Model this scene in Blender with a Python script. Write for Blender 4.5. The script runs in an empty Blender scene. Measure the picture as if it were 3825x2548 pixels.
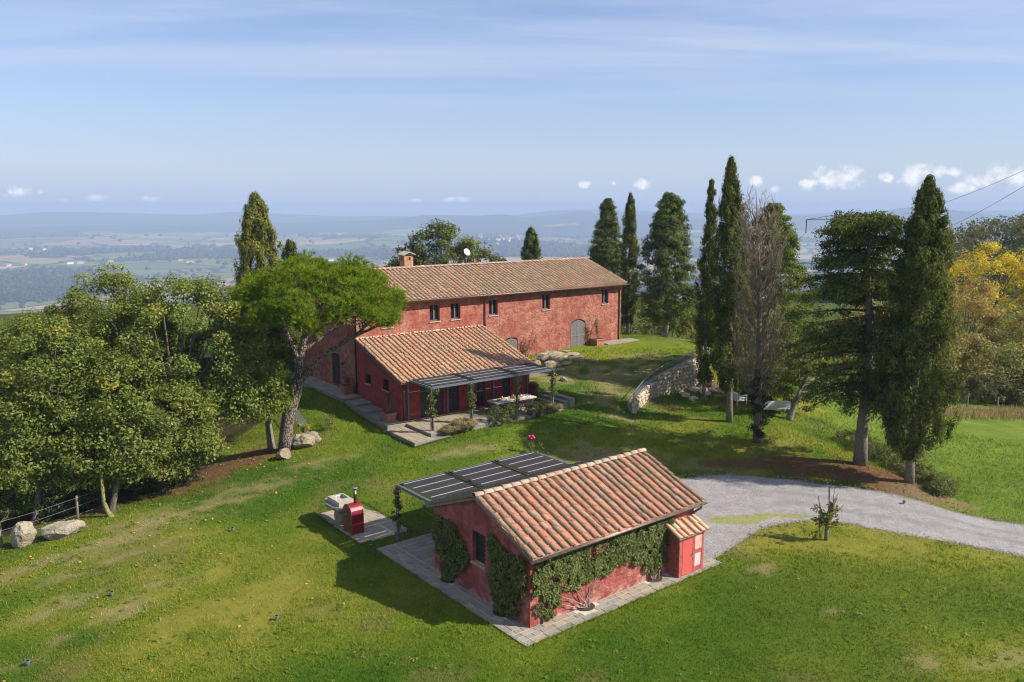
import bpy, math, random
import numpy as np
from mathutils import Matrix, Vector
random.seed(5); rng = np.random.default_rng(11)
R = math.radians
sc = bpy.context.scene; COL = sc.collection
# ------------------------------------------------------------------ camera, sky, sun, exposure
CAM_H, PITCH = 13.832, 0.1648
cd = bpy.data.cameras.new('camera'); cam = bpy.data.objects.new('camera', cd); COL.objects.link(cam)
cam.location = (0, 0, CAM_H); cam.rotation_euler = (math.pi/2-PITCH, 0, 0)
cd.sensor_width = 36; cd.lens = 36*3085.4/3825; cd.clip_start = .5; cd.clip_end = 120000
sc.camera = cam
SUN_AZ, SUN_EL = R(-11.5), R(36.5)          # azimuth from +X, towards the camera side
sd = Vector((math.cos(SUN_EL)*math.cos(SUN_AZ), math.cos(SUN_EL)*math.sin(SUN_AZ), math.sin(SUN_EL)))
sl = bpy.data.lights.new('sun', 'SUN'); sun = bpy.data.objects.new('sun', sl); COL.objects.link(sun)
sl.energy = 5.0; sl.angle = R(.53); sl.color = (1.0, .93, .82)
sun.rotation_euler = sd.to_track_quat('Z', 'Y').to_euler(); sun.location = (30, -5, 60)
vs = sc.view_settings; vs.view_transform = 'Standard'; vs.look = 'None'; vs.exposure = 0.68; vs.gamma = 1.0
vs.use_curve_mapping = False
sc.cycles.use_denoising = True; sc.cycles.filter_width = 1.1
sc.cycles.max_bounces = 6; sc.cycles.transparent_max_bounces = 6; sc.cycles.volume_bounces = 1
sc.cycles.diffuse_bounces = 3; sc.cycles.glossy_bounces = 2; sc.cycles.transmission_bounces = 3

class NT:
    """small node-tree writer"""
    def __init__(s, nt): s.nt = nt; s.n = nt.nodes; s.l = nt.links
    def node(s, t, **kw):
        n = s.n.new(t)
        for k, v in kw.items():
            if k.startswith('i_'):
                key = k[2:]; key = int(key) if key.isdigit() else key.replace('__', ' ')
                s.put(n.inputs[key], v)
            else: setattr(n, k, v)
        return n
    def put(s, sock, v):
        if isinstance(v, bpy.types.NodeSocket): s.l.new(v, sock)
        elif isinstance(v, (int, float)):
            if hasattr(sock.default_value, '__len__'):
                sock.default_value = (v,)*3 + ((1,) if len(sock.default_value) == 4 else ())
            else: sock.default_value = v
        else:
            v = tuple(v)
            if len(v) == 3 and len(sock.default_value) == 4: v += (1,)
            sock.default_value = v
    def math(s, op, a, b=0., c=0., clamp=False):
        n = s.node('ShaderNodeMath', operation=op, use_clamp=clamp)
        s.put(n.inputs[0], a); s.put(n.inputs[1], b); s.put(n.inputs[2], c); return n.outputs[0]
    def vmath(s, op, a, b=None, scale=None):
        n = s.node('ShaderNodeVectorMath', operation=op); s.put(n.inputs[0], a)
        if b is not None: s.put(n.inputs[1], b)
        if scale is not None: s.put(n.inputs['Scale'], scale)
        return n.outputs['Value'] if op in ('LENGTH', 'DOT_PRODUCT', 'DISTANCE') else n.outputs[0]
    def mix(s, f, a, b, t='MIX'):
        n = s.node('ShaderNodeMix', data_type='RGBA', blend_type=t)
        s.put(n.inputs['Factor'], f); s.put(n.inputs[6], a); s.put(n.inputs[7], b); return n.outputs[2]
    def noise(s, v, scale, detail=3, rough=.55, dist=0., out='Fac'):
        n = s.node('ShaderNodeTexNoise', i_Scale=scale, i_Detail=detail, i_Roughness=rough, i_Distortion=dist)
        if v is not None: s.put(n.inputs['Vector'], v)
        return n.outputs[out]
    def voro(s, v, scale, feature='F1', out='Distance', rnd=1.):
        n = s.node('ShaderNodeTexVoronoi', feature=feature, i_Scale=scale, i_Randomness=rnd)
        if v is not None: s.put(n.inputs['Vector'], v)
        return n.outputs[out]
    def ramp(s, f, *stops, interp='LINEAR'):
        n = s.node('ShaderNodeValToRGB'); cr = n.color_ramp; cr.interpolation = interp
        while len(cr.elements) < len(stops): cr.elements.new(.5)
        for e, (p, c) in zip(cr.elements, stops):
            e.position = p; e.color = tuple(c)+(1,) if len(c) == 3 else c
        s.put(n.inputs[0], f); return n.outputs[0]
    def step(s, f, a, b):
        n = s.node('ShaderNodeMapRange', interpolation_type='SMOOTHSTEP')
        s.put(n.inputs[0], f); s.put(n.inputs[1], a); s.put(n.inputs[2], b); return n.outputs[0]

# world: physical sky with thin cirrus and small cumulus near the horizon
w = bpy.data.worlds.new('World'); sc.world = w; w.use_nodes = True
T = NT(w.node_tree); T.n.clear()
sky = T.node('ShaderNodeTexSky', sky_type='NISHITA', sun_disc=False, sun_elevation=SUN_EL,
             sun_rotation=math.pi/2-SUN_AZ, altitude=400, air_density=1.1, dust_density=.6, ozone_density=2.2)
co = T.node('ShaderNodeTexCoord').outputs['Generated']
sep = T.node('ShaderNodeSeparateXYZ', i_0=co)
X, Y, Z = sep.outputs
zc = T.math('MAXIMUM', Z, .0)
den = T.math('ADD', zc, .10)
pv = T.node('ShaderNodeCombineXYZ', i_0=T.math('DIVIDE', X, den), i_1=T.math('DIVIDE', Y, den), i_2=0.)
pvs = T.vmath('MULTIPLY', pv.outputs[0], (.22, .95, 1.))
rot = T.node('ShaderNodeVectorRotate', rotation_type='Z_AXIS', i_Vector=pvs); rot.inputs['Angle'].default_value = R(7)
c1 = T.noise(rot.outputs[0], 1.15, 7, .58, .35)
c2 = T.noise(rot.outputs[0], .42, 3, .5, .2)
cir = T.math('MULTIPLY', T.step(c1, .36, .70), T.step(c2, .30, .58))
cir = T.math('MULTIPLY', cir, T.step(Z, .075, .17))
veil = T.math('MULTIPLY', T.step(Z, .12, .5), .22)
cir = T.math('MULTIPLY_ADD', cir, .8, veil, clamp=True)
blue = T.mix(1., sky.outputs[0], (.86, .95, 1.24), 'MULTIPLY')
skyc = T.mix(cir, blue, (5.5, 6.05, 7.5))
# pale haze towards the horizon
hz = T.math('POWER', T.math('SUBTRACT', 1., T.math('MINIMUM', zc, 1.)), 6.5)
skyc = T.mix(T.math('MULTIPLY', hz, .92), skyc, (4.55, 5.45, 7.0))
hb = T.math('MULTIPLY', T.step(Z, .045, -.004), .85)
skyc = T.mix(hb, skyc, (3.95, 4.85, 6.75))
# cumulus: directions (azimuth, elevation, width, height) in degrees, clockwise from +Y
PUFFS = [(-30.6, .62, 1.7, .62), (-29.3, .66, .55, .40), (-26.4, .34, 1.3, .42), (-23.2, .28, 1.4, .40), (-28.2, .2, .6, .2),
         (-18.6, .2, .6, .25), (-17.2, .3, .4, .2), (-6.5, .18, 1.4, .30), (-3.8, .24, 1.7, .34), (-11., .1, .9, .2),
         (4.9, 1.3, .8, .40), (6.9, 1.35, .5, .35), (8.8, 1.3, 1.1, .6), (16.2, 1.5, .7, .7), (17.4, .9, .6, .4),
         (19.3, 1.25, 1.2, .8), (21.4, 1.6, 2.6, 1.15), (24.0, 1.6, .8, .55), (25.5, 1.75, 1.7, 1.45),
         (27.3, 1.9, 1.4, .6), (29.3, 1.3, 1.8, .8), (30.8, 1.6, 2.5, 1.3), (28.2, .9, 1.8, .7), (33.5, 1.2, 1.5, .7),
         (38, 1.6, 2.4, .9), (43, 1.2, 1.8, .6), (-38, 1.0, 1.6, .5), (-45, 1.2, 1.4, .5), (52, 1.5, 2.2, .8),
         (70, 1.4, 2.6, .9), (-62, 1.1, 1.8, .6), (-85, 1.3, 2, .7), (95, 1.5, 2.4, .9), (130, 1.3, 2.2, .8),
         (160, 1.2, 2, .7), (-150, 1.4, 2.2, .8), (-120, 1.2, 1.8, .6)]
az = T.math('ARCTAN2', X, Y)
el = T.math('ARCSINE', Z)
cn = T.noise(co, 55, 5, .6, .2); cn2 = T.noise(co, 150, 3, .6)
acc = None
for a, e, wd, ht in PUFFS:
    da = T.math('DIVIDE', T.math('SUBTRACT', az, R(a)), R(wd)*.62)
    de = T.math('DIVIDE', T.math('SUBTRACT', el, R(e)), R(ht)*.66)
    q = T.math('SQRT', T.math('ADD', T.math('MULTIPLY', da, da), T.math('MULTIPLY', de, de)))
    acc = q if acc is None else T.math('MINIMUM', acc, q)
bl = T.math('SUBTRACT', 1.15, acc)
bl = T.math('ADD', bl, T.math('MULTIPLY', T.math('SUBTRACT', cn, .5), 2.4))
bl = T.math('ADD', bl, T.math('MULTIPLY', T.math('SUBTRACT', cn2, .5), .8))
cum = T.step(bl, .10, .95)
cum = T.math('MULTIPLY', cum, T.step(el, R(-.3), R(.9)))
shade = T.mix(T.step(T.noise(T.vmath('ADD', co, (.004, 0, .004)), 90, 3), .35, .65), (8.6, 8.6, 8.8), (6.0, 6.4, 7.4))
skyc = T.mix(T.math('MULTIPLY', cum, .8), skyc, shade)
bg = T.node('ShaderNodeBackground', i_Color=skyc, i_Strength=.076)
T.l.new(bg.outputs[0], T.node('ShaderNodeOutputWorld').inputs[0])
# ------------------------------------------------------------------ helpers
def mk(name, V, F, mat, parent=None, smooth=False, col=None, rnd=None, origin=None):
    """one mesh object from world coordinates; parented objects are stored relative to their parent"""
    V = np.asarray(V, float)
    org = np.array(origin if origin is not None else (0, 0, 0), float)
    if parent is not None:
        org = np.array(WL[parent.name])
    me = bpy.data.meshes.new(name)
    if isinstance(F, np.ndarray):
        n, k = F.shape
        me.vertices.add(len(V)); me.loops.add(n*k); me.polygons.add(n)
        me.vertices.foreach_set('co', (V-org).astype(np.float32).ravel())
        me.loops.foreach_set('vertex_index', F.astype(np.int32).ravel())
        me.polygons.foreach_set('loop_start', np.arange(0, n*k, k, dtype=np.int32))
        if smooth: me.polygons.foreach_set('use_smooth', np.ones(n, bool))
        me.update(calc_edges=True)
    else:
        me.from_pydata((V-org).tolist(), [], F)
        if smooth: me.polygons.foreach_set('use_smooth', np.ones(len(F), bool))
    if col is not None:
        at = me.color_attributes.new('Col', 'FLOAT_COLOR', 'POINT')
        c = np.ones((len(V), 4), np.float32); c[:, :3] = col; at.data.foreach_set('color', c.ravel())
    if rnd is not None:
        at = me.attributes.new('rnd', 'FLOAT', 'POINT'); at.data.foreach_set('value', np.asarray(rnd, np.float32))
    if mat is not None: me.materials.append(mat)
    o = bpy.data.objects.new(name, me); COL.objects.link(o)
    if parent is not None:
        o.parent = parent; WL[o.name] = tuple(org)
    else:
        o.location = tuple(org); WL[o.name] = tuple(org)
    return o
WL = {}                                                  # world origin of every object made here
def thing(name, loc, label, cat, group=None):
    o = bpy.data.objects.new(name, None); COL.objects.link(o); o.location = tuple(loc); o.empty_display_size = .2
    WL[o.name] = tuple(loc); return tag(o, label, cat, group)
def tag(o, label=None, cat=None, group=None, kind=None):
    if label: o['label'] = label
    if cat: o['category'] = cat
    if group: o['group'] = group
    if kind: o['kind'] = kind
    return o
def inst(name, me, parent, M4):
    """an object sharing mesh data, placed by a world matrix, child of parent (translation-only parents)"""
    o = bpy.data.objects.new(name, me); COL.objects.link(o)
    L = Vector(WL[parent.name]) if parent is not None else Vector((0, 0, 0))
    m = M4.copy(); m.translation = m.translation-L
    if parent is not None: o.parent = parent
    o.matrix_basis = m; WL[o.name] = tuple(M4.translation)
    return o
def copy_tree(o, loc, rz, label=None, group=None):
    c = o.copy(); COL.objects.link(c); c.location = tuple(loc); c.rotation_euler = (0, 0, rz); WL[c.name] = tuple(loc)
    if label: c['label'] = label
    if group: c['group'] = group
    for ch in o.children:
        d = ch.copy(); COL.objects.link(d); d.parent = c
        for g in ch.children:
            e = g.copy(); COL.objects.link(e); e.parent = d
    return c
def nrm(v):
    v = np.asarray(v, float); return v/max(np.linalg.norm(v), 1e-9)
class MB:
    def __init__(s): s.V = []; s.F = []; s.n = 0
    def add(s, V, F):
        V = np.asarray(V, float).reshape(-1, 3); s.V.append(V); s.F += [tuple(int(i)+s.n for i in f) for f in F]; s.n += len(V); return s
    def obox(s, o, a, b, c):
        o, a, b, c = (np.asarray(x, float) for x in (o, a, b, c))
        V = [o, o+a, o+a+b, o+b, o+c, o+a+c, o+a+b+c, o+b+c]
        fl = np.dot(np.cross(a, b), c) < 0
        F = [(3, 2, 1, 0), (4, 5, 6, 7), (0, 1, 5, 4), (1, 2, 6, 5), (2, 3, 7, 6), (3, 0, 4, 7)]
        if fl: F = [f[::-1] for f in F]
        return s.add(V, F)
    def bar(s, p, q, w, h=None, up=(0, 0, 1)):
        p, q = np.asarray(p, float), np.asarray(q, float); h = h or w
        d = nrm(q-p); x = np.cross(d, up)
        if np.linalg.norm(x) < 1e-4: x = np.array([1., 0, 0])
        x = nrm(x); y = np.cross(x, d)
        return s.obox(p-x*w/2-y*h/2, x*w, q-p, y*h)
    def tube(s, P, r, seg=6, cap=True):
        P = np.asarray(P, float); n = len(P); r = np.broadcast_to(np.asarray(r, float), (n,))
        t = np.gradient(P, axis=0); up = np.array([0, 0, 1.]) if abs(nrm(t[0])[2]) < .9 else np.array([1., 0, 0])
        V = []; x = nrm(np.cross(t[0], up))
        for i in range(n):
            d = nrm(t[i]); x = nrm(x-d*np.dot(x, d)); y = np.cross(d, x)
            a = np.arange(seg)*2*np.pi/seg
            V.append(P[i]+r[i]*(np.cos(a)[:, None]*x+np.sin(a)[:, None]*y))
        F = [(i*seg+j, i*seg+(j+1) % seg, (i+1)*seg+(j+1) % seg, (i+1)*seg+j) for i in range(n-1) for j in range(seg)]
        if cap: F += [tuple(range(seg))[::-1], tuple((n-1)*seg+j for j in range(seg))]
        return s.add(np.concatenate(V), F)
    def lathe(s, c, prof, seg=16):
        c = np.asarray(c, float); V = []; a = np.arange(seg)*2*np.pi/seg
        for r, z in prof: V.append(np.stack([c[0]+r*np.cos(a), c[1]+r*np.sin(a), np.full(seg, c[2]+z)], 1))
        n = len(prof)
        F = [(i*seg+j, i*seg+(j+1) % seg, (i+1)*seg+(j+1) % seg, (i+1)*seg+j) for i in range(n-1) for j in range(seg)]
        F += [tuple(range(seg))[::-1], tuple((n-1)*seg+j for j in range(seg))]
        return s.add(np.concatenate(V), F)
    def prism(s, poly, d):
        P = np.asarray(poly, float); n = len(P); d = np.asarray(d, float)
        F = [tuple(range(n))[::-1], tuple(range(n, 2*n))]+[(i, (i+1) % n, n+(i+1) % n, n+i) for i in range(n)]
        return s.add(np.concatenate([P, P+d]), F)
    def build(s, name, mat, parent=None, smooth=False, origin=None):
        return mk(name, np.concatenate(s.V), s.F, mat, parent, smooth, origin=origin)
# frames of the two buildings: u along the front, v to the back
SY, MY = .6728, .6387
SO, MO = np.array([.5934, 25.2952]), np.array([-9.6832, 50.8204])
def fr(O, yaw):
    a, b = np.array([math.cos(yaw), math.sin(yaw), 0]), np.array([-math.sin(yaw), math.cos(yaw), 0])
    o3 = np.array([O[0], O[1], 0.])
    def f(u, v, z=0.): return o3+a*u+b*v+np.array([0, 0, z])
    f.a, f.b = a, b; return f
S, M = fr(SO, SY), fr(MO, MY)
UP = np.array([0, 0, 1.])
def uv_of(f, x, y):
    o = f(0, 0); d0, d1 = x-o[0], y-o[1]
    return d0*f.a[0]+d1*f.a[1], d0*f.b[0]+d1*f.b[1]
def in_poly(x, y, poly):
    x, y = np.asarray(x, float), np.asarray(y, float); ins = np.zeros(x.shape, bool); n = len(poly)
    for i in range(n):
        x0, y0 = poly[i][:2]; x1, y1 = poly[(i+1) % n][:2]
        c = ((y0 > y) != (y1 > y)) & (x < (x1-x0)*(y-y0)/((y1-y0) if y1 != y0 else 1e-9)+x0)
        ins ^= c
    return ins
def poly_dist(x, y, P):
    """unsigned distance to a polyline"""
    x, y = np.asarray(x, float), np.asarray(y, float); best = np.full(x.shape, 1e9)
    for (x0, y0), (x1, y1) in zip([p[:2] for p in P[:-1]], [p[:2] for p in P[1:]]):
        dx, dy = x1-x0, y1-y0; t = np.clip(((x-x0)*dx+(y-y0)*dy)/(dx*dx+dy*dy+1e-9), 0, 1)
        best = np.minimum(best, np.hypot(x-x0-t*dx, y-y0-t*dy))
    return best
def smooth01(t): t = np.clip(t, 0, 1); return t*t*(3-2*t)
def vnoise(x, y, s, seed=0):
    """cheap value noise in numpy, 0..1"""
    x, y = np.asarray(x)/s, np.asarray(y)/s; xi, yi = np.floor(x).astype(np.int64), np.floor(y).astype(np.int64)
    fx, fy = x-xi, y-yi; fx, fy = fx*fx*(3-2*fx), fy*fy*(3-2*fy)
    def h(a, b):
        n = (a*374761393+b*668265263+seed*974711) & 0x7fffffff; n = ((n ^ (n >> 13))*1274126177) & 0x7fffffff
        return ((n ^ (n >> 16)) & 0xffff)/65535.
    return (h(xi, yi)*(1-fx)+h(xi+1, yi)*fx)*(1-fy)+(h(xi, yi+1)*(1-fx)+h(xi+1, yi+1)*fx)*fy
def fbm(x, y, s, o=4, seed=0):
    t = 0; a = .5
    for k in range(o): t = t+a*vnoise(x, y, s/2**k, seed+k*17); a *= .5
    return t/(1-.5**o)
# ------------------------------------------------------------------ materials
MATS = {}
def material(name, fn):
    if name in MATS: return MATS[name]
    m = bpy.data.materials.new(name); m.use_nodes = True; T = NT(m.node_tree); T.n.clear()
    out = T.node('ShaderNodeOutputMaterial'); p = T.node('ShaderNodeBsdfPrincipled')
    pos = T.node('ShaderNodeNewGeometry').outputs['Position']
    T.l.new(p.outputs[0], out.inputs[0]); fn(T, p, pos, out); MATS[name] = m; return m
def bump(T, p, h, dist=.02, strength=1.):
    b = T.node('ShaderNodeBump', i_Height=h); b.inputs['Distance'].default_value = dist; b.inputs['Strength'].default_value = strength
    T.l.new(b.outputs[0], p.inputs['Normal'])
def simple(name, c, rough=.6, metal=0., var=.25, scale=8., bmp=0., c2=None):
    def fn(T, p, pos, out):
        f = T.noise(pos, scale, 5, .6)
        c1 = c2 if c2 else tuple(x*(1-var) for x in c); ch = tuple(min(1, x*(1+var*.6)) for x in c)
        T.put(p.inputs['Base Color'], T.ramp(f, (.3, c1), (.7, ch)))
        p.inputs['Roughness'].default_value = rough; p.inputs['Metallic'].default_value = metal
        if bmp: bump(T, p, f, bmp)
    return material(name, fn)
def rnd_socket(T):
    a = T.node('ShaderNodeAttribute', attribute_name='rnd').outputs['Fac']
    return T.math('FRACT', T.math('ADD', a, T.node('ShaderNodeObjectInfo').outputs['Random']))
def tile_mat(name, cols, lichen, lich_amt, orange=.0):
    def fn(T, p, pos, out):
        r = rnd_socket(T)
        base = T.ramp(r, *[(i/(len(cols)-1), c) for i, c in enumerate(cols)])
        n1 = T.noise(pos, 1.15, 7, .66); n2 = T.noise(pos, 26, 5, .65); n3 = T.noise(pos, 60, 3, .6)
        r2 = T.math('FRACT', T.math('MULTIPLY', r, 7.31))
        lk = T.math('ADD', T.math('MULTIPLY_ADD', T.math('SUBTRACT', n2, .5), 1.6, n1), T.math('MULTIPLY', T.math('SUBTRACT', r2, .5), .55))
        base = T.mix(T.math('MULTIPLY', T.step(lk, .62-lich_amt, .82-lich_amt), .85), base, lichen)
        base = T.mix(T.math('MULTIPLY', T.step(T.noise(pos, 38, 3, .6), .60, .68), .75), base, (.52, .47, .40))
        base = T.mix(T.math('MULTIPLY', T.step(T.noise(pos, 19, 4, .6), .6, .7), .55), base, (.07, .06, .05))
        if orange: base = T.mix(T.step(T.noise(pos, 5, 4, .6), .74-orange, .80-orange), base, (.55, .27, .04))
        base = T.mix(T.math('MULTIPLY', n3, .35), base, (.9, .8, .7), 'MULTIPLY')
        T.put(p.inputs['Base Color'], base); p.inputs['Roughness'].default_value = .9
        p.inputs['Specular IOR Level'].default_value = .15
        bump(T, p, T.math('ADD', n2, T.math('MULTIPLY', n3, .5)), .008)
    return material(name, fn)
COVER_A = tile_mat('tile_cover_annex', [(.29, .15, .09), (.25, .17, .11), (.32, .20, .13), (.21, .16, .11), (.36, .25, .17)], (.165, .135, .095), .27, .02)
PAN_A = tile_mat('tile_pan_annex', [(.44, .155, .085), (.48, .19, .11), (.39, .14, .08), (.48, .22, .14)], (.34, .23, .16), .03)
COVER_M = tile_mat('tile_cover_farm', [(.42, .21, .13), (.34, .23, .15), (.47, .33, .23), (.28, .23, .16), (.44, .26, .17), (.38, .30, .21)], (.25, .22, .14), .08, .02)
COVER_E = tile_mat('tile_cover_extension', [(.46, .20, .105), (.50, .31, .19), (.38, .18, .10), (.43, .28, .18), (.29, .21, .14), (.52, .26, .14)], (.30, .27, .18), .03)
PAN_M = tile_mat('tile_pan_farm', [(.42, .18, .10), (.46, .25, .16), (.36, .17, .10)], (.27, .22, .16), .10)
RIDGE = tile_mat('tile_ridge', [(.50, .33, .22), (.56, .42, .30), (.47, .27, .17)], (.40, .35, .25), .08, .0)
def plaster(name, deep, mid, pale, amt, stone, base_z=None, base_col=(.50, .36, .31)):
    def fn(T, p, pos, out):
        sq = T.vmath('MULTIPLY', pos, (1, 1, 1.25))
        big = T.noise(pos, .42, 5, .6, .4); md = T.noise(pos, 2.1, 5, .62, .3); fine = T.noise(pos, 17, 6, .7)
        peb = T.voro(sq, stone, 'F1'); pebc = T.voro(sq, stone, 'F1', 'Color')
        c = T.mix(T.step(md, .3, .7), deep, mid)
        k = T.math('ADD', T.math('MULTIPLY', big, .8), T.math('ADD', T.math('MULTIPLY', md, .4), T.math('MULTIPLY', fine, .35)))
        msk = T.step(k, .86-amt, 1.14-amt)
        spot = T.step(T.math('ADD', T.math('MULTIPLY', fine, .9), T.math('MULTIPLY', T.node('ShaderNodeSeparateColor', i_0=pebc).outputs[0], .45)), .58, .85)
        c = T.mix(T.math('MULTIPLY', msk, T.math('MULTIPLY_ADD', spot, .75, .2)), c, pale)
        c = T.mix(T.math('MULTIPLY', T.step(T.noise(pos, 30, 4, .7), .64, .74), T.math('MULTIPLY_ADD', msk, .7, .15)), c, (.62, .50, .40))
        c = T.mix(T.math('MULTIPLY', T.step(T.noise(pos, 24, 3, .7), .63, .74), .5), c, tuple(x*.35 for x in deep))
        stk = T.noise(T.vmath('MULTIPLY', pos, (3.2, 3.2, .22)), 1., 5, .65)
        c = T.mix(T.math('MULTIPLY', T.step(stk, .54, .72), .45), c, T.mix(1., c, (.50, .46, .46), 'MULTIPLY'))
        c = T.mix(T.math('MULTIPLY', T.step(stk, .42, .28), .3), c, (.45, .24, .19))
        if base_z is not None:
            z = T.node('ShaderNodeSeparateXYZ', i_0=pos).outputs[2]
            bz = T.math('ADD', T.math('SUBTRACT', base_z+.25, z), T.math('MULTIPLY', T.math('SUBTRACT', md, .5), 1.6))
            c = T.mix(T.math('MULTIPLY', T.step(bz, 0., .55), .75), c, base_col)
        T.put(p.inputs['Base Color'], c); p.inputs['Roughness'].default_value = .95
        p.inputs['Specular IOR Level'].default_value = .1
        h = T.math('ADD', T.math('MULTIPLY', T.math('SUBTRACT', 1., peb), .6), T.math('ADD', T.math('MULTIPLY', fine, .7), T.math('MULTIPLY', md, .8)))
        bump(T, p, h, .05, .9)
    return material(name, fn)
WALL_M = plaster('red_plaster_farm', (.235, .068, .050), (.31, .112, .082), (.40, .215, .145), .21, 5.5)
WALL_A = plaster('red_plaster_annex', (.24, .056, .047), (.335, .108, .09), (.43, .23, .18), .11, 7., 0.05)
WALL_R = simple('red_render_plain', (.34, .05, .045), .9, 0, .35, 3., .01)
BRICK_RED = simple('red_painted_brick', (.36, .085, .07), .9, 0, .4, 9., .01)
DOOR_RED = simple('red_painted_metal', (.52, .09, .075), .5, 0, .06, 3.)
OVEN_RED = simple('crimson_enamel', (.20, .010, .020), .36, 0, .3, 5.)
DARK = simple('dark_window_paint', (.022, .024, .026), .5, 0, .2, 5.)
GREYF = simple('grey_window_frame', (.13, .13, .125), .5, 0, .2, 6.)
LOUVER = simple('grey_shutter', (.17, .165, .15), .6, 0, .25, 14.)
STEEL = simple('blue_grey_steel', (.12, .15, .18), .45, .25, .15, 5.)
STEEL_L = simple('pale_steel_batten', (.42, .45, .47), .45, .2, .15, 5.)
GALV = simple('galvanised_steel', (.20, .235, .265), .45, .4, .2, 12.)
COPPER = simple('weathered_copper_gutter', (.17, .12, .095), .45, .4, .5, 5.)
REED = simple('black_reed', (.026, .021, .021), .8, 0, .5, 40.)
WOOD = simple('weathered_wood', (.20, .16, .12), .85, 0, .4, 9., .01)
BARK = simple('grey_brown_bark', (.13, .105, .08), .95, 0, .55, 11., .05)
BARK_P = simple('pine_bark', (.20, .14, .115), .95, 0, .65, 9., .08)
BARK_W = simple('pale_cypress_bark', (.20, .17, .135), .95, 0, .45, 10., .05)
BARK_T = simple('twig_bark', (.16, .125, .095), .95, 0, .4, 10.)
TERRA = simple('terracotta_pot', (.38, .15, .085), .85, 0, .3, 6., .005)
MORTAR = simple('pale_mortar', (.50, .45, .36), .95, 0, .25, 12.)
SOIL = simple('dark_soil', (.045, .035, .025), 1., 0, .5, 20., .02)
CORTEN = simple('corten_steel', (.20, .085, .045), .8, 0, .35, 8.)
WHITE = simple('white_ceramic', (.75, .75, .74), .3, 0, .05, 5.)
PAINTW = simple('white_painted_wood', (.62, .62, .60), .6, 0, .15, 8.)
CUSH = simple('pale_cushion', (.70, .70, .70), .9, 0, .08, 8.)
ORANGE = simple('orange_fruit', (.75, .30, .02), .5, 0, .2, 20.)
BROWNW = simple('dark_wood', (.09, .055, .035), .7, 0, .4, 14.)
BRICK_C = simple('chimney_brick', (.42, .22, .13), .9, 0, .45, 14., .01)
TRAV = simple('travertine_top', (.56, .50, .42), .7, 0, .2, 7.)
def glass_fn(T, p, pos, out):
    T.put(p.inputs['Base Color'], (.012, .014, .016)); p.inputs['Roughness'].default_value = .12
GLASS = material('dark_window_glass', glass_fn)
def stone_mat(name, cols, scale=7., lich=(.25, .22, .16), b=.02):
    def fn(T, p, pos, out):
        r = rnd_socket(T); c = T.ramp(r, *[(i/(len(cols)-1), q) for i, q in enumerate(cols)])
        n = T.noise(pos, scale, 6, .65); n2 = T.noise(pos, scale*5, 4, .65)
        c = T.mix(T.math('MULTIPLY', T.step(n, .42, .68), .6), c, lich)
        c = T.mix(T.math('MULTIPLY', T.step(n2, .35, .7), .3), c, tuple(x*.45 for x in cols[0]))
        T.put(p.inputs['Base Color'], c); p.inputs['Roughness'].default_value = .92
        bump(T, p, T.math('ADD', n, T.math('MULTIPLY', n2, .5)), b)
    return material(name, fn)
SLAB = stone_mat('grey_sandstone_slab', [(.27, .245, .20), (.32, .29, .235), (.22, .205, .175), (.38, .30, .20), (.29, .265, .22), (.19, .18, .155)], 3., (.25, .225, .18), .006)
SLAB_T = stone_mat('ochre_sandstone_slab', [(.33, .26, .17), (.30, .25, .18), (.36, .29, .19), (.27, .23, .17), (.38, .28, .16)], 3., (.27, .23, .17), .006)
STEP = stone_mat('grey_step_stone', [(.21, .195, .165), (.25, .23, .19), (.19, .175, .15)], 3., (.17, .155, .125), .01)
RUBBLE = stone_mat('tan_rubble_stone', [(.50, .41, .28), (.58, .49, .35), (.43, .36, .26), (.62, .54, .41), (.40, .35, .28), (.54, .43, .28)], 5., (.36, .30, .21), .03)
ROCK = stone_mat('pale_limestone_rock', [(.32, .26, .175), (.36, .30, .21), (.29, .23, .145)], 2.9, (.16, .13, .085), .14)
BOULDER = stone_mat('cream_boulder', [(.38, .33, .25), (.34, .29, .21)], 2.2, (.20, .15, .08), .16)
def pine_bark_fn(T, p, pos, out):
    v = T.voro(T.vmath('MULTIPLY', pos, (1, 1, .45)), 9., 'DISTANCE_TO_EDGE'); n = T.noise(pos, 14, 5, .65); k = T.step(v, .0, .16)
    T.put(p.inputs['Base Color'], T.mix(k, (.045, .032, .026), T.mix(n, (.17, .115, .09), (.33, .26, .215)))); p.inputs['Roughness'].default_value = .95; bump(T, p, T.math('ADD', k, T.math('MULTIPLY', n, .4)), .06)
BARK_P = material('plated_pine_bark', pine_bark_fn)
def leaf_mat(name, trans=.35, rough=.6, tint=(1.15, 1.1, .5)):
    def fn(T, p, pos, out):
        a = T.node('ShaderNodeAttribute', attribute_name='Col').outputs['Color']
        d = T.node('ShaderNodeBsdfDiffuse', i_Color=a)
        t = T.node('ShaderNodeBsdfTranslucent', i_Color=T.mix(1., a, tint, 'MULTIPLY'))
        g = T.node('ShaderNodeBsdfGlossy', i_Roughness=.5, i_Color=(.8, .85, .9))
        m = T.node('ShaderNodeMixShader', i_0=trans); T.l.new(d.outputs[0], m.inputs[1]); T.l.new(t.outputs[0], m.inputs[2])
        m2 = T.node('ShaderNodeMixShader', i_0=.02 if rough < .7 else .0); T.l.new(m.outputs[0], m2.inputs[1]); T.l.new(g.outputs[0], m2.inputs[2])
        T.l.new(m2.outputs[0], out.inputs[0])
    return material(name, fn)
LEAF = leaf_mat('broad_leaf', .42); NEEDLE = leaf_mat('needle_leaf', .32, .9); GRASSB = leaf_mat('grass_blade', .35, .9)
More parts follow.
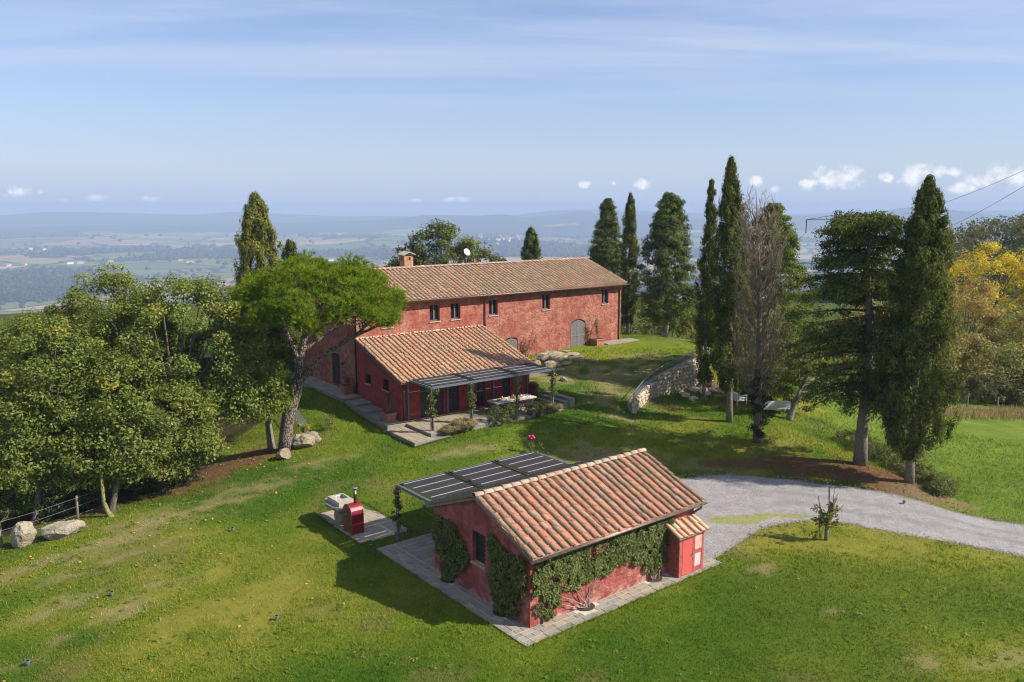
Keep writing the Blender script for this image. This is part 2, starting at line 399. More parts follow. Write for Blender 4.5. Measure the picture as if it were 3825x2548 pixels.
# ------------------------------------------------------------------ terrain
def rbf(C, smooth=.6):
    C = np.array(C, float); P = C[:, :2]; n = len(C)
    K = np.hypot(P[:, None, 0]-P[None, :, 0], P[:, None, 1]-P[None, :, 1])-smooth*np.eye(n)*.5
    A = np.zeros((n+3, n+3)); A[:n, :n] = K; A[:n, n] = 1; A[:n, n+1:] = P; A[n, :n] = 1; A[n+1:, :n] = P.T
    s = np.linalg.solve(A, np.concatenate([C[:, 2], np.zeros(3)]))
    def f(x, y):
        x, y = np.asarray(x, float), np.asarray(y, float); sh = x.shape; x, y = x.ravel(), y.ravel(); o = np.empty(len(x))
        for i in range(0, len(x), 20000):
            xs, ys = x[i:i+20000], y[i:i+20000]
            o[i:i+20000] = np.hypot(xs[:, None]-P[:, 0], ys[:, None]-P[:, 1])@s[:n]+s[n]+s[n+1]*xs+s[n+2]*ys
        return o.reshape(sh)
    return f
def q3(f, u, v, z): p = f(u, v); return (p[0], p[1], z)
WALLTOP = [(7.54, 50.16, 1.55), (7.96, 51.33, 1.68), (8.57, 52.67, 1.88), (9.54, 54.2, 2.2), (10.39, 54.97, 2.5),
           (11.45, 55.7, 2.8), (12.51, 56.81, 3.0), (13.5, 58.1, 3.12), (14.28, 59.3, 3.2)]
FENCE_BACK = [(14.28, 59.3, 3.2), (14.28, 61.01, 3.2), (13.35, 64.16, 3.25), (12.27, 66.58, 3.25), (11.03, 67.56, 3.25), (9.93, 68.43, 3.25), (9.3, 68.73, 3.25), (7.4, 69.6, 3.2)]
UPPER_POLY = [p[:2] for p in WALLTOP]+[p[:2] for p in FENCE_BACK[1:]]+[tuple(M(16, 3)[:2]), tuple(M(9.2, 0)[:2]), tuple(M(9.2, -6.3)[:2]), tuple(M(10.2, -6.3)[:2]), (5.2, 49.0)]
flat0 = [q3(S, u, v, -.01) for u in (-2.2, -.9, 2, 5, 9.2) for v in (-2.2, -.9)]+[q3(S, u, v, -.01) for u in (-2.2, -.9, 2, 6, 8.6) for v in (3., 6.2, 8.9, 9.6)]
LOWC = flat0+[(-8.7, 35.5, .03), (-6.2, 32.3, .02), (-4.5, 33.6, .03), (-7, 36.6, .04), (-5.3, 43.1, 1.12), (-4.3, 43.9, 1.2),
    q3(M, 2, -9.6, 1.22), q3(M, 5, -9.6, 1.27), q3(M, 8, -9.5, 1.32), q3(M, 10.2, -9.6, 1.35), q3(M, -1.6, -6, 1.16), q3(M, -1.7, -3.2, 1.4), q3(M, -1.7, 0, 1.8),
    q3(M, -1.7, 4, 1.8), q3(M, -1.7, 8.7, 1.5), q3(M, 0, 11, 1.2), q3(M, 12, 11, 1.6), q3(M, 22, 11, 2.3), q3(M, 4, 4, 1.5), q3(M, 4, -3, 1.), q3(M, -.6, -7.6, .9), q3(M, 4, -7, 1.), q3(M, 8, -7, 1.05), q3(M, -.6, -3, 1.1), q3(M, 14, 4, 2.6),
    (7.5, 49.4, .85), (9.6, 52.8, .85), (11.7, 56, .95), (14.4, 58.4, 1.1), (15.6, 60.5, 1.6), (15.6, 63, 2.4), (14.4, 66, 2.7), (12.5, 68.6, 2.8), (10.5, 70.2, 2.8),
    (5, 47.6, 1.1), (2, 43.5, .62), (-1.5, 40.5, .5), (-6, 40, .4), (-9.5, 41, .55), (-12.4, 43.4, .6), (-13.2, 44.2, .45), (-11, 45.5, .95), (-12.6, 50, 1.35), (-15, 53, 1.1),
    (-14, 40, .1), (-18.3, 40.3, -.3), (-16.5, 44, -.4), (-18.6, 36.1, -.3), (-22.2, 36, -.8), (-21, 33.4, -.6), (-15.3, 22.7, -.3), (-12, 30, -.05), (-8, 26, -.1), (0, 18, -.1),
    (8, 20, 0), (15, 22.2, 0), (20, 26, -.2), (13.1, 32.6, .03), (10, 28, .02), (7.9, 30.5, 0), (11, 34, -.03), (13.6, 35, -.06), (17.2, 33.6, -.3), (21.3, 32.4, -.7), (26, 30.8, -1.),
    (8.4, 40.1, .1), (10.4, 41.2, .1), (12.8, 40.6, .05), (15.7, 39.4, 0), (18.5, 38.4, -.1), (20.3, 37.4, -.25), (20.9, 36.1, -.42), (23.5, 36, -.7), (28, 35, -1.05),
    (19.9, 39.6, .15), (18.5, 42.1, .28), (16.5, 42.5, .3), (13.8, 45.1, .5), (13.3, 48.9, .7), (17.2, 50.2, .55), (16.8, 51.4, .7), (18.5, 53.5, .6), (14.8, 53, .8),
    (21.5, 40.2, -.55), (21.2, 43, -.6), (21, 47, -.5), (22, 52, -.6), (23.5, 44, -.95), (28, 43.3, -1.1), (34, 61.5, -2.), (38.6, 63.5, -2.4), (30, 52, -1.5), (45, 50, -2.2), (40, 40, -1.8),
    (-30, 45, -4.6), (-27, 36, -2.2), (-33, 28, -2.4), (-24, 26, -.9), (-40, 60, -17), (-25, 60, -4.2), (-20, 75, -6), (-8, 82, -2), (0, 90, -3.5), (20, 78, .5), (30, 75, -2.4), (50, 85, -4.5),
    (15, 90, -4), (0, 112, -14), (30, 110, -12), (60, 112, -17), (45, 100, -11), (75, 105, -9), (-40, 112, -45), (100, 125, -6), (80, 80, -5), (100, 60, -5), (70, 30, -3), (60, 0, -2), (0, 0, -1), (-40, 0, -4), (0, -20, -2), (-60, 30, -19), (-60, 80, -42)]
UPC = [q3(M, 23.5, -1, 3.24), q3(M, 20, -1.2, 3.2), q3(M, 16, -1.5, 3.05), q3(M, 13, -1.3, 2.85), q3(M, 10.5, -1, 2.75), q3(M, 10.5, -3, 2.6), q3(M, 10.3, -4.9, 2.46), q3(M, 12.3, -5, 2.42),
       q3(M, 16, -3.5, 2.95), q3(M, 13, -4.1, 2.6), q3(M, 12.4, -6.3, 2.1), q3(M, 10.6, -6.5, 1.95), q3(M, 10.8, -8.6, 1.72), q3(M, 11.4, -9.6, 1.4), (5.2, 49, 1.3), (5, 50.5, 1.6), (8, 58, 2.85), (10, 61, 3.05), (6, 54.5, 2.3),
       (8, 55, 2.4), (12, 62, 3.15)]+[(x, y, z-.02) for x, y, z in WALLTOP+FENCE_BACK]
low_f, up_f = rbf(LOWC), rbf(UPC, .3)
def far_z(x, y):
    r = np.hypot(x, y); az = np.arctan2(x, y)
    # the hill drops away to a plain 250 m below; a wooded shoulder stays up on the right
    drop = -252*smooth01((r-90)/1500)**.8
    und = (fbm(x+9000, y, 1500, 4, 3)-.5)*90*smooth01((r-900)/1600)*(1-.6*smooth01((r-6500)/5000))
    d = np.hypot((x-172)/66, (y-215)/80); sh = smooth01(1.15-d*.62)
    z = drop*(1-sh)+und+sh*(6.2+(fbm(x, y, 60, 3, 9)-.5)*6)
    # low hills beyond the plain: crest angle below eye level by direction
    A = np.tan(np.clip(az, -1.3, 1.3))
    crest = np.interp(A, [-2., -.62, -.57, -.50, -.40, -.33, -.28, -.145, -.10, -.067, -.04, -.01, .012, .033, .06, .08, .11, .16, .23, .28, .34, .38, .41, .43, .46, .48, .505, .53, .565, .62, 2.],
                         [50, 48, 46, 44, 46, 45, 44, 36, 27, 29, 30, 26, 33, 32, 26, 19, 26, 24, 32, 27, 22, 20, 18, 14, 7, 4, 7, 12, 20, 25, 25])*5.267e-4
    R1, R2 = 8700., 11400.
    rg = np.exp(-((r-R1)/np.where(r < R1, 800., 1200.))**2)
    z = z+rg*np.maximum(20, 266-crest*R1)+rg*(1-rg)*(fbm(x, y, 1500, 4, 21)-.5)*110
    crest2 = np.interp(A, [-2., -.62, -.57, -.52, -.45, -.38, -.33, -.28, -.2, -.1, 0, .05, .12, .2, .3, .5, 2.], [18, 22, 16, 15, 19, 22, 15, 19, 26, 27, 26, 14, 11, 18, 21, 14, 16])*5.267e-4
    z = z+np.exp(-((r-R2)/900)**2)*((266-crest2*R2)*.95+(fbm(x, y, 1900, 4, 33)-.5)*45)
    z = z+np.exp(-(((x+350)/700)**2+((y-5200)/420)**2))*62          # wooded rise in the valley
    z = z+np.exp(-(((x-760)/620)**2+((y-7600)/420)**2))*60          # village hill
    return z
def gz(x, y):
    x, y = np.asarray(x, float), np.asarray(y, float)
    lo = low_f(x, y)
    near = (x > 0) & (x < 18) & (y > 44) & (y < 74)
    if near.any():
        ins = in_poly(x, y, UPPER_POLY); d = poly_dist(x, y, UPPER_POLY+UPPER_POLY[:1])
        up = up_f(x, y); wgt = np.where(ins, smooth01(d/.5+.05), 0)
        lo = np.where(near, lo*(1-wgt)+up*wgt, lo)
    lo = lo+(fbm(x, y, 3., 2, 4)-.5)*.10*smooth01((np.hypot(x, y)-5)/15)*np.where(in_poly(x, y, ANNEX_PAD) | in_poly(x, y, FARM_PAD), 0, 1)
    r = np.hypot(x, y); k = smooth01((r-95)/45)
    return lo*(1-k)+far_z(x, y)*k
def rect(f, u0, u1, v0, v1): return [tuple(f(*q)[:2]) for q in ((u0, v0), (u1, v0), (u1, v1), (u0, v1))]
ANNEX_PAD = rect(S, -1.6, 9.7, -1.5, 9.6); FARM_PAD = rect(M, -2.2, 24, -10, 10)
def gz1(x, y): return float(gz(np.array([x]), np.array([y]))[0])

DRIVE_NEAR = [(6.6, 29.75), (7.9, 30.55), (9.38, 32.23), (10.2, 33.2), (10.99, 34.0), (12.0, 34.5), (13.0, 34.75), (13.9, 34.85), (15.0, 34.5), (17.25, 33.62), (19.5, 32.95), (21.4, 32.42), (24, 31.6), (28, 30.6), (34, 29.6)]
DRIVE_FAR = [(3.6, 35.4), (5.0, 37.4), (6.4, 39.0), (7.4, 39.8), (8.44, 40.2), (9.5, 40.7), (10.9, 40.95), (12.6, 40.7), (14.2, 40.1), (15.7, 39.45), (17.2, 38.9), (18.5, 38.35), (19.6, 37.7), (20.5, 36.9), (22.0, 36.3), (23.6, 36.0), (28, 35.2), (34, 34)]
DRIVE_POLY = DRIVE_NEAR+DRIVE_FAR[::-1]
def mask_blob(x, y, cx, cy, rx, ry=None, rot=0., soft=.5, seed=0, rag=.45):
    ry = ry or rx; c, s = math.cos(rot), math.sin(rot); dx, dy = x-cx, y-cy
    d = np.hypot((dx*c+dy*s)/rx, (-dx*s+dy*c)/ry)+(fbm(x, y, 1.3, 3, seed)-.5)*2*rag
    return smooth01((1+soft*.5-d)/soft)
G1, G2, GY, DRY, MULCH, EARTH, MEADOW = ((np.array(c)) for c in ((.066, .132, .013), (.150, .200, .020), (.255, .238, .044), (.30, .245, .125), (.165, .088, .048), (.24, .165, .10), (.145, .215, .035)))
MUL = [(-15.6, 42.6, 3.6, 1.8, .5), (-17.5, 40.8, 2.6, 1.5, .4), (19.2, 40.2, 2.9, 2.1, .9), (16.4, 41.5, 3.3, 1.35, -.25), (12.5, 42.2, 2.4, .55, .0), (-22, 38, 6, 2.4, .3), (-27, 44, 9, 7, .2)]
DRYP = [(-14.5, 36.6, 4.4, 1.1, .75), (-17, 32.5, 3.6, .8, .8), (-16.3, 30.6, 1.8, .35, .8), (-13.2, 28.6, 1.1, .4, .6), (-13.6, 27.2, .9, .5, .3), (-15.8, 27.5, 1.4, .5, .9), (-14.8, 24.7, 1.6, .5, .8), (-9.9, 41.4, 1.3, .35, .3), (-2.5, 42.2, 1.6, .35, .5), (.3, 41.4, 1.0, .4, .3), (4, 43, 2.0, .9, 0.2), (9.3, 29.6, .8, .28, .6),
        (6.5, 51.5, 2.4, 1.1, .5), (8.2, 56.4, 2.4, 1.4, .6), (6.0, 55, 1.8, 1.2, .4), (9.6, 58.6, 1.6, .9, .5), (8, 42.5, 2.6, .7, -.1), (14.5, 23.6, 1.8, .4, .2), (17.5, 25., 1.2, .3, .1), (10.9, 26.4, .35, .16, .3), (6.8, 48.9, 1.1, .5, .2), (7.2, 49.2, .8, .5, .6), (2.8, 54.3, 2.0, 1.0, .6)]
def ground_col(x, y):
    """lawn colour: lush, yellowish and worn patches, needle litter and bare earth"""
    a = fbm(x, y, 5.5, 4, 1); b = fbm(x, y, 1.4, 3, 31); c = fbm(x+40, y, 12, 3, 8)
    g = G1+(G2-G1)*smooth01((a-.30)/.38)[..., None]
    yl = smooth01((a*.55+c*.65-.44)/.30)*smooth01((b-.25)/.5)
    right = smooth01((x-6)/5)*smooth01((33-y)/5); yl = np.clip(yl+.35*right*smooth01((c-.2)/.3), 0, 1)
    g = g+(GY-g)*(yl*.8)[..., None]
    br = smooth01((fbm(x+9, y+70, 2.3, 4, 77)-.60)/.12)*.45
    g = g+(np.array([.19, .165, .06])-g)*br[..., None]
    for i, (cx, cy, rx, ry, rot) in enumerate(DRYP):
        m = mask_blob(x, y, cx, cy, rx*1.15, ry*1.25, rot, 1.2, 40+i, .85)*.62*smooth01((fbm(x, y, .7, 3, 61)-.28)/.35); g = g+(DRY-g)*m[..., None]
    md = smooth01((x-20.5)/1.6)*smooth01((y-(33+.2*(x-20)))/2.); g = g+(MEADOW*(.75+.5*b[..., None])-g)*(md*.85)[..., None]
    for i, (cx, cy, rx, ry, rot) in enumerate(MUL):
        m = mask_blob(x, y, cx, cy, rx, ry, rot, .6, 140+i, .5); g = g+(MULCH*(.8+.5*b[..., None])-g)*(m*.9)[..., None]
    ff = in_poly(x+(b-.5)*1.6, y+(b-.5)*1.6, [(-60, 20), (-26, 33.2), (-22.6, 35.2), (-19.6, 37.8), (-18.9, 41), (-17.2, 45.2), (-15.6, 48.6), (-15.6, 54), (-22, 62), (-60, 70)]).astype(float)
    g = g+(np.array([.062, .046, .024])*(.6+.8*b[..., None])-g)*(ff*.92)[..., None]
    # bare bank below the right-hand mound and rough ground beyond the garden
    m = mask_blob(x, y, 20.2, 38.4, 1.9, .8, -.45, .7, 201); g = g+(EARTH-g)*(m*.8)[..., None]
    m = mask_blob(x, y, 13.8, 57.0, 2.2, 1.6, .4, .7, 203); g = g+(EARTH*.7-g)*(m*.85)[..., None]
    uu, vv = uv_of(M, x, y)
    gr = smooth01((uu-9.3)/.5)*smooth01((12.6-uu)/1.)*smooth01((vv+5.2)/.5)*smooth01((.3-vv)/.5)
    g = g+(np.array([.27, .215, .14])-g)*(gr*smooth01((b-.2)/.2))[..., None]
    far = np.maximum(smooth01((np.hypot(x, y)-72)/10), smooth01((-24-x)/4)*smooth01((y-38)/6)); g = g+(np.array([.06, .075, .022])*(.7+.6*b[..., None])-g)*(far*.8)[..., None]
    return g
def lawn_fn(T, p, pos, out):
    a = T.node('ShaderNodeAttribute', attribute_name='Col').outputs['Color']
    n1 = T.noise(pos, 7., 5, .65); n2 = T.noise(pos, 34, 4, .7); n3 = T.noise(pos, 1.7, 4, .6)
    c = T.mix(T.step(n3, .35, .7), a, T.mix(1., a, (.80, .86, .8), 'MULTIPLY'))
    c = T.mix(T.math('MULTIPLY', T.step(n1, .45, .75), .5), c, T.mix(1., c, (1.45, 1.25, 1.3), 'MULTIPLY'))
    c = T.mix(T.step(n2, .25, .75), T.mix(1., c, (.55, .55, .55), 'MULTIPLY'), T.mix(1., c, (1.3, 1.25, 1.2), 'MULTIPLY'))
    T.put(p.inputs['Base Color'], c); p.inputs['Roughness'].default_value = 1.; p.inputs['Specular IOR Level'].default_value = .05
    bump(T, p, T.math('ADD', n2, T.math('MULTIPLY', n1, .8)), .06, 1.)
LAWN = material('lawn', lawn_fn)
def axis(lo, hi, core0, core1, fine, coarse):
    a = np.arange(core0, core1+.01, fine); n0, n1 = int((core0-lo)/coarse), int((hi-core1)/coarse)
    return np.concatenate([np.linspace(lo, core0, n0, endpoint=False), a, np.linspace(core1, hi, n1+1)[1:]])
gx, gy = axis(-150, 230, -32, 42, .35, 3.), axis(-40, 170, 14, 76, .35, 3.)
GX, GY2 = np.meshgrid(gx, gy); GZ = gz(GX, GY2)
nx, ny = len(gx), len(gy)
idx = np.arange(nx*ny).reshape(ny, nx)
Fg = np.stack([idx[:-1, :-1], idx[:-1, 1:], idx[1:, 1:], idx[1:, :-1]], -1).reshape(-1, 4)
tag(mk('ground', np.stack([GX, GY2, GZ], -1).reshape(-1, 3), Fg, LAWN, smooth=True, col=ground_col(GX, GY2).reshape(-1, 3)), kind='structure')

# the valley out to the horizon
rr = np.concatenate([np.geomspace(120, 1500, 60), np.geomspace(1500, 9000, 110)[1:], np.linspace(9000, 12600, 60)[1:]])
aa = np.radians(np.linspace(-75, 75, 330))
RR, AA = np.meshgrid(rr, aa, indexing='ij'); VX, VY = RR*np.sin(AA), RR*np.cos(AA)
VZ = far_z(VX, VY)-np.where((RR < 235), 6*smooth01((240-RR)/60), 0)
idx = np.arange(RR.size).reshape(RR.shape)
Fv = np.stack([idx[:-1, :-1], idx[:-1, 1:], idx[1:, 1:], idx[1:, :-1]], -1).reshape(-1, 4)[:, ::-1]
def woods_mask(x, y):
    a = fbm(x, y, 900, 4, 51); b = fbm(x, y, 260, 3, 57)
    return smooth01((a*.75+b*.35-.56)/.05)
def valley_fn(T, p, pos, out):
    flat = T.vmath('MULTIPLY', pos, (1, 1, 0))
    wv = T.node('ShaderNodeTexNoise', i_Scale=.0016, i_Detail=3.); T.put(wv.inputs['Vector'], flat)
    warp = T.vmath('ADD', flat, T.vmath('SCALE', wv.outputs['Color'], scale=330.))
    warp = T.vmath('MULTIPLY', warp, (.75, 1.25, 1))
    cc = T.node('ShaderNodeSeparateColor', i_0=T.voro(warp, .0034, 'F1', 'Color'))
    fld = T.ramp(cc.outputs[0], (0., (.30, .20, .12)), (.2, (.13, .15, .06)), (.4, (.38, .27, .18)), (.55, (.10, .13, .045)), (.7, (.24, .20, .10)), (.85, (.13, .16, .05)), (1., (.40, .31, .20)), interp='CONSTANT')
    edge = T.voro(warp, .0034, 'DISTANCE_TO_EDGE'); fld = T.mix(1., fld, (2.1, 1.95, 1.75), 'MULTIPLY'); fld = T.mix(T.step(edge, .05, .03), fld, (.035, .05, .02))
    a = T.node('ShaderNodeAttribute', attribute_name='Col').outputs['Color']
    wm = T.node('ShaderNodeSeparateColor', i_0=a).outputs[0]
    fine = T.noise(flat, .012, 5, .65)
    wm = T.step(T.math('ADD', wm, T.math('MULTIPLY', T.math('SUBTRACT', fine, .5), 1.2)), .35, .6)
    wood = T.mix(T.noise(flat, .05, 4, .7), (.022, .034, .013), (.065, .075, .028))
    c = T.mix(1., T.mix(wm, T.mix(T.math('MULTIPLY', fine, .5), fld, (.12, .12, .05)), wood), (.62, .64, .66), 'MULTIPLY')
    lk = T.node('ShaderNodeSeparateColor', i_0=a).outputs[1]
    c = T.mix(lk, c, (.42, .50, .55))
    T.put(p.inputs['Base Color'], c); p.inputs['Roughness'].default_value = 1.; p.inputs['Specular IOR Level'].default_value = 0.
VALLEY = material('valley_fields_and_woods', valley_fn)
hillw = np.exp(-((RR-8700)/1000)**2)+np.exp(-((RR-11400)/1300)**2)
wc = np.zeros(RR.shape+(3,)); wc[..., 0] = np.clip(woods_mask(VX, VY)+smooth01((hillw-.25)/.3)*.9+smooth01((1500-RR)/500)*.8, 0, 1)
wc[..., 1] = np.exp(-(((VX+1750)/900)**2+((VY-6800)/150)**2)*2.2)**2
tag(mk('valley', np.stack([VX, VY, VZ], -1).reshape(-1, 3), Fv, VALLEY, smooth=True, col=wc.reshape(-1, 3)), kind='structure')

# gravel drive: a strip 4 cm proud of the ground, ragged edges
def resample(P, n):
    P = np.array(P, float); d = np.concatenate([[0], np.cumsum(np.linalg.norm(np.diff(P, axis=0), axis=1))]); t = np.linspace(0, d[-1], n)
    return np.stack([np.interp(t, d, P[:, k]) for k in range(P.shape[1])], 1)
ND, NC = 130, 34
A_, B_ = resample(DRIVE_NEAR, ND), resample(DRIVE_FAR, ND)
wob = (rng.random((ND, 1))-.5)*.22
t_ = np.linspace(0, 1, NC)[None, :, None]
DP = A_[:, None, :]*(1-t_)+B_[:, None, :]*t_
DP[:, 0] += wob*.5; DP[:, -1] += (rng.random((ND, 2))-.5)*.35
dz = gz(DP[..., 0], DP[..., 1])+.02; dz[:, 0] -= .03; dz[:, -1] -= .03
idx = np.arange(ND*NC).reshape(ND, NC)
Fd = np.stack([idx[:-1, :-1], idx[1:, :-1], idx[1:, 1:], idx[:-1, 1:]], -1).reshape(-1, 4)
mossm = np.zeros((ND, NC, 3)); xx, yy = DP[..., 0], DP[..., 1]
ms = np.maximum.reduce([mask_blob(xx, yy, 10.3, 34.9, 1.75, .55, .25, .7, 301, .7), mask_blob(xx, yy, 8.9, 36.9, .55, .3, .2, .6, 302), mask_blob(xx, yy, 12.2, 35.4, 1.6, .25, -.1, .7, 303, .6),
     smooth01((.55-poly_dist(xx, yy, DRIVE_FAR))/.6)*smooth01((16-xx)/3)*(fbm(xx, yy, 1.2, 3, 305) > .38), mask_blob(xx, yy, 7.6, 33.2, 1.2, .35, .9, .8, 306, .8)*.5])
ds_ = np.maximum(smooth01((.55-poly_dist(xx, yy, DRIVE_FAR))/.5), smooth01((.35-poly_dist(xx, yy, DRIVE_NEAR))/.35))*.55
ds_ = np.maximum(ds_, mask_blob(xx, yy, 9.6, 33.2, 1.9, .9, .7, .9, 309, .8)*.3)
mossm[..., 0], mossm[..., 1] = ms, ds_
tt2 = np.linspace(0, 1, NC)[None, :]+(fbm(xx, yy, 4, 2, 315)-.5)*.12
mossm[..., 2] = (np.exp(-((tt2-.36)/.055)**2)+np.exp(-((tt2-.62)/.055)**2))*smooth01((xx-9)/5)*(.5+fbm(xx, yy, 1.5, 2, 316)*.8)
def gravel_fn(T, p, pos, out):
    a = T.node('ShaderNodeSeparateColor', i_0=T.node('ShaderNodeAttribute', attribute_name='Col').outputs['Color'])
    n1 = T.noise(pos, 45, 4, .7); n2 = T.noise(pos, 1.3, 5, .6); v = T.node('ShaderNodeSeparateColor', i_0=T.voro(pos, 26, 'F1', 'Color')).outputs[0]
    c = T.mix(v, (.22, .205, .195), (.40, .385, .37)); c = T.mix(T.step(n2, .35, .7), c, T.mix(1., c, (.80, .80, .82), 'MULTIPLY'))
    c = T.mix(T.math('MULTIPLY', T.step(T.math('ADD', T.math('MULTIPLY', n1, .5), a.outputs[1]), .5, .8), .8), c, (.22, .15, .09))
    mk_ = T.step(T.math('ADD', a.outputs[0], T.math('MULTIPLY', T.math('SUBTRACT', T.noise(pos, 7, 7, .8), .5), 2.6)), .55, .95)
    c = T.mix(T.math('MULTIPLY', mk_, .72), c, T.mix(v, (.15, .18, .014), (.29, .30, .022)))
    c = T.mix(T.math('MULTIPLY', a.outputs[2], .5), c, (.185, .175, .17))
    T.put(p.inputs['Base Color'], c); p.inputs['Roughness'].default_value = 1.; p.inputs['Specular IOR Level'].default_value = .1
    bump(T, p, T.math('ADD', n1, v), .025, .8)
tag(mk('driveway', np.stack([DP[..., 0], DP[..., 1], dz], -1).reshape(-1, 3), Fd, material('gravel', gravel_fn), smooth=True, col=mossm.reshape(-1, 3)), kind='structure')
# ------------------------------------------------------------------ building parts
def wall_panel(P0, du, nrm_out, L, zb, top, openings, depth=.2):
    """wall face with rectangular or arched openings and their reveals; top = list of (u, z)"""
    tu, tz = zip(*top); B = {0., float(L)} | {float(x) for x in tu}
    def otop(o, u):
        u0, u1, z0, z1, rise = o
        if not rise: return z1
        c, hw = (u0+u1)/2, (u1-u0)/2; t = min(1, abs(u-c)/hw); return z1-rise+rise*math.sqrt(max(0, 1-t*t))
    for u0, u1, z0, z1, rise in openings:
        B |= {u0, u1}
        if rise: B |= {u0+(u1-u0)*(.5-.5*math.cos(math.pi*k/14)) for k in range(15)}
    B = sorted(b for b in B if 0 <= b <= L); mb = MB()
    pt = lambda u, z, d=0.: np.asarray(P0)+du*u+UP*z-nrm_out*d
    flip = np.dot(np.cross(du, UP), nrm_out) < 0
    def quad(*v):
        v = list(v); mb.add(v[::-1] if flip else v, [(0, 1, 2, 3)])
    for a, b in zip(B[:-1], B[1:]):
        if b-a < 1e-5: continue
        m = (a+b)/2; here = sorted([o for o in openings if o[0] < m < o[1]], key=lambda o: o[2]); za = zbb = zb
        for o in here:
            quad(pt(a, za), pt(b, zbb), pt(b, o[2]), pt(a, o[2])); za, zbb = otop(o, a), otop(o, b)
            quad(pt(a, za, depth), pt(b, zbb, depth), pt(b, zbb), pt(a, za))
            quad(pt(a, o[2]), pt(b, o[2]), pt(b, o[2], depth), pt(a, o[2], depth))
        quad(pt(a, za), pt(b, zbb), pt(b, np.interp(b, tu, tz)), pt(a, np.interp(a, tu, tz)))
    for o in openings:
        u0, u1, z0, z1, rise = o; zt = z1-rise
        quad(pt(u0, z0), pt(u0, z0, depth), pt(u0, zt, depth), pt(u0, zt))
        quad(pt(u1, z0, depth), pt(u1, z0), pt(u1, zt), pt(u1, zt, depth))
    return mb
def arch_poly(u0, u1, z0, z1, rise, n=12):
    P = [(u0, z0), (u1, z0)]
    if not rise: return P+[(u1, z1), (u0, z1)]
    c, hw = (u0+u1)/2, (u1-u0)/2
    return P+[(c+hw*math.cos(math.pi*k/n), z1-rise+rise*math.sin(math.pi*k/n)) for k in range(n+1)]
def window(parent, P0, du, no, u0, u1, z0, z1, rec=.17, frame=GREYF, sill=True, mull=True, label=None):
    pt = lambda u, z, d=0.: np.asarray(P0)+du*u+UP*z-no*d
    mb = MB(); t = .055
    def bx(a, b, c, d, d0, d1): mb.obox(pt(a, c, d1), du*(b-a), UP*(d-c), no*(d1-d0))
    bx(u0, u0+t, z0, z1, rec-.05, rec+.03); bx(u1-t, u1, z0, z1, rec-.05, rec+.03)
    bx(u0+t, u1-t, z0, z0+t*1.3, rec-.05, rec+.03); bx(u0+t, u1-t, z1-t, z1, rec-.05, rec+.03)
    c = (u0+u1)/2
    if mull:
        bx(c-.05, c-.004, z0+t*1.3, z1-t, rec-.06, rec+.02); bx(c+.004, c+.05, z0+t*1.3, z1-t, rec-.06, rec+.02)
    w_ = mb.build('window', frame, parent)
    for a, b in (((u0+t, c-.05), (c+.05, u1-t)) if mull else ((u0+t, u1-t),)):
        m = MB(); m.obox(pt(a, z0+t*1.3, rec+.02), du*(b-a), UP*(z1-z0-t*2.3), no*.012); m.build('pane', GLASS, w_)
    if sill:
        m = MB(); m.obox(pt(u0-.05, z0-.07, rec-.05), du*(u1-u0+.1), UP*.07, no*(rec+.02)); m.build('sill', SILL, w_)
    return w_
SILL = simple('brick_sill', (.46, .29, .20), .9, 0, .3, 12., .01)
def coppo(r0=.10, r1=.078, ln=.44, seg=6):
    V = []; 
    for rr_, y, zo in ((r0, 0, .03), (r1, ln, .0), (r0-.016, 0, .03)):
        for k in range(seg+1):
            t = math.pi*k/seg; V.append((rr_*math.cos(t), y, rr_*.92*math.sin(t)+zo))
    n = seg+1
    F = [(k, n+k, n+k+1, k+1) for k in range(seg)]+[(k, k+1, 2*n+k+1, 2*n+k) for k in range(seg)]
    return np.array(V, float), F
def pantile(w_=.30, ln=.42):
    V, F = [], []
    for x0, x1, h in ((-w_/2, -w_/2+.03, .035), (-w_/2+.03, w_/2-.03, .0), (w_/2-.03, w_/2, .035)):
        b = len(V)
        for y, zo in ((0, .022), (ln, .0)):
            V += [(x0, y, h+zo), (x1, y, h+zo)]
        V += [(x0, 0, -.005), (x1, 0, -.005)]
        F += [(b, b+1, b+3, b+2), (b+4, b+5, b+1, b)]
    return np.array(V, float), F
def tmesh(name, tpl, mat):
    me = bpy.data.meshes.new(name); me.from_pydata(tpl[0].tolist(), [], tpl[1]); me.materials.append(mat)
    me.polygons.foreach_set('use_smooth', np.ones(len(tpl[1]), bool) if name == 'cover_tile' else np.zeros(len(tpl[1]), bool)); return me
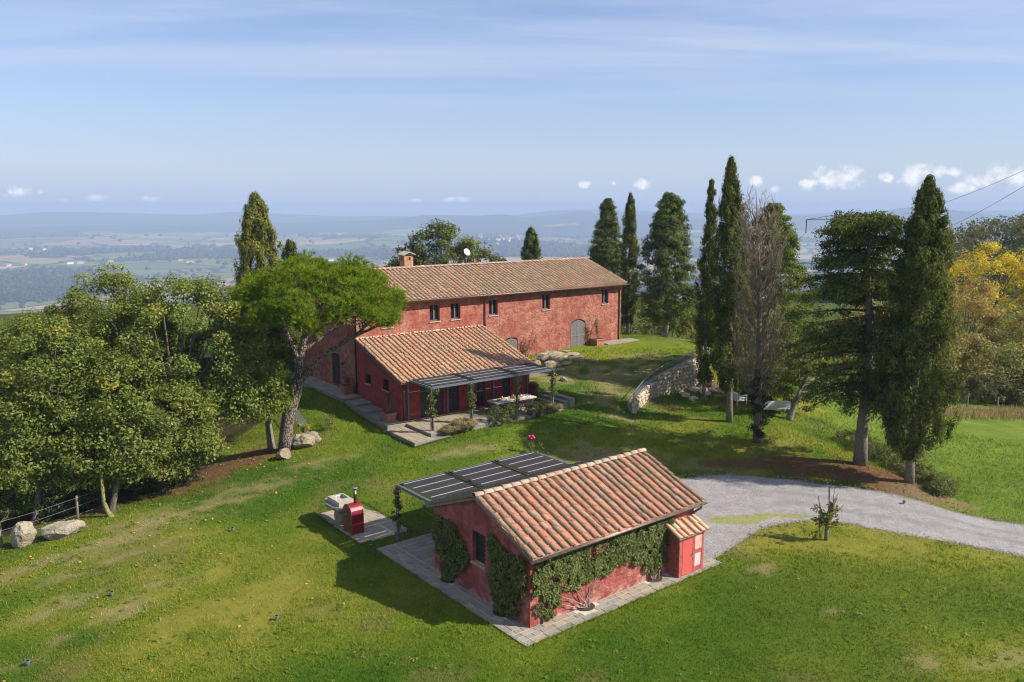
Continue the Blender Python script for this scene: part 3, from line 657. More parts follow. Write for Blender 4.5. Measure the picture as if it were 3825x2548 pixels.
def roof_slope(roof, E0, a, s, L, SL, rows, courses, cmat, pmat, csel, psel, r0=.10, jit=.017, sag=.0):
    n = np.cross(a, s); n = n if n[2] > 0 else -n
    sp = L/rows; ex = SL/courses; ct, pt_ = coppo(r0, r0*.78, ex*1.22), pantile(sp*.9, ex*1.15)
    cme, pme = tmesh('cover_tile', ct, cmat), tmesh('pan_tile', pt_, pmat)
    for kind, tpl, me, sel, off in (('pan_tile', pt_, pme, psel, .5), ('cover_tile', ct, cme, csel, 0.)):
        VV, FF, RN, nb = [], [], [], 0; cnt = rows if kind == 'pan_tile' else rows+1
        for k in range(cnt):
            wob = rng.normal(0, jit)
            for c in range(courses):
                x = (k+off)*sp; x = min(max(x, .07), L-.07)
                rz = rng.normal(0, .034); P = np.asarray(E0)+a*(x+wob+rng.normal(0, jit*.7))+s*(c*ex+rng.normal(0, .020))+n*((.012 if kind == 'cover_tile' else 0)-sag*math.sin(math.pi*x/L))
                aa_ = a*math.cos(rz)+s*math.sin(rz); ss = -a*math.sin(rz)+s*math.cos(rz)
                if sel(k, c):
                    m4 = Matrix(((aa_[0], ss[0], n[0], P[0]), (aa_[1], ss[1], n[1], P[1]), (aa_[2], ss[2], n[2], P[2]), (0, 0, 0, 1)))
                    inst(kind, me, roof, m4)
                else:
                    V = tpl[0]; VV.append(P+V[:, :1]*aa_+V[:, 1:2]*ss+V[:, 2:]*n); FF += [tuple(i+nb for i in f) for f in tpl[1]]; nb += len(V); RN += [rng.random()]*len(V)
        if VV: tag(mk(kind+'_courses', np.concatenate(VV), FF, me.materials[0], roof, kind == 'cover_tile', rnd=RN), kind='stuff')
def ridge_run(roof, P, Q, mat, r=.13, ex=.36):
    P, Q = np.asarray(P, float), np.asarray(Q, float); d = nrm(Q-P); n = int(np.linalg.norm(Q-P)/ex); ex = np.linalg.norm(Q-P)/n
    x = nrm(np.cross(UP, d))*-1; up = np.cross(d, x)*-1
    if up[2] < 0: up = -up
    x = np.cross(d, up)
    tpl = coppo(r, r*.85, ex*1.15); me = tmesh('cover_tile', tpl, mat); me.name = 'ridge_tile'
    for k in range(n):
        p = P+d*ex*k+UP*(.0+rng.normal(0, .006)); dd = nrm(d+x*rng.normal(0, .02))
        m4 = Matrix(((x[0], dd[0], up[0], p[0]), (x[1], dd[1], up[1], p[1]), (x[2], dd[2], up[2], p[2]), (0, 0, 0, 1))); inst('ridge_tile', me, roof, m4)
def gutter(P, Q, r=.075):
    P, Q = np.asarray(P, float), np.asarray(Q, float); d = nrm(Q-P); x = nrm(np.cross(d, UP)); mb = MB(); pr = []
    for rr_ in (r, r-.012):
        ks = range(9) if rr_ == r else range(8, -1, -1)
        pr += [x*rr_*math.cos(math.pi+math.pi*k/8)+UP*rr_*math.sin(math.pi+math.pi*k/8) for k in ks]
    return mb.prism([P+q for q in pr], Q-P)
def downpipe(top, z_eave, bottom_z, out_dir, r=.045, run=.35):
    """swan-neck from the gutter back to the wall, then straight down"""
    t = np.asarray(top, float); w_ = t-out_dir*run
    P = [t+UP*(z_eave-t[2]), t+UP*(z_eave-.12-t[2]), w_+UP*(z_eave-.42-t[2]), w_+UP*(z_eave-.6-t[2])]+[w_+UP*(z-t[2]) for z in np.linspace(z_eave-.8, bottom_z, 5)]
    return MB().tube(P, r, 8)
def pergola(name, f, u0, u1, v0, v1, z, base_z, posts, bays, nb, label, slope=0.):
    """steel frame v0 (house side) to v1 (open side); bays split by double bars, each with reed mats and battens"""
    c = f((u0+u1)/2, v1, base_z); t = thing(name, c, label, 'pergola')
    zf = lambda v: z+slope*(v-v1)
    P = lambda u, v, dz=0.: f(u, v, zf(v)+dz)
    for (ua, va, ub, vb) in ((u0, v1, u1, v1), (u0, v0, u1, v0)):
        MB().bar(P(ua, va, -.06), P(ub, vb, -.06), .09, .12).build('beam', STEEL, t)
    for u in (u0, u1): MB().bar(P(u, v0, -.058), P(u, v1, -.058), .09, .12).build('side_beam', STEEL, t)
    for u in posts:
        MB().obox(f(u-.045, v1-.045, base_z-.1), f.a*.09, f.b*.09, UP*(z-.12-base_z+.1)).build('post', STEEL, t)
    sg = 1 if v1 > v0 else -1
    for (ua, ub) in bays:
        m = MB(); nvs = int(abs(v1-v0)/.034); r_ = rng.random(nvs)
        for k in range(nvs):
            v = v0+sg*(.06+k*(abs(v1-v0)-.12)/nvs)
            if r_[k] < .03: continue
            o = P(ua+.02, v, .012+rng.normal(0, .003)); e = P(ub-.02, v, .012+rng.normal(0, .003)); m.obox(o, e-o, f.b*sg*.026, UP*.012)
        m.build('reed_mat', REED, t)
        for k in range(1, nb+1):
            v = v0+(v1-v0)*k/(nb+.35 if nb > 3 else nb+.6); MB().bar(P(ua+.12, v, .035), P(ub-.12, v, .035), .035, .012).build('batten', STEEL_L, t)
    for (ua, ub), (uc, ud) in zip(bays[:-1], bays[1:]):
        MB().bar(P((ub+uc)/2, v0, -.03), P((ub+uc)/2, v1, -.03), max(.06, uc-ub-.02), .05).build('cross_bar', DARK, t)
        for o_ in (-.09, .09): MB().bar(P((ub+uc)/2+o_, v0, .045), P((ub+uc)/2+o_, v1, .045), .05, .03).build('mat_roll', REED, t)
    return t
def slabs(parent, f, u0, u1, v0, v1, z, mat, bw=(.26, .36), ln=(.3, .62), skip=None, th=.05, along='u', joint=.032):
    """paving slabs in rows of varied width, each its own object"""
    me = SLABM.get(mat.name)
    if me is None:
        m = MB().obox((-.5, -.5, -1), (1, 0, 0), (0, 1, 0), (0, 0, 1)); me = bpy.data.meshes.new('paving_slab'); me.from_pydata(np.concatenate(m.V).tolist(), [], m.F); me.materials.append(mat); SLABM[mat.name] = me
    A0, A1, B0, B1 = (u0, u1, v0, v1) if along == 'u' else (v0, v1, u0, u1)
    b = B0
    while b < B1-.05:
        wd = rng.uniform(*bw); wd = B1-b if B1-b-wd < bw[0]*.6 else wd
        a = A0-rng.uniform(0, ln[0])
        while a < A1-.04:
            l_ = rng.uniform(*ln); a2 = min(a+l_, A1); a2 = A1 if A1-a2 < .12 else a2; s_ = max(a, A0)
            if a2-s_ > .06:
                uc, vc = ((s_+a2)/2, b+wd/2) if along == 'u' else (b+wd/2, (s_+a2)/2); su, sv = (a2-s_-joint, wd-joint) if along == 'u' else (wd-joint, a2-s_-joint)
                if not (skip and skip(uc, vc, su, sv)):
                    P = f(uc, vc, z+rng.normal(0, .0025)); X_, Y_ = f.a*su, f.b*sv
                    inst('paving_slab', me, parent, Matrix(((X_[0], Y_[0], 0, P[0]), (X_[1], Y_[1], 0, P[1]), (0, 0, th, P[2]), (0, 0, 0, 1))))
            a = a2
        b += wd
SLABM = {}
# ------------------------------------------------------------------ annex
LA, WA, HE, HR = 8.226, 5.677, 2.554, 3.79
an = thing('outbuilding', S(LA/2, WA/2, 0), 'small red outbuilding with terracotta tile roof and vine-covered front wall', 'building')
sl_a = (HR-HE)/3.1585
wt = lambda v: HE+(min(v, WA-v)+.32)*sl_a-.10
mb = wall_panel(S(0, 0), S.a, -S.b, LA, -.3, [(0, wt(0)), (LA, wt(0))], [])
for p_ in (wall_panel(S(0, 0), S.b, -S.a, WA, -.3, [(0, wt(0)), (WA/2, wt(WA/2)), (WA, wt(0))], [(2.42, 3.2, 1.25, 2.42, 0)], .22),
           wall_panel(S(LA, 0), S.b, S.a, WA, -.3, [(0, wt(0)), (WA/2, wt(WA/2)), (WA, wt(0))], []),
           wall_panel(S(0, WA), S.a, S.b, LA, -.3, [(0, wt(0)), (LA, wt(0))], [])):
    mb.add(np.concatenate(p_.V), p_.F)
mb.build('wall', WALL_A, an)
w_ = window(an, S(0, 0), S.b, -S.a, 2.44, 3.2, 1.27, 2.42, .20, DARK, True, False)
m = MB()
for k in range(13):                                  # closed slatted shutter
    m.obox(S(.17, 2.50, 1.36+k*.077), S.b*.64, UP*.055, -S.a*.02)
m.build('shutter', DARK, w_)
m = MB()
for k in range(9): m.obox(S(-.012, 2.36+k*.102, 2.44), S.b*.09, UP*.2, S.a*.03)
tag(m.build('brick_lintel', BRICK_RED, an), kind='stuff')
m = MB()
for k in range(15):
    for v_ in (3.21, 2.30 if k % 2 else 2.24): m.obox(S(-.010, v_, 1.2+k*.083), S.b*(.2 if v_ > 3 and k % 2 else .16 if v_ < 3 else .13), UP*.07, S.a*.03)
tag(m.build('brick_jamb', BRICK_RED, an), kind='stuff')
fs = nrm(S.b*3.1585+UP*(HR-HE)); bs = nrm(-S.b*3.1585+UP*(HR-HE)); SLA = math.hypot(3.1585, HR-HE)
E0, E1 = S(-.17, -.32, HE), S(-.17, WA+.32, HE)
nf, nb_ = np.cross(S.a, fs), np.cross(bs, S.a)
m = MB().obox(E0-nf*.10, S.a*8.57, fs*SLA, nf*.085); m.obox(E1-nb_*.10, S.a*8.57, bs*SLA, nb_*.085)
roof = m.build('roof', WOOD, an)
roof_slope(roof, E0, S.a, fs, 8.57, SLA*.985, 24, 10, COVER_A, PAN_A, lambda k, c: True, lambda k, c: True, .093)
roof_slope(roof, E1, S.a, bs, 8.57, SLA*.985, 24, 10, COVER_A, PAN_A, lambda k, c: c > 7, lambda k, c: False, .093)
ridge_run(roof, S(-.2, WA/2, HR+.02), S(8.43, WA/2, HR+.02), RIDGE, .125, .40)
for q in ((E0, nf, fs), (E1, nb_, bs)):               # mortared verge tiles along both gables
    for u_ in (0., 8.57-.10):
        MB().obox(q[0]+S.a*u_+q[1]*.0, S.a*.10, q[2]*SLA*.99, q[1]*.035).build('verge', PAN_A, roof)
gutter(S(-.25, -.38, HE-.03), S(8.5, -.38, HE-.03)).build('gutter', COPPER, an, True)
gutter(S(-.25, WA+.38, HE-.03), S(8.5, WA+.38, HE-.03)).build('gutter', COPPER, an, True)
downpipe(S(.5, -.38, 0), HE-.06, .04, -S.b).build('downpipe', COPPER, an, True)
downpipe(S(8.2, -.38, 0), HE-.06, 1.9, -S.b).build('downpipe', COPPER, an, True)
# utility cupboard leaning on the front wall
cu0, cu1, cv, ch = 6.69, 8.10, -.62, 1.62
wp = wall_panel(S(cu0, cv), S.a, -S.b, cu1-cu0, -.2, [(0, ch), (cu1-cu0, ch)], [(.18, .76, .08, 1.42, 0), (.9, 1.28, .92, 1.46, 0), (.9, 1.24, .25, .74, 0)], .03)
for a_, n_ in ((cu0, -S.a), (cu1, S.a)):
    p_ = wall_panel(S(a_, cv), S.b, n_, -cv-.01, -.2, [(0, ch), (-cv-.01, ch+.26)], []); wp.add(np.concatenate(p_.V), p_.F)
cw = wp.build('cupboard_wall', BRICK_RED, an)
m = MB(); rngb = np.random.default_rng(3)
for k in range(20):
    for uu, wd in ((.0, .17), (.78, .1), (1.3, .11)):
        if rngb.random() < .85: m.obox(S(cu0+uu, cv-.012, .03+k*.08), S.a*(wd+(.02 if k % 2 else 0)), UP*.066, S.b*.02)
    if k < 21 and rngb.random() < .9: m.obox(S(cu0-.012, cv+.02+.28*(k % 2), .03+k*.08), S.b*.27, UP*.066, S.a*.02)
tag(m.build('brick_course', BRICK_RED, an), kind='stuff')
d_ = MB().obox(S(cu0+.19, cv+.02, .09), S.a*.56, UP*1.32, -S.b*.035).build('cupboard_door', DOOR_RED, an)
MB().obox(S(cu0+.66, cv-.03, .72), S.a*.03, UP*.1, S.b*.03).build('handle', DARK, d_)
MB().obox(S(cu0+.9, cv+.02, .92), S.a*.38, UP*.54, -S.b*.03).build('meter_hatch', simple('faded_red_hatch', (.50, .16, .15), .7, 0, .35, 4., 0, (.62, .38, .36)), an)
MB().obox(S(cu0+.9, cv+.02, .25), S.a*.34, UP*.49, -S.b*.028).build('meter_hatch', simple('pale_pink_panel', (.62, .42, .40), .8, 0, .15, 4.), an)
cs = nrm(S.b*(-cv+.12)+UP*.36); cE = S(cu0-.12, cv-.12, ch-.03); cn_ = np.cross(S.a, cs); cL = cu1-cu0+.24; cSL = math.hypot(-cv+.10, .34)
cr = MB().obox(cE-cn_*.06, S.a*cL, cs*cSL, cn_*.05).build('cupboard_roof', WOOD, an)
roof_slope(cr, cE, S.a, cs, cL, cSL, 5, 2, tile_mat('tile_cover_cupboard', [(.60, .42, .28), (.52, .33, .2), (.62, .47, .33), (.55, .30, .17)], (.40, .33, .22), .0), PAN_A, lambda k, c: True, lambda k, c: True, .10)
# paving round the annex
pv_ = MB()
for (a, b, c, d) in ((-.80, 9.07, -.77, -.005), (-.80, -.005, -.004, 8.75), (-.004, 7.70, WA+.005, 8.75)):
    pv_.obox(S(a, c, -.12), S.a*(b-a), S.b*(d-c), UP*.142)
pave = tag(pv_.build('pavement', MORTAR), kind='structure')
PITS = [(2.45, -.02, .36), (5.95, -.02, .36), (-.02, 4.65, .36), (-.02, 1.42, .36)]
sk = lambda u, v, su, sv: any(math.hypot(u-a, v-b) < r+.03 for a, b, r in PITS) or (cu0-.05 < u < cu1+.05 and v > cv)
slabs(pave, S, -.84, 9.1, -.80, -.02, .038, SLAB, (.22, .32), (.28, .62), sk)
slabs(pave, S, -.84, -.02, -.01, 8.78, .038, SLAB, (.2, .34), (.28, .55), sk, along='v')
slabs(pave, S, .0, 7.73, WA+.02, 8.78, .038, SLAB, (.3, .42), (.34, .66), sk)
for i, (a, b, r) in enumerate(PITS):
    th = np.linspace(0, math.pi, 13); pts = [S(a+r*math.cos(t), b-r*math.sin(t), .03) if b > -.5 and a > 0 else S(a-r*math.sin(t), b+r*math.cos(t), .03) for t in th]
    m = MB().add(pts+[p+UP*.014 for p in pts], [tuple(range(13, 26))[::-1] if a > 0 else tuple(range(13, 26))]); m.build('planting_pit', SOIL, pave)
pergola('pergola', S, .28, 7.6, WA+.30, 8.85, 2.50, .0, (.28, 3.9, 7.6), [(.36, 2.62), (2.8, 5.1), (5.28, 7.52)], 4, 'steel pergola with black reed mats behind the small outbuilding', .0)
# ------------------------------------------------------------------ farmhouse
LM, WM, ZE, ZR = 22.7, 8.66, 7.734, 9.399
sl_m = (ZR-ZE)/(WM/2+.5065); EX, EV, ZET, ZEF = 9.36, 5.5056, 5.50, 3.718; sl_e = (ZET-ZEF)/(EV+.3)
fh = thing('farmhouse', M(LM/2, 0, 2.), 'long two-storey red farmhouse with tile roof and lean-to wing', 'farmhouse')
tm = lambda v: ZE+(min(v, WM-v)+.5065)*sl_m-.12
WIN = [(1.76, 2.52, 6.05, 7.2), (5.30, 6.07, 6.15, 7.25), (6.94, 7.70, 6.15, 7.25), (10.07, 10.81, 6.17, 7.25), (14.80, 15.51, 6.22, 7.31), (20.64, 21.32, 6.22, 7.32)]
DOORS = [(17.52, 19.04, 2.90, 5.24, .42), (11.45, 12.56, 2.60, 4.44, .22)]
mb = wall_panel(M(0, 0), M.a, -M.b, LM, .3, [(0, tm(0)), (LM, tm(0))], [(a, b, c, d, 0) for a, b, c, d in WIN]+DOORS, .2)
GD = (2.55, 3.80, 2.02, 4.15, .3)
for p_ in (wall_panel(M(0, 0), M.b, -M.a, WM, .0, [(0, tm(0)), (WM/2, tm(WM/2)), (WM, tm(0))], [GD, (3.55, 4.15, 6.2, 7.2, 0)], .2),
           wall_panel(M(LM, 0), M.b, M.a, WM, .3, [(0, tm(0)), (WM/2, tm(WM/2)), (WM, tm(0))], []), wall_panel(M(0, WM), M.a, M.b, LM, .0, [(0, tm(0)), (LM, tm(0))], [])):
    mb.add(np.concatenate(p_.V), p_.F)
mb.build('wall', WALL_M, fh)
te = lambda v: ZET+v*sl_e-.10
DEX = [(1.27, 2.87, 1.42, 3.42), (3.28, 3.98, 1.5, 3.4), (5.25, 5.91, 1.5, 3.4), (7.19, 7.84, 1.5, 3.4)]
mb = wall_panel(M(0, -EV), M.a, -M.b, EX, .5, [(0, te(-EV)), (EX, te(-EV))], [(a, b, c, d, 0) for a, b, c, d in DEX], .2)
for u_, n_, op in ((0, -M.a, [(1.46, 2.2, 2.92, 3.58, 0), (3.72, 4.44, 2.92, 3.52, 0)]), (EX, M.a, [])):
    p_ = wall_panel(M(u_, -EV), M.b, n_, EV, .5, [(0, te(-EV)), (EV, te(0))], op, .2); mb.add(np.concatenate(p_.V), p_.F)
mb.build('wing_wall', simple('deep_red_plaster', (.29, .042, .038), .95, 0, .35, 2.2, .02, (.20, .03, .03)), fh)
for a, b in ((1.46, 2.2), (3.72, 4.44)):
    z0_, z1_ = (2.92, 3.58) if a < 3 else (2.92, 3.52); window(fh, M(0, -EV), M.b, -M.a, a, b, z0_, z1_, .18, DARK, True, False)
for a, b, c, d in WIN: window(fh, M(0, 0), M.a, -M.b, a, b, c, d)
window(fh, M(0, 0), M.b, -M.a, 3.55, 4.15, 6.2, 7.2, .17, DARK)
# brick surrounds of the upper windows
for a, b, c, d in WIN:
    m = MB()
    for k in range(14):
        z_ = c+k*.08
        if z_ > d: break
        w1, w2 = (.16, .26) if k % 2 else (.26, .16)
        m.obox(M(a-w1, -.006, z_), M.a*(w1-.004), UP*.066, M.b*.02); m.obox(M(b+.004, -.006, z_), M.a*w2, UP*.066, M.b*.02)
    tag(m.build('brick_surround', BRICK_RED, fh), kind='stuff')
def arched_door(name, P0, du, no, u0, u1, z0, z1, rise, mat, rec=.06, nl=30, frame=DARK):
    pt = lambda u, z, d=0.: np.asarray(P0)+du*u+UP*z-no*d
    dr = MB().prism([pt(u, z, rec+.05) for u, z in arch_poly(u0, u1, z0, z1, rise)], no*.02).build(name, frame, fh)
    c = (u0+u1)/2
    for a, b in ((u0+.03, c-.012), (c+.012, u1-.03)):
        m = MB(); n = nl
        def top(u):
            t = min(1, abs(u-c)/((u1-u0)/2)); return z1-rise+rise*math.sqrt(max(0, 1-t*t))-.03 if rise else z1-.03
        for k in range(n):                             # narrow slats
            za, zb_ = z0+.06+k*(z1-z0-.1)/n, z0+.06+(k+.72)*(z1-z0-.1)/n
            a2, b2 = a+.06, b-.06
            if zb_ > top(a2) or zb_ > top(b2):
                lim = (u1-u0)/2*math.sqrt(max(0, 1-min(1, max(0, (zb_-(z1-rise)+.05)/max(rise, .01)))**2))-.06
                a2, b2 = max(a2, c-lim), min(b2, c+lim)
            if b2-a2 > .05: m.obox(pt(a2, za, rec+.03), du*(b2-a2), UP*(zb_-za), no*.022)
        for u_ in (a, b-.06): m.obox(pt(u_, z0+.02, rec+.035), du*.06, UP*(min(top(u_), top(u_+.06))-z0-.03), no*.04)
        for z_ in (z0+.03, (z0+z1)/2-.12): m.obox(pt(a+.06, z_, rec+.033), du*(b-a-.12), UP*.08, no*.04)
        m.build('door_leaf', mat, dr)
    MB().obox(pt(c-.06, z0+1.05, rec-.03), du*.12, UP*.025, no*.03).build('handle', GALV, dr)
    return dr
arched_door('arched_door', M(0, 0), M.a, -M.b, 17.54, 19.02, 2.92, 5.22, .42, LOUVER, .03, 46)
arched_door('arched_door', M(0, 0), M.a, -M.b, 11.47, 12.54, 2.62, 4.42, .22, LOUVER, .03, 36)
arched_door('arched_door', M(0, 0), M.b, -M.a, 2.57, 3.78, 2.04, 4.13, .3, DARK, .10, 20)
GDOOR = simple('dark_slatted_door', (.045, .045, .043), .5, 0, .3, 9.)
for a, b, c, d in DEX:
    arched_door('glazed_door', M(0, -EV), M.a, -M.b, a+.02, b-.02, c+.02, d-.02, 0, GDOOR, .10, 22)
    m = MB()
    for k in range(int((b-a+.16)/.1)): m.obox(M(a-.08+k*.1, -EV-.05, c-.09), M.a*.09, UP*.085, M.b*.14)
    m.build('brick_sill', BRICK_RED, fh)
# roofs
mfs, mbs = nrm(M.b*(WM/2+.5065)+UP*(ZR-ZE)), nrm(-M.b*(WM/2+.5065)+UP*(ZR-ZE)); MSL = math.hypot(WM/2+.5065, ZR-ZE)
mE0, mE1 = M(-.14, -.5065, ZE), M(-.14, WM+.5065, ZE); mnf, mnb = np.cross(M.a, mfs), np.cross(mbs, M.a)
m = MB().obox(mE0-mnf*.20, M.a*22.98, mfs*MSL, mnf*.09); m.obox(mE1-mnb*.11, M.a*22.98, mbs*MSL, mnb*.095)
mroof = m.build('roof', WOOD, fh)
roof_slope(mroof, mE0, M.a, mfs, 22.98, MSL*.985, 72, 14, COVER_M, PAN_M, lambda k, c: False, lambda k, c: False, .098, .018, .09)
MB().obox(mE1+mnb*.0, M.a*22.98, mbs*MSL, mnb*.03).build('roof_underlay', PAN_M, mroof)
ridge_run(mroof, M(-.16, WM/2, ZR+.0), M(22.86, WM/2, ZR+.0), RIDGE, .12, .38)
es = nrm(M.b*(EV+.3)+UP*(ZET-ZEF)); ESL = math.hypot(EV+.3, ZET-ZEF); eE = M(-.12, -EV-.3, ZEF); en = np.cross(M.a, es)
eroof = MB().obox(eE-en*.15, M.a*9.62, es*ESL*.995, en*.085).build('wing_roof', WOOD, fh)
roof_slope(eroof, eE, M.a, es, 9.62, ESL*.985, 28, 17, COVER_E, PAN_M, lambda k, c: c < 10, lambda k, c: False, .10, .018, .05)
m = MB()
for k in range(40): m.obox(M(-.1+k*.24+rng.normal(0, .03), -.07, ZET+.02+rng.normal(0, .01)), M.a*rng.uniform(.1, .2), M.b*.06, UP*rng.uniform(.04, .09))
m.build('mortar_flashing', simple('pale_pink_mortar', (.62, .42, .36), .95, 0, .2, 10.), eroof)
gutter(M(-.2, -.585, ZE-.04), M(22.95, -.585, ZE-.04), .085).build('gutter', COPPER, fh, True)
gutter(M(-.15, -EV-.37, ZEF-.04), M(9.6, -EV-.37, ZEF-.04), .075).build('gutter', COPPER, fh, True)
downpipe(M(9.7, -.585, 0), ZE-.06, 5.45, -M.b, .05, .52).build('downpipe', COPPER, fh, True)
downpipe(M(22.5, -.585, 0), ZE-.06, 3.1, -M.b, .05, .52).build('downpipe', COPPER, fh, True)
MB().tube([M(-.06, .12, z) for z in np.linspace(7.5, 2., 6)], .05, 8).build('downpipe', DARK, fh, True)
MB().tube([M(.16, -EV-.07, z) for z in (ZEF-.1, 2.6, 1.42)], .045, 8).build('downpipe', COPPER, fh, True)
for u_ in (.43, 3.11, 6.48, 9.13): MB().obox(M(u_-.05, -EV-.12, 1.38), M.a*.1, M.b*.1, UP*2.35).build('wall_post', STEEL, fh)
# chimney with brick courses, openings and tiled cap
cx = M(6.0, WM/2+.15)
uc_ = uv_of(M, cx[0], cx[1])
ch = MB()
def cbrick(mb_, u, v, z, du_, dv_, dz_): mb_.obox(M(u, v, z), M.a*du_, M.b*dv_, UP*dz_)
cb = MB(); cbrick(cb, uc_[0]+.012, uc_[1]+.012, ZR-.6, .676, .676, 1.06); chim = cb.build('chimney', MORTAR, fh)
m = MB()
for k in range(14):
    z_ = ZR-.55+k*.075
    for j in range(3):
        o_ = .115*(k % 2); a_ = -o_+j*.235; b_ = min(.70, a_+.228); a_ = max(0, a_)
        if b_-a_ < .03: continue
        cbrick(m, uc_[0]+a_, uc_[1]+.0, z_, b_-a_, .05, .066); cbrick(m, uc_[0]+a_, uc_[1]+.65, z_, b_-a_, .05, .066)
        cbrick(m, uc_[0], uc_[1]+.05+a_*.85, z_, .05, (b_-a_)*.85, .066); cbrick(m, uc_[0]+.65, uc_[1]+.05+a_*.85, z_, .05, (b_-a_)*.85, .066)
tag(m.build('brick_course', BRICK_C, chim), kind='stuff')
m = MB()
for a_, b_ in ((0, 0), (.25, 0), (.5, 0), (0, .5), (.25, .5), (.5, .5), (0, .25), (.5, .25)): cbrick(m, uc_[0]+a_, uc_[1]+b_, ZR+.50, .2 if a_ != .25 else .09, .2 if b_ != .25 else .09, .24)
cbrick(m, uc_[0], uc_[1], ZR+.745, .7, .7, .05); m.build('flue_head', BRICK_C, chim)
m = MB(); c0 = M(uc_[0]+.35, uc_[1]+.35, ZR)
for sgn in (-1, 1):
    for k in range(4): m.obox(c0+M.b*(-.5+k*.25)+UP*1.06, M.a*sgn*.5-UP*.2, M.b*.235, UP*.05)
m.build('chimney_cap', RIDGE, chim)
# satellite dish on its pole
dp = M(11.5, WM/2+.6); zt_ = ZR-.2
dt = thing('satellite_dish', (dp[0], dp[1], zt_), 'white satellite dish on a pole behind the farmhouse ridge', 'satellite dish')
MB().tube([dp+UP*(zt_), dp+UP*(zt_+1.05)], .03, 6).build('pole', GALV, dt)
nd = nrm((.55, -.62, .42)); xd = nrm(np.cross(UP, nd)); yd = np.cross(nd, xd); V = []; F = []
for k, (r_, h_) in enumerate(((0.02, -.10), (.13, -.08), (.23, -.045), (.28, -.02))):
    for j in range(20): V.append(dp+UP*(zt_+1.05)+nd*(.12+h_)+xd*r_*math.cos(j*math.pi/10)+yd*r_*math.sin(j*math.pi/10))
F = [(i*20+j, i*20+(j+1) % 20, (i+1)*20+(j+1) % 20, (i+1)*20+j) for i in range(3) for j in range(20)]+[tuple(range(20))[::-1]]
mk('dish', V, F, WHITE, dt, True); MB().tube([dp+UP*(zt_+1.05)+nd*.02-yd*.3, dp+UP*(zt_+1.05)+nd*.42-yd*.1], .012, 5).build('feed_arm', GALV, dt)
m = MB().prism([M(11.7, WM/2-.1, ZR+.05), M(12.02, WM/2-.1, ZR+.05), M(11.7, WM/2-.1, ZR+.5)], M.b*.08); tag(m.build('vent_fin', BRICK_RED, fh))
pg = pergola('pergola', M, .38, 9.07, -EV-.42, -EV-2.751, 3.873, 1.38, (.38, 3.0, 6.3, 9.07), [(.46, 3.1), (3.3, 6.2), (6.4, 9.0)], 3, 'steel pergola with reed mats over the dining terrace', .0)
# ------------------------------------------------------------------ terrace, paths, steps
ZT = 1.40
def sheet(name, f, u0, u1, v0, v1, ztop, th, mat=MORTAR, parent=None):
    return MB().obox(f(u0, v0, ztop-th), f.a*(u1-u0), f.b*(v1-v0), UP*th)
ter = tag(sheet('terrace', M, -.02, 9.42, -8.85, -EV-.005, ZT-.012, .7).build('terrace', STEP), kind='structure')
slabs(ter, M, .0, 9.4, -8.83, -EV-.02, ZT, SLAB_T, (.34, .5), (.4, .75), lambda u, v, su, sv: u > 3.6 and v < -8.0)
low = MB().obox(M(-1.32, -9.32, .5), M.a*1.28, M.b*3.2, UP*.728)
low.obox(M(-.04, -9.32, .5), M.a*1.0, M.b*.46, UP*.727)
lowp = tag(low.build('landing', STEP), kind='structure')
slabs(lowp, M, -1.30, -.05, -9.30, -6.14, 1.24, SLAB_T, (.36, .5), (.4, .7))
path = MB(); stp = [(-1.22, -6.1, -4.75, 1.42), (-1.22, -4.74, -3.35, 1.56), (-1.22, -3.34, -1.95, 1.70), (-1.22, -1.94, -.55, 1.84), (-1.3, -.54, 8.9, 1.96)]
for u0, v0, v1, z in stp: path.obox(M(u0, v0, .4), M.a*(-.01-u0), M.b*(v1-v0), UP*(z-.4-.012))
pth = tag(path.build('side_path', STEP), kind='structure')
for u0, v0, v1, z in stp: slabs(pth, M, u0+.01, -.03, v0+.01, v1-.01, z, SLAB, (.34, .46), (.38, .6))
pf = MB().obox(M(16.3, -.95, 2.5), M.a*4.0, M.b*.93, UP*.60); pf.obox(M(20.31, -1.15, 2.5), M.a*3.4, M.b*1.13, UP*.77)
pfr = tag(pf.build('door_path', STEP), kind='structure')
slabs(pfr, M, 16.32, 20.3, -.93, -.02, 3.115, SLAB, (.4, .5), (.5, .9)); slabs(pfr, M, 20.33, 23.7, -1.13, -.02, 3.285, SLAB, (.4, .55), (.5, .9))
def steps(name, items, mat, nose, f, label):
    c = items[0]; t = thing(name, f(c[0], c[2], c[4]-.3), label, 'steps')
    for (u0, u1, v0, v1, z) in items:
        tr = MB().obox(f(u0, v0, z-.9), f.a*(u1-u0), f.b*(v1-v0), UP*.9).build('tread', mat, t)
    return t
st1 = steps('stone_steps', [(9.44, 9.80, -8.35, -5.95, 1.56), (9.80, 10.16, -8.5, -6.0, 1.72), (10.16, 10.55, -8.6, -6.05, 1.88)], STEP, None, M, 'wide grey stone steps beside the right end of the dining terrace')
t = thing('corten_steps', M(10.6, -5.6, 1.9), 'gravel steps with rusty steel risers above the stone steps', 'steps')
GRAVT = simple('tan_gravel_tread', (.33, .28, .20), 1., 0, .3, 30., .01)
for k, (v0, v1, z, ue) in enumerate(((-6.0, -5.5, 2.06, 11.9), (-5.5, -5.0, 2.24, 11.75), (-5.0, -4.5, 2.42, 11.5))):
    tr = MB().obox(M(9.44, v0+.012, z-.8), M.a*(ue-9.44), M.b*(v1-v0), UP*.79).build('tread', GRAVT, t)
    MB().obox(M(9.44, v0-.012, z-.16), M.a*(ue-9.42), M.b*.022, UP*.165).build('riser', CORTEN, t)
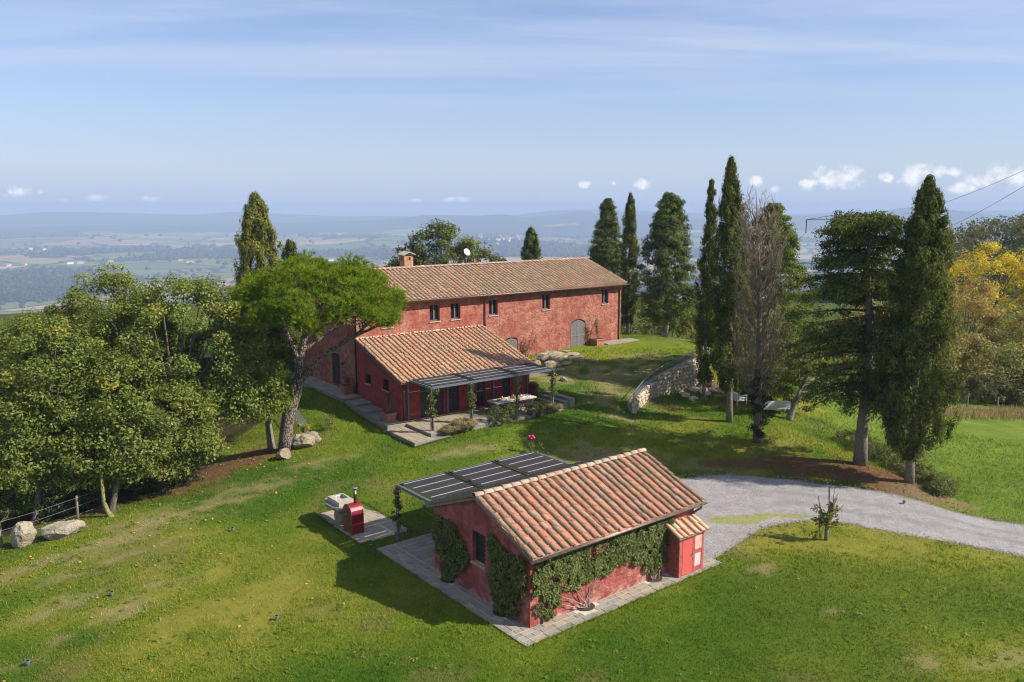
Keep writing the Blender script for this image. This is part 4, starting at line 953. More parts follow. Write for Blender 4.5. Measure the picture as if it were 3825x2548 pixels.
pw = MB().obox(M(9.40, -6.0, 1.3), M.a*.35, M.b*1.5, UP*1.12); tag(pw.build('planter_wall', WALL_R, origin=M(9.55, -5.3, 1.3)), 'low red rendered planter wall at the corner of the wing', 'wall')
# ------------------------------------------------------------------ rocks and stones
import bmesh
def ico(sub):
    bm = bmesh.new(); bmesh.ops.create_icosphere(bm, subdivisions=sub, radius=1.); V = np.array([v.co[:] for v in bm.verts]); F = [tuple(v.index for v in f.verts) for f in bm.faces]; bm.free(); return V, F
ICO = {k: ico(k) for k in (1, 2, 3, 4)}
def rock_tpl(sub, planes, seed, rough=.06):
    r = np.random.default_rng(seed); V, F = ICO[sub]; V = V.copy()
    for k in range(planes):
        n = nrm(r.normal(size=3)); d = r.uniform(.55, .85); V = V-np.maximum(0, V@n-d)[:, None]*n
    V += r.normal(0, rough*.25, V.shape); V *= 1+(np.sin(V[:, :1]*7+seed)*np.sin(V[:, 1:2]*8+seed*2)*np.sin(V[:, 2:]*9+1))*rough*1.3
    return V/np.abs(V).max(0), F
def rock(name, c, size, seed, mat, rz=0., sub=3, planes=12, parent=None, tilt=(0, 0)):
    V, F = rock_tpl(sub, planes, seed); q = Matrix.Rotation(rz, 3, 'Z') @ Matrix.Rotation(tilt[0], 3, 'X') @ Matrix.Rotation(tilt[1], 3, 'Y')
    V = (V*np.array(size))@np.array(q).T+np.array(c); return mk(name, V, F, mat, parent, False, origin=None if parent else (c[0], c[1], c[2]-size[2]*.8))
bl_ = [('cream boulder leaning beside the tilted fence post', (-20.85, 33.5, -.15), (.52, .5, .70), 3, .4, (.3, .2)), ('long flat pale boulder lying right of the upright boulder', (-19.45, 33.9, -.25), (.95, .52, .42), 8, .35, (0., -.15))]
for lb, c, s_, sd_, rz, tl in bl_:
    tag(rock('boulder', (c[0], c[1], gz1(c[0], c[1])+s_[2]*.55), s_, sd_, BOULDER, rz, 4, 13, None, tl), lb, 'boulder', 'boulders at the edge of the wood')
for lb, x, y, s_, sd_ in (('pitted cream rock at the foot of the umbrella pine', -11.35, 43.55, (.62, .55, .5), 21), ('pale rock below the stair railing beside the lawn', -10.95, 44.2, (.5, .5, .42), 22), ('square grey rock standing nearest the lawn under the pine', -12.1, 42.2, (.42, .34, .38), 23), ('rounded pale rock behind the pine rocks', -11.9, 44.3, (.45, .4, .45), 24), ('flat stone at the end of the stair railing', -11.2, 45.2, (.3, .25, .15), 25)):
    tag(rock('rock', (x, y, gz1(x, y)+s_[2]*.5), s_, sd_, ROCK, rng.uniform(0, 3), 4, 9), lb, 'rock', 'rocks at the pine foot')
OUT = [(14.1, -.75, .9, .4, .34, .1), (15.3, -1.1, 1.1, .5, .28, .05), (16.0, -1.9, .8, .4, .2, 0), (13.6, -1.9, .75, .55, .6, .2), (14.7, -2.2, 1.0, .5, .25, .1), (15.6, -2.9, .9, .45, .16, 0), (13.2, -3.2, .8, .55, .42, .3), (14.2, -3.4, .7, .4, .2, 0), (16.3, -3.9, .75, .4, .14, .1), (13.1, -4.1, .55, .4, .25, 0), (15.9, -3.1, .4, .3, .12, 0), (12.6, -2.2, .5, .45, .45, 0), (14.9, -.5, .7, .35, .35, 0)]
oc = thing('rock_outcrop', (*M(14.5, -2.2)[:2], 2.7), 'tumbled pale limestone outcrop against the farmhouse wall left of the door', 'rocks')
for i, (u, v, a, b, h, tl) in enumerate(OUT):
    p_ = M(u, v); rock('rock', (p_[0], p_[1], gz1(p_[0], p_[1])+h*.12), (a*.92, b*.9, h*.78), 60+i, ROCK, MY+rng.normal(0, .2), 3, 14, oc, (tl, rng.normal(0, .1)))
for x, y, lb in ((*M(11.95, -4.75)[:2], 'grey stone at the top end of the corten steps'), (*M(12.1, -5.7)[:2], 'rounded stone at the lower end of the corten steps')):
    tag(rock('stone', (x, y, gz1(x, y)+.12), (.28, .22, .2), 81, STEP, .3, 3), lb, 'stone')
# retaining wall: core plus individual stones
rw = thing('retaining_wall', (9.5, 54.0, .9), 'curved dry-stone retaining wall of tan rubble below the upper lawn', 'wall')
WT = resample(WALLTOP+[(14.6, 60.6, 3.15), (14.75, 62., 3.1)], 90); dl = np.gradient(WT[:, :2], axis=0); nl_ = np.stack([dl[:, 1], -dl[:, 0]], 1)/np.linalg.norm(dl, axis=1)[:, None]
V = []; 
for i in range(len(WT)):
    for o_, z in ((.0, .0), (.0, WT[i, 2]-.03), (-.42, WT[i, 2]-.03), (-.42, 0.)): V.append((WT[i, 0]-nl_[i, 0]*(-o_-.05)*1., WT[i, 1]-nl_[i, 1]*(-o_-.05), z))
F = [(i*4+j, i*4+(j+1) % 4, (i+1)*4+(j+1) % 4, (i+1)*4+j) for i in range(len(WT)-1) for j in range(4)]+[(0, 1, 2, 3), tuple(4*(len(WT)-1)+j for j in (3, 2, 1, 0))]
mk('wall_core', V, F, simple('wall_core_earth', (.22, .175, .12), 1., 0, .3, 9.), rw)
TPL = [];
for s_ in range(6):
    V_, F_ = rock_tpl(2 if s_ < 0 else 1, 5, 500+s_, .1); V_ = V_.copy()
    bm = bmesh.new(); bmesh.ops.create_cube(bm, size=2.); bmesh.ops.subdivide_edges(bm, edges=bm.edges[:], cuts=1, use_grid_fill=True)
    r_ = np.random.default_rng(s_); Vc = np.array([v.co[:] for v in bm.verts]); Vc = Vc/np.maximum(1, (np.linalg.norm(Vc, axis=1)/1.22))[:, None]+r_.normal(0, .08, Vc.shape); Fc = [tuple(v.index for v in f.verts) for f in bm.faces]; bm.free()
    me = bpy.data.meshes.new('stone'); me.from_pydata(Vc.tolist(), [], Fc); me.materials.append(RUBBLE); TPL.append(me)
cum = np.concatenate([[0], np.cumsum(np.hypot(*np.diff(WT[:, :2], axis=0).T))])
def wall_at(s): return [np.interp(s, cum, WT[:, 0]), np.interp(s, cum, WT[:, 1]), np.interp(s, cum, WT[:, 2]), np.interp(s, cum, nl_[:, 0]), np.interp(s, cum, nl_[:, 1])]
zc_ = .55
while zc_ < 3.25:
    hh = rng.uniform(.20, .30); s_ = -rng.uniform(0, .2)
    while s_ < cum[-1]:
        ln_ = rng.uniform(.24, .55); sm = s_+ln_/2; x, y, zt, n0, n1 = wall_at(min(sm, cum[-1]))
        if zc_+hh*.5 < zt-.02 and zc_+hh > gz1(x+n0*.35, y+n1*.35)-.05:
            ht = min(hh, zt-zc_+.04)
            ax = np.array([-n1, n0, 0])*(-1); q = rng.normal(0, .06)
            X_ = ax*ln_*.50; Y_ = np.array([n0, n1, 0])*rng.uniform(.10, .17); Z_ = (UP+ax*q)*ht*.52
            inst('stone', TPL[rng.integers(6)], rw, Matrix(((X_[0], Y_[0], Z_[0], x+n0*.05), (X_[1], Y_[1], Z_[1], y+n1*.05), (X_[2], Y_[2], Z_[2], zc_+ht/2), (0, 0, 0, 1))))
        s_ += ln_+.01
    zc_ += hh
for i in range(16):
    a_, d_ = rng.uniform(0, 1), rng.uniform(.3, 2.2); x, y, zt, n0, n1 = wall_at(6.5+a_*5); x, y = x+n0*d_, y+n1*d_; s_ = rng.uniform(.16, .42)
    tag(rock('stone', (x, y, gz1(x, y)+s_*.25), (s_*1.2, s_, s_*.6), 300+i, RUBBLE, rng.uniform(0, 3), 2, 8), 'loose tan stone fallen at the foot of the retaining wall', 'stone', 'stones fallen below the retaining wall')
# railings: posts, two rails, thin bars
def railing(P, h, label, step=.12, base=None, lift=.03, n=None):
    P = np.array(P, float); P = resample(P, int(np.linalg.norm(np.diff(P, axis=0), axis=1).sum()/step))
    t = thing('railing', P[len(P)//2], label, 'railing', 'grey metal railings')
    MB().tube(P+[0, 0, h], .022, 5).build('top_rail', GALV, t); MB().tube(P+[0, 0, lift+.03], .014, 4).build('bottom_rail', GALV, t)
    m = MB().tube([(0, 0, 0), (0, 0, 1)], .0065, 4); me = bpy.data.meshes.new('bar'); me.from_pydata(np.concatenate(m.V).tolist(), [], m.F); me.materials.append(GALV)
    for i, p in enumerate(P):
        post = i % 14 == 0 or i == len(P)-1; k = 2.6 if post else 1.
        inst('post' if post else 'bar', me, t, Matrix(((k, 0, 0, p[0]), (0, k, 0, p[1]), (0, 0, h+(.25 if post else -lift-.03), p[2]-(.25 if post else -lift-.03)), (0, 0, 0, 1))))
    return t
railing([(x, y, z+.0) for x, y, z in WALLTOP], .58, 'grey metal railing curving along the top of the stone retaining wall', .105)
railing([(x, y, gz1(x, y)) for x, y, z in FENCE_BACK[1:]], .62, 'grey metal railing at the back of the upper lawn under the conifers', .14)
railing([(-13.3, 48.8, 1.18), (-12.5, 47.1, 1.12), (-11.6, 45.3, .98)], .62, 'short grey railing behind the pine trunk going down the bank', .11)
railing([(-16.6, 60.2, 1.05), (-15.0, 60.4, 1.1), (-13.4, 61.2, 1.15)], .8, 'grey railing beyond the left gable of the farmhouse', .14)
# low stone kerb under the stair railing
m = MB()
for k in range(11):
    a_ = np.array([-13.35, 48.75, 1.0])+(np.array([-11.62, 45.2, .85])-np.array([-13.35, 48.75, 1.0]))*k/11; m.obox(a_+[rng.normal(0, .02), 0, -.35], (.30, .1, 0), (.13, -.30, -.01), (0, 0, .42+rng.normal(0, .03)))
tag(m.build('stone_kerb', ROCK, origin=(-12.5, 47, .8)), 'pale stone kerb carrying the short railing behind the pine', 'kerb')
# ------------------------------------------------------------------ oven patio
PA, PB = uv_of(S, -8.68, 35.5), uv_of(S, -6.24, 32.34)
u0_, u1_, v0_, v1_ = -3.56, -1.42, 9.83, 13.86
pu0, pu1, pv0, pv1 = -1.06, 1.28, 9.6, 13.72
pat = tag(MB().obox(S(pu0, pv0, -.1), S.a*(pu1-pu0), S.b*(pv1-pv0), UP*.155).build('oven_patio', MORTAR), kind='structure')
slabs(pat, S, pu0+.02, pu1-.02, pv0+.02, pv1-.02, .068, SLAB, (.3, .44), (.34, .66))
ZP = .07
def ov(u, v, z): return S(-.70+u, 10.9+v, z)            # oven frame
ot = thing('pizza_oven', ov(0, 0, ZP), 'crimson arched metal pizza oven with tall flue pipe on the stone patio', 'oven')
prof = lambda w_, h_, z0: [(-w_, z0), (w_, z0)]+[(w_*math.cos(math.pi*k/16), z0+h_+w_*math.sin(math.pi*k/16)) for k in range(17)]
body = MB().prism([ov(-.25, x, z) for x, z in prof(.37, .80, ZP+.08)], S.a*.52).build('body', OVEN_RED, ot)
MB().prism([ov(-.275, x, z) for x, z in prof(.39, .80, ZP+.07)], S.a*.03).build('end_panel', simple('rusty_oven_end', (.20, .055, .03), .6, .1, .5, 3.), ot)
MB().prism([ov(.265, x, z) for x, z in prof(.39, .80, ZP+.07)], S.a*.03).build('end_panel', OVEN_RED, ot)
MB().obox(ov(-.295, -.24, .66), S.a*.022, S.b*.48, UP*.38).build('door', BROWNW, ot); MB().obox(ov(-.325, -.02, .86), S.a*.03, S.b*.14, UP*.06).build('handle', GALV, ot)
for a_, b_ in ((-.27, -.38), (-.27, .28), (.19, -.38), (.19, .28)): MB().obox(ov(a_, b_, ZP-.01), S.a*.1, S.b*.1, UP*.09).build('foot', OVEN_RED, ot)
fl = MB().lathe(ov(.12, 0, ZP+1.22), [(.07, 0), (.07, .38), (.083, .39), (.083, .43), (.068, .44), (.068, .6)], 14).build('flue_pipe', simple('bronze_flue', (.24, .15, .08), .35, .7, .4, 6.), ot, True)
MB().lathe(ov(.12, 0, ZP+1.81), [(.07, 0), (.08, .05), (.13, .08), (.13, .092), (.04, .10)], 14).build('rain_cap', GALV, fl, True)
# stone sink on a rough pedestal
sp_ = S(-.62, 12.12); sp_[2] = ZP
stt = thing('stone_sink', sp_, 'rough stone sink table on a rock pedestal beside the red oven', 'sink')
sx = lambda u, v, z: sp_+S.a*u+S.b*v+UP*(z-ZP)
rock('pedestal', sx(0, -.1, ZP+.38), (.36, .42, .45), 91, ROCK, SY, 3, 8, stt)
m = MB(); out_ = [(-.55, -.72), (.1, -.82), (.5, -.6), (.55, .3), (.35, .95), (-.3, 1.0), (-.6, .3)]
m.prism([sx(u*1.0, v, ZP+.78+.02*math.sin(i*2.1)) for i, (u, v) in enumerate(out_)], UP*.12); m.build('table_slab', STEP, stt)
b0 = MB(); zB = ZP+.905
for (a_, b_, c_, d_) in ((-.36, .36, -.5, -.44), (-.36, .36, .5, .56), (-.36, -.29, -.44, .5), (.29, .36, -.44, .5)): b0.obox(sx(a_, c_, zB), S.a*(b_-a_), S.b*(d_-c_), UP*.2)
b0.obox(sx(-.29, -.44, zB), S.a*.58, S.b*.94, UP*.05); b0.obox(sx(-.29, -.44, zB+.052), S.a*.58, S.b*.34, UP*.144)
b0.build('basin', simple('grey_stone_basin', (.36, .33, .28), .85, 0, .2, 6., .005), stt)
MB().tube([sx(-.15, .2, zB+.05), sx(-.15, .2, zB+.24), sx(-.08, .2, zB+.28), sx(.02, .2, zB+.25)], .018, 6).build('tap', WHITE, stt)
# ------------------------------------------------------------------ dining terrace
tt = thing('dining_table', M(6.63, -7.33, ZT), 'long pale stone dining table laid for breakfast under the terrace pergola', 'table')
m = MB().obox(M(5.13, -7.82, ZT+.70), M.a*3.0, M.b*.98, UP*.07); m.build('table_top', TRAV, tt)
MB().obox(M(5.2, -7.75, ZT+.62), M.a*2.86, M.b*.84, UP*.078).build('apron', WOOD, tt)
for u_, v_ in ((5.25, -7.72), (5.25, -7.02), (7.9, -7.72), (7.9, -7.02)): MB().obox(M(u_, v_, ZT), M.a*.1, M.b*.1, UP*.62).build('leg', WOOD, tt)
ztb = ZT+.771
def chair_proto():
    t_ = thing('folding_chair', (0, 0, 0), 'x', 'chair', 'folding chairs round the dining table')
    for s_ in (-.2, .2):
        MB().bar((s_, -.22, 0), (s_, .2, .5), .03).build('leg', BROWNW, t_); MB().bar((s_*.86, .2, 0), (s_*.86, -.2, .46), .03).build('leg', BROWNW, t_)
        MB().bar((s_*.94, -.2, .44), (s_*.94, -.3, .88), .03).build('back_post', BROWNW, t_)
    for k in range(5): MB().obox((-.21, -.19+k*.085, .455), (.42, 0, 0), (0, .07, 0), (0, 0, .018)).build('seat_slat', BROWNW, t_)
    for k in range(3): MB().bar((-.19, -.235-k*.026, .58+k*.115), (.19, -.235-k*.026, .58+k*.115), .02, .06).build('back_slat', BROWNW, t_)
    return t_
chs = [(5.75, -8.05, 0), (6.5, -8.1, 0), (7.35, -8.02, 0), (5.7, -6.55, 1), (6.5, -6.5, 1), (7.3, -6.55, 1)]; cp = None
wd_ = ['left', 'middle', 'right']
for i, (u, v, far_) in enumerate(chs):
    p_ = M(u, v, ZT+.002); rz = MY+(math.pi if far_ else 0)+rng.normal(0, .06); lb = f'dark wooden folding chair, {wd_[i % 3]} one on the {"wall" if far_ else "garden"} side of the dining table'
    if cp is None: cp = chair_proto(); cp.location = tuple(p_); cp.rotation_euler = (0, 0, rz); cp['label'] = lb
    else: copy_tree(cp, p_, rz, lb)
pl_me = None
def small(name, prof_, u, v, mat, label, cat, group=None, seg=12):
    p_ = M(u, v, ztb); o = MB().lathe((0, 0, 0), prof_, seg).build(name, mat, None, True); o.location = tuple(p_); return tag(o, label, cat, group)
for i in range(6):
    u = 5.45+i*.45
    for j, v in enumerate((-7.62, -7.04)):
        small('plate', [(.06, 0), (.12, .018), (.115, .022), (.05, .01)], u, v, WHITE, 'white plate set along the edge of the breakfast table', 'plate', 'plates on the breakfast table')
        if (i+j) % 2: small('cup', [(.025, 0), (.04, .07), (.036, .07), (.02, .01)], u+.2, v+(.12 if j == 0 else -.12), WHITE, 'small white cup among the plates on the breakfast table', 'cup', 'cups on the breakfast table')
small('fruit_bowl', [(.08, 0), (.2, .07), (.19, .075), (.07, .015)], 6.75, -7.28, WOOD, 'wide shallow bowl of oranges in the middle of the table', 'bowl')
for k in range(11):
    a_ = k*2.4; r_ = .13 if k < 7 else .06; r_ = 0 if k == 10 else r_; p_ = M(6.75+r_*math.cos(a_), -7.28+r_*math.sin(a_), ztb+.075+(.06 if k >= 7 else 0)+(.04 if k == 10 else 0))
    V_, F_ = ICO[2]; o = mk('orange', V_*.045, F_, ORANGE, None, True); o.location = tuple(p_); tag(o, 'orange heaped in the wide bowl on the table', 'orange', 'oranges in the bowl')
small('bread_basket', [(.1, 0), (.15, .09), (.13, .09), (.09, .02)], 5.62, -7.4, simple('wicker', (.40, .27, .13), .9, 0, .3, 30.), 'round wicker bread basket at the left end of the table', 'basket')
small('juice_jug', [(.05, 0), (.06, .12), (.045, .2), (.04, .2)], 5.98, -7.2, simple('yellow_juice', (.62, .42, .03), .3, 0, .1, 9.), 'glass jug of yellow juice on the breakfast table', 'jug')
small('serving_dish', [(.1, 0), (.17, .03), (.16, .035), (.08, .012)], 7.45, -7.2, simple('brown_bread', (.45, .28, .13), .8, 0, .3, 25.), 'serving dish of pastries right of the oranges', 'dish')
tc = MB().obox(M(7.7, -7.3, ztb), M.a*.3, M.b*.42, UP*.012); tag(tc.build('napkin', simple('blue_cloth', (.12, .18, .42), .9, 0, .2, 9.), origin=M(7.85, -7.1, ztb)), 'folded blue napkin at the right end of the table', 'napkin')
# terracotta pots with plants are made with the planting; here the pot bodies
def square_pot(u, v, z, w_, h_, label, mat=TERRA):
    p_ = M(u, v, z); t_ = thing('planter', p_, label, 'planter', 'square terracotta planters')
    m = MB(); q = [(-.43, -.43), (.43, -.43), (.43, .43), (-.43, .43)]; m.add([M(u+a*w_, v+b*w_, z) for a, b in q]+[M(u+a*w_*1.16, v+b*w_*1.16, z+h_-.08) for a, b in q], [(0, 1, 5, 4), (1, 2, 6, 5), (2, 3, 7, 6), (3, 0, 4, 7), (3, 2, 1, 0), (4, 5, 6, 7)])
    m.build('body', mat, t_)
    r_ = MB(); k = .56*w_
    for a, b, c, d in ((-k, -k, 2*k, .05), (-k, k-.05, 2*k, .05), (-k, -k+.05, .05, 2*k-.1), (k-.05, -k+.05, .05, 2*k-.1)): r_.obox(M(u+a, v+b, z+h_-.08), M.a*c, M.b*d, UP*.08)
    r_.build('rim', mat, t_); MB().obox(M(u-k+.05, v-k+.05, z+h_-.075), M.a*(2*k-.1), M.b*(2*k-.1), UP*.04).build('soil', SOIL, t_)
    return t_
square_pot(-.55, -5.05, 1.42, .62, .52, 'square terracotta planter at the front corner of the wing')
square_pot(-.42, .75, 1.96, .66, .55, 'square terracotta planter by the gable downpipe')
square_pot(-.45, 7.6, 1.96, .66, .55, 'square terracotta planter at the far end of the gable wall')
square_pot(19.75, -.55, 3.1, .78, .60, 'square terracotta planter right of the big arched door')
# wall lamps on the gable
for v_, lb in ((1.75, 'right'), (4.7, 'left')):
    t_ = thing('wall_lamp', M(-.0, v_, 3.75), f'small dark wall lamp {lb} of the gable door', 'lamp')
    MB().tube([M(-.0, v_, 3.75), M(-.22, v_, 3.8)], .02, 6).build('arm', DARK, t_); MB().lathe(M(-.25, v_, 3.62), [(.14, 0), (.12, .05), (.04, .14), (.02, .2)], 12).build('lamp_shade', DARK, t_)
# garden sofas
def sofa(x, y, rz, wd_, label):
    z = gz1(x, y); t_ = thing('garden_sofa', (0, 0, 0), label, 'sofa', 'white garden sofas under the cypresses'); h = wd_/2
    m = MB()
    for sx_ in (-h, h-.06):
        for sy_ in (-.38, .32): MB().obox((sx_, sy_, 0), (.06, 0, 0), (0, .06, 0), (0, 0, .62 if sy_ > 0 else .78)).build('leg', PAINTW, t_)
        MB().obox((sx_-.01, -.38, .62), (.08, 0, 0), (0, .76, 0), (0, 0, .04)).build('armrest', PAINTW, t_)
    for k in range(4): MB().obox((-h+.06, -.39, .30+k*.115), (wd_-.12, 0, 0), (0, .03, 0), (0, 0, .085)).build('back_slat', PAINTW, t_)
    MB().obox((-h+.06, -.34, .26), (wd_-.12, 0, 0), (0, .70, 0), (0, 0, .06)).build('seat_base', PAINTW, t_)
    n = 2 if wd_ > 1.2 else 1
    for k in range(n):
        w2 = (wd_-.14)/n; MB().obox((-h+.07+k*w2+.01, -.2, .322), (w2-.02, 0, 0), (0, .56, 0), (0, 0, .13)).build('seat_cushion', CUSH, t_)
        MB().obox((-h+.07+k*w2+.01, -.355, .46), (w2-.02, 0, 0), (0, .15, 0), (0, -.04, .34)).build('back_cushion', CUSH, t_)
    t_.location = (x, y, z); t_.rotation_euler = (0, 0, rz); return t_
sofa(16.75, 51.3, .06, 1.75, 'white two-seat garden sofa seen from behind under the cypresses')
sofa(14.9, 53.0, -1.25, .85, 'white garden armchair left of the sofa by the tree trunk')
sofa(18.35, 53.2, 1.3, .85, 'white garden armchair right of the sofa behind the leaning trunk')
# small lawn lights
for x, y, lb in ((-11.94, 33.51, 'small grey ground spotlight on the lawn left of the sink'), (-7.95, 26.01, 'small grey ground spotlight on the front lawn'), (-14.44, 27.9, 'small grey ground spotlight in the worn left lawn'), (18.5, 37.2, 'small dark ground spotlight beside the gravel drive'), (-15.0, 23.6, 'small grey lid lying in the bottom left lawn')):
    z = gz1(x, y); t_ = thing('ground_light', (x, y, z), lb, 'light', 'ground spotlights on the lawn')
    MB().lathe((x, y, z), [(.03, 0), (.03, .08), (.07, .085), (.08, .17), (.06, .17)], 10).build('housing', GALV, t_); MB().lathe((x, y, z+.168), [(.055, 0), (.05, .012)], 10).build('lens', GLASS, t_)
# fence posts and wire at the wood edge
fp = [(-21.75, 33.35, 1.25, .12), (-19.9, 36.0, 1.15, -.04), (-20.6, 37.6, 1.2, .05), (-18.9, 37.5, 1.1, .06)]
tops = []
for i, (x, y, h_, tl) in enumerate(fp):
    z = gz1(x, y); P_ = [(x, y, z-.2), (x-tl*.5, y, z+h_*.5), (x-tl, y, z+h_)]; tops.append(np.array(P_[-1])-[0, 0, .1])
    tag(MB().tube(P_, [.06, .055, .05], 7).build('fence_post', WOOD, None, True, (x, y, z)), ['leaning wooden fence post left of the boulders', 'upright wooden fence post behind the boulders', 'thin wooden fence post in the shade behind the boulders', 'wooden fence post at the right end of the wire fence'][i], 'post', 'wooden fence posts at the wood edge')
for k in (0, .4, .8):
    tag(MB().tube([tops[0]-[0, 0, k], (tops[0]+tops[1])/2-[0, 0, k+.05], tops[1]-[0, 0, k], tops[3]-[0, 0, k]], .006, 4).build('fence_wire', GALV, origin=tops[1]-[0, 0, k]), ['top', 'middle', 'lowest'][int(k/.4+.1)]+' wire strung between the wooden fence posts', 'wire', 'fence wires')
for i in range(12):
    x, y = 30.5+i*2.6, 62.4+.35*i; z = gz1(x, y); tag(MB().tube([(x, y, z-.2), (x, y, z+1.15)], .07, 6).build('fence_post', WOOD, origin=(x, y, z)), 'grey wooden post of the field fence below the autumn trees', 'post', 'field fence posts')
# ------------------------------------------------------------------ vegetation
def unit(a): return a/np.maximum(np.linalg.norm(a, axis=1, keepdims=True), 1e-9)
def leaf_mesh(P, N, size, aspect=.62, T1=None):
    n = len(P); r = rng.normal(size=(n, 3)); N = unit(N)
    T1 = r if T1 is None else T1+r*.25*np.linalg.norm(T1, axis=1, keepdims=True)
    T1 = unit(T1-N*np.sum(T1*N, 1, keepdims=True)); T2 = np.cross(N, T1)
    s = np.broadcast_to(np.asarray(size, float), (n,))[:, None]
    V = np.stack([P-T1*s*.5, P+T2*s*aspect*.5+N*s*.08, P+T1*s*.5, P-T2*s*aspect*.5+N*s*.08], 1).reshape(-1, 3)
    return V, np.arange(n*4).reshape(-1, 4)
def pal(n, cols, w=None, jit=.14):
    c = np.array(cols, float); i = rng.choice(len(c), n, p=w); return c[i]*(1+rng.normal(0, jit, (n, 1)))
def clump_leaves(C, rad, per, size, sq=(1, 1, .75), up=.35, out_=.7, rnd_=.6, shell=.45, center=None):
    """leaves through a set of clumps: returns P, N, clump index"""
    C = np.asarray(C, float); n = len(C); rad = np.broadcast_to(np.asarray(rad, float), (n,)); k = np.repeat(np.arange(n), per); m = len(k)
    d = unit(rng.normal(size=(m, 3))); rr_ = rng.random((m, 1))**shell
    P = C[k]+d*rr_*rad[k][:, None]*np.array(sq)
    N = d*out_+np.array([0, 0, up])+rng.normal(size=(m, 3))*rnd_
    if center is not None: N = N+unit(P-np.asarray(center))*.5
    return P, N, k
def ell_clumps(ells, n, lo=.74, hi=1.0, zmin=-.75):
    E_ = np.array(ells, float); w_ = (E_[:, 3]*E_[:, 4]+E_[:, 3]*E_[:, 5]); w_ /= w_.sum(); out = []
    while len(out) < n:
        e = E_[rng.choice(len(E_), p=w_)]; d = nrm(rng.normal(size=3))
        if d[2] < zmin: continue
        p = e[:3]+d*e[3:]*rng.uniform(lo, hi)
        if any(np.sum(((p-q[:3])/(q[3:]*.70))**2) < 1 for q in E_ if q is not e): continue
        out.append(p)
    return np.array(out)
def limbs(mb, fork, tips, r0=.1, r1=.015, sagz=.3, seg=5):
    for t_ in tips:
        f = np.asarray(fork, float); d = t_-f; mid = f+d*.5+np.array([0, 0, -sagz*.4])+rng.normal(0, .12, 3)*np.linalg.norm(d)*.3
        s = np.linspace(0, 1, 6)[:, None]; P = f*(1-s)**2+2*mid*s*(1-s)+t_*s*s; mb.tube(P, np.linspace(r0, r1, 6), seg, False)
def broadleaf(name, label, cat, base, ells, nclump, crad, per, lsize, cols, trunk_r=.2, fork=None, nl=26, group=None, bark=BARK, mat=LEAF, jit=.16, asp=.62, up=.35, sq=(1, 1, .75), zmin=-.75, tw=0, w=None):
    base = np.array(base, float); t = thing(name, base, label, cat, group); E_ = np.array(ells, float)
    fork = np.array(fork if fork is not None else (E_[:, :3].mean(0)*.75+base*.25)); C = ell_clumps(ells, nclump, zmin=zmin)
    m = MB(); s = np.linspace(0, 1, 6)[:, None]; bend = (base+fork)/2+rng.normal(0, .12, 3)*np.array([1, 1, 0])
    m.tube((base-[0, 0, .3])*(1-s)**2+2*bend*s*(1-s)+fork*s*s, np.linspace(trunk_r, trunk_r*.6, 6)*np.array([1.25, 1.05, 1, 1, 1, 1]), 9)
    sel = C[rng.choice(len(C), min(nl, len(C)), replace=False)]; limbs(m, fork, sel, trunk_r*.45)
    m.build('trunk', bark, t, True)
    P, N, k = clump_leaves(C, crad*rng.uniform(.7, 1.25, len(C)), per, lsize, sq, up, center=fork)
    cc = pal(len(C), cols, w, .06)[k]*.55+pal(len(k), cols, w, jit)*.45
    V, F = leaf_mesh(P, N, lsize*rng.uniform(.5, 1.5, len(P)), asp)
    tag(mk('crown', V, F, mat, t, col=np.repeat(cc, 4, 0)), kind='stuff')
    if tw:
        i = rng.choice(len(P), tw); V, F = leaf_mesh(P[i], N[i], .55, .03); tag(mk('twigs', V, F, BARK_T, t), kind='stuff')
    return t
OAK = [(.145, .19, .028), (.19, .23, .038), (.095, .135, .020), (.27, .285, .065), (.37, .31, .05)]; OW = [.3, .3, .2, .15, .05]
def oak(base, ells, nc, per, label, tr=.22, fork=None, crad=.62):
    return broadleaf('oak_tree', label, 'tree', (base[0], base[1], gz1(base[0], base[1])), ells, nc, crad, per, .125, OAK, tr, fork, 34, 'oaks at the edge of the wood', w=OW, tw=500)
oak((-18.33, 40.34), [(-16.4, 41.4, 7.0, 3.2, 2.8, 3.2), (-13.9, 42.2, 5.0, 2.0, 2.0, 2.0), (-18.6, 41, 6.4, 2.6, 2.4, 3.0), (-15.0, 41.6, 3.9, 2.6, 1.9, 1.7), (-13.2, 42.6, 3.9, 1.5, 1.5, 1.3)], 360, 185, 'tallest oak in the middle of the dense oak group', .26, (-17.3, 41, 3.4))
oak((-18.63, 36.4), [(-16.7, 38.6, 3.5, 2.2, 1.9, 1.9), (-18.9, 38.2, 4.6, 2.2, 2.0, 2.4), (-17.6, 37.4, 2.4, 1.6, 1.4, 1.3), (-15.9, 39.3, 2.3, 1.5, 1.3, 1.1), (-19.8, 37.3, 2.6, 1.6, 1.4, 1.4), (-17.0, 38.4, 1.5, 1.4, 1.0, .9), (-19.4, 37.5, 1.3, 1.3, .9, .9)], 320, 160, 'oak with low hanging branches nearest the lawn', .15, (-18.2, 37.2, 1.9))
oak((-22.2, 36.4), [(-21.6, 38.2, 5.9, 2.6, 2.3, 2.6), (-23.0, 37.2, 3.7, 2.3, 2.0, 2.2), (-20.6, 37.6, 3.6, 1.7, 1.6, 1.9), (-22.6, 36.4, 2.2, 1.6, 1.3, 1.3), (-21.4, 37.3, 1.5, 1.2, .9, .9)], 270, 165, 'oak at the left edge above the boulders', .15, (-21.9, 37.2, 2.3))
oak((-21.2, 43.5), [(-20.9, 42.8, 7.6, 2.6, 2.6, 2.9), (-23.6, 42, 6.2, 2.6, 2.6, 2.6), (-25.8, 40, 5.6, 2.2, 2.2, 2.6)], 220, 180, 'oak at the back left with the highest left crown', .24, (-21.5, 42.6, 4.))
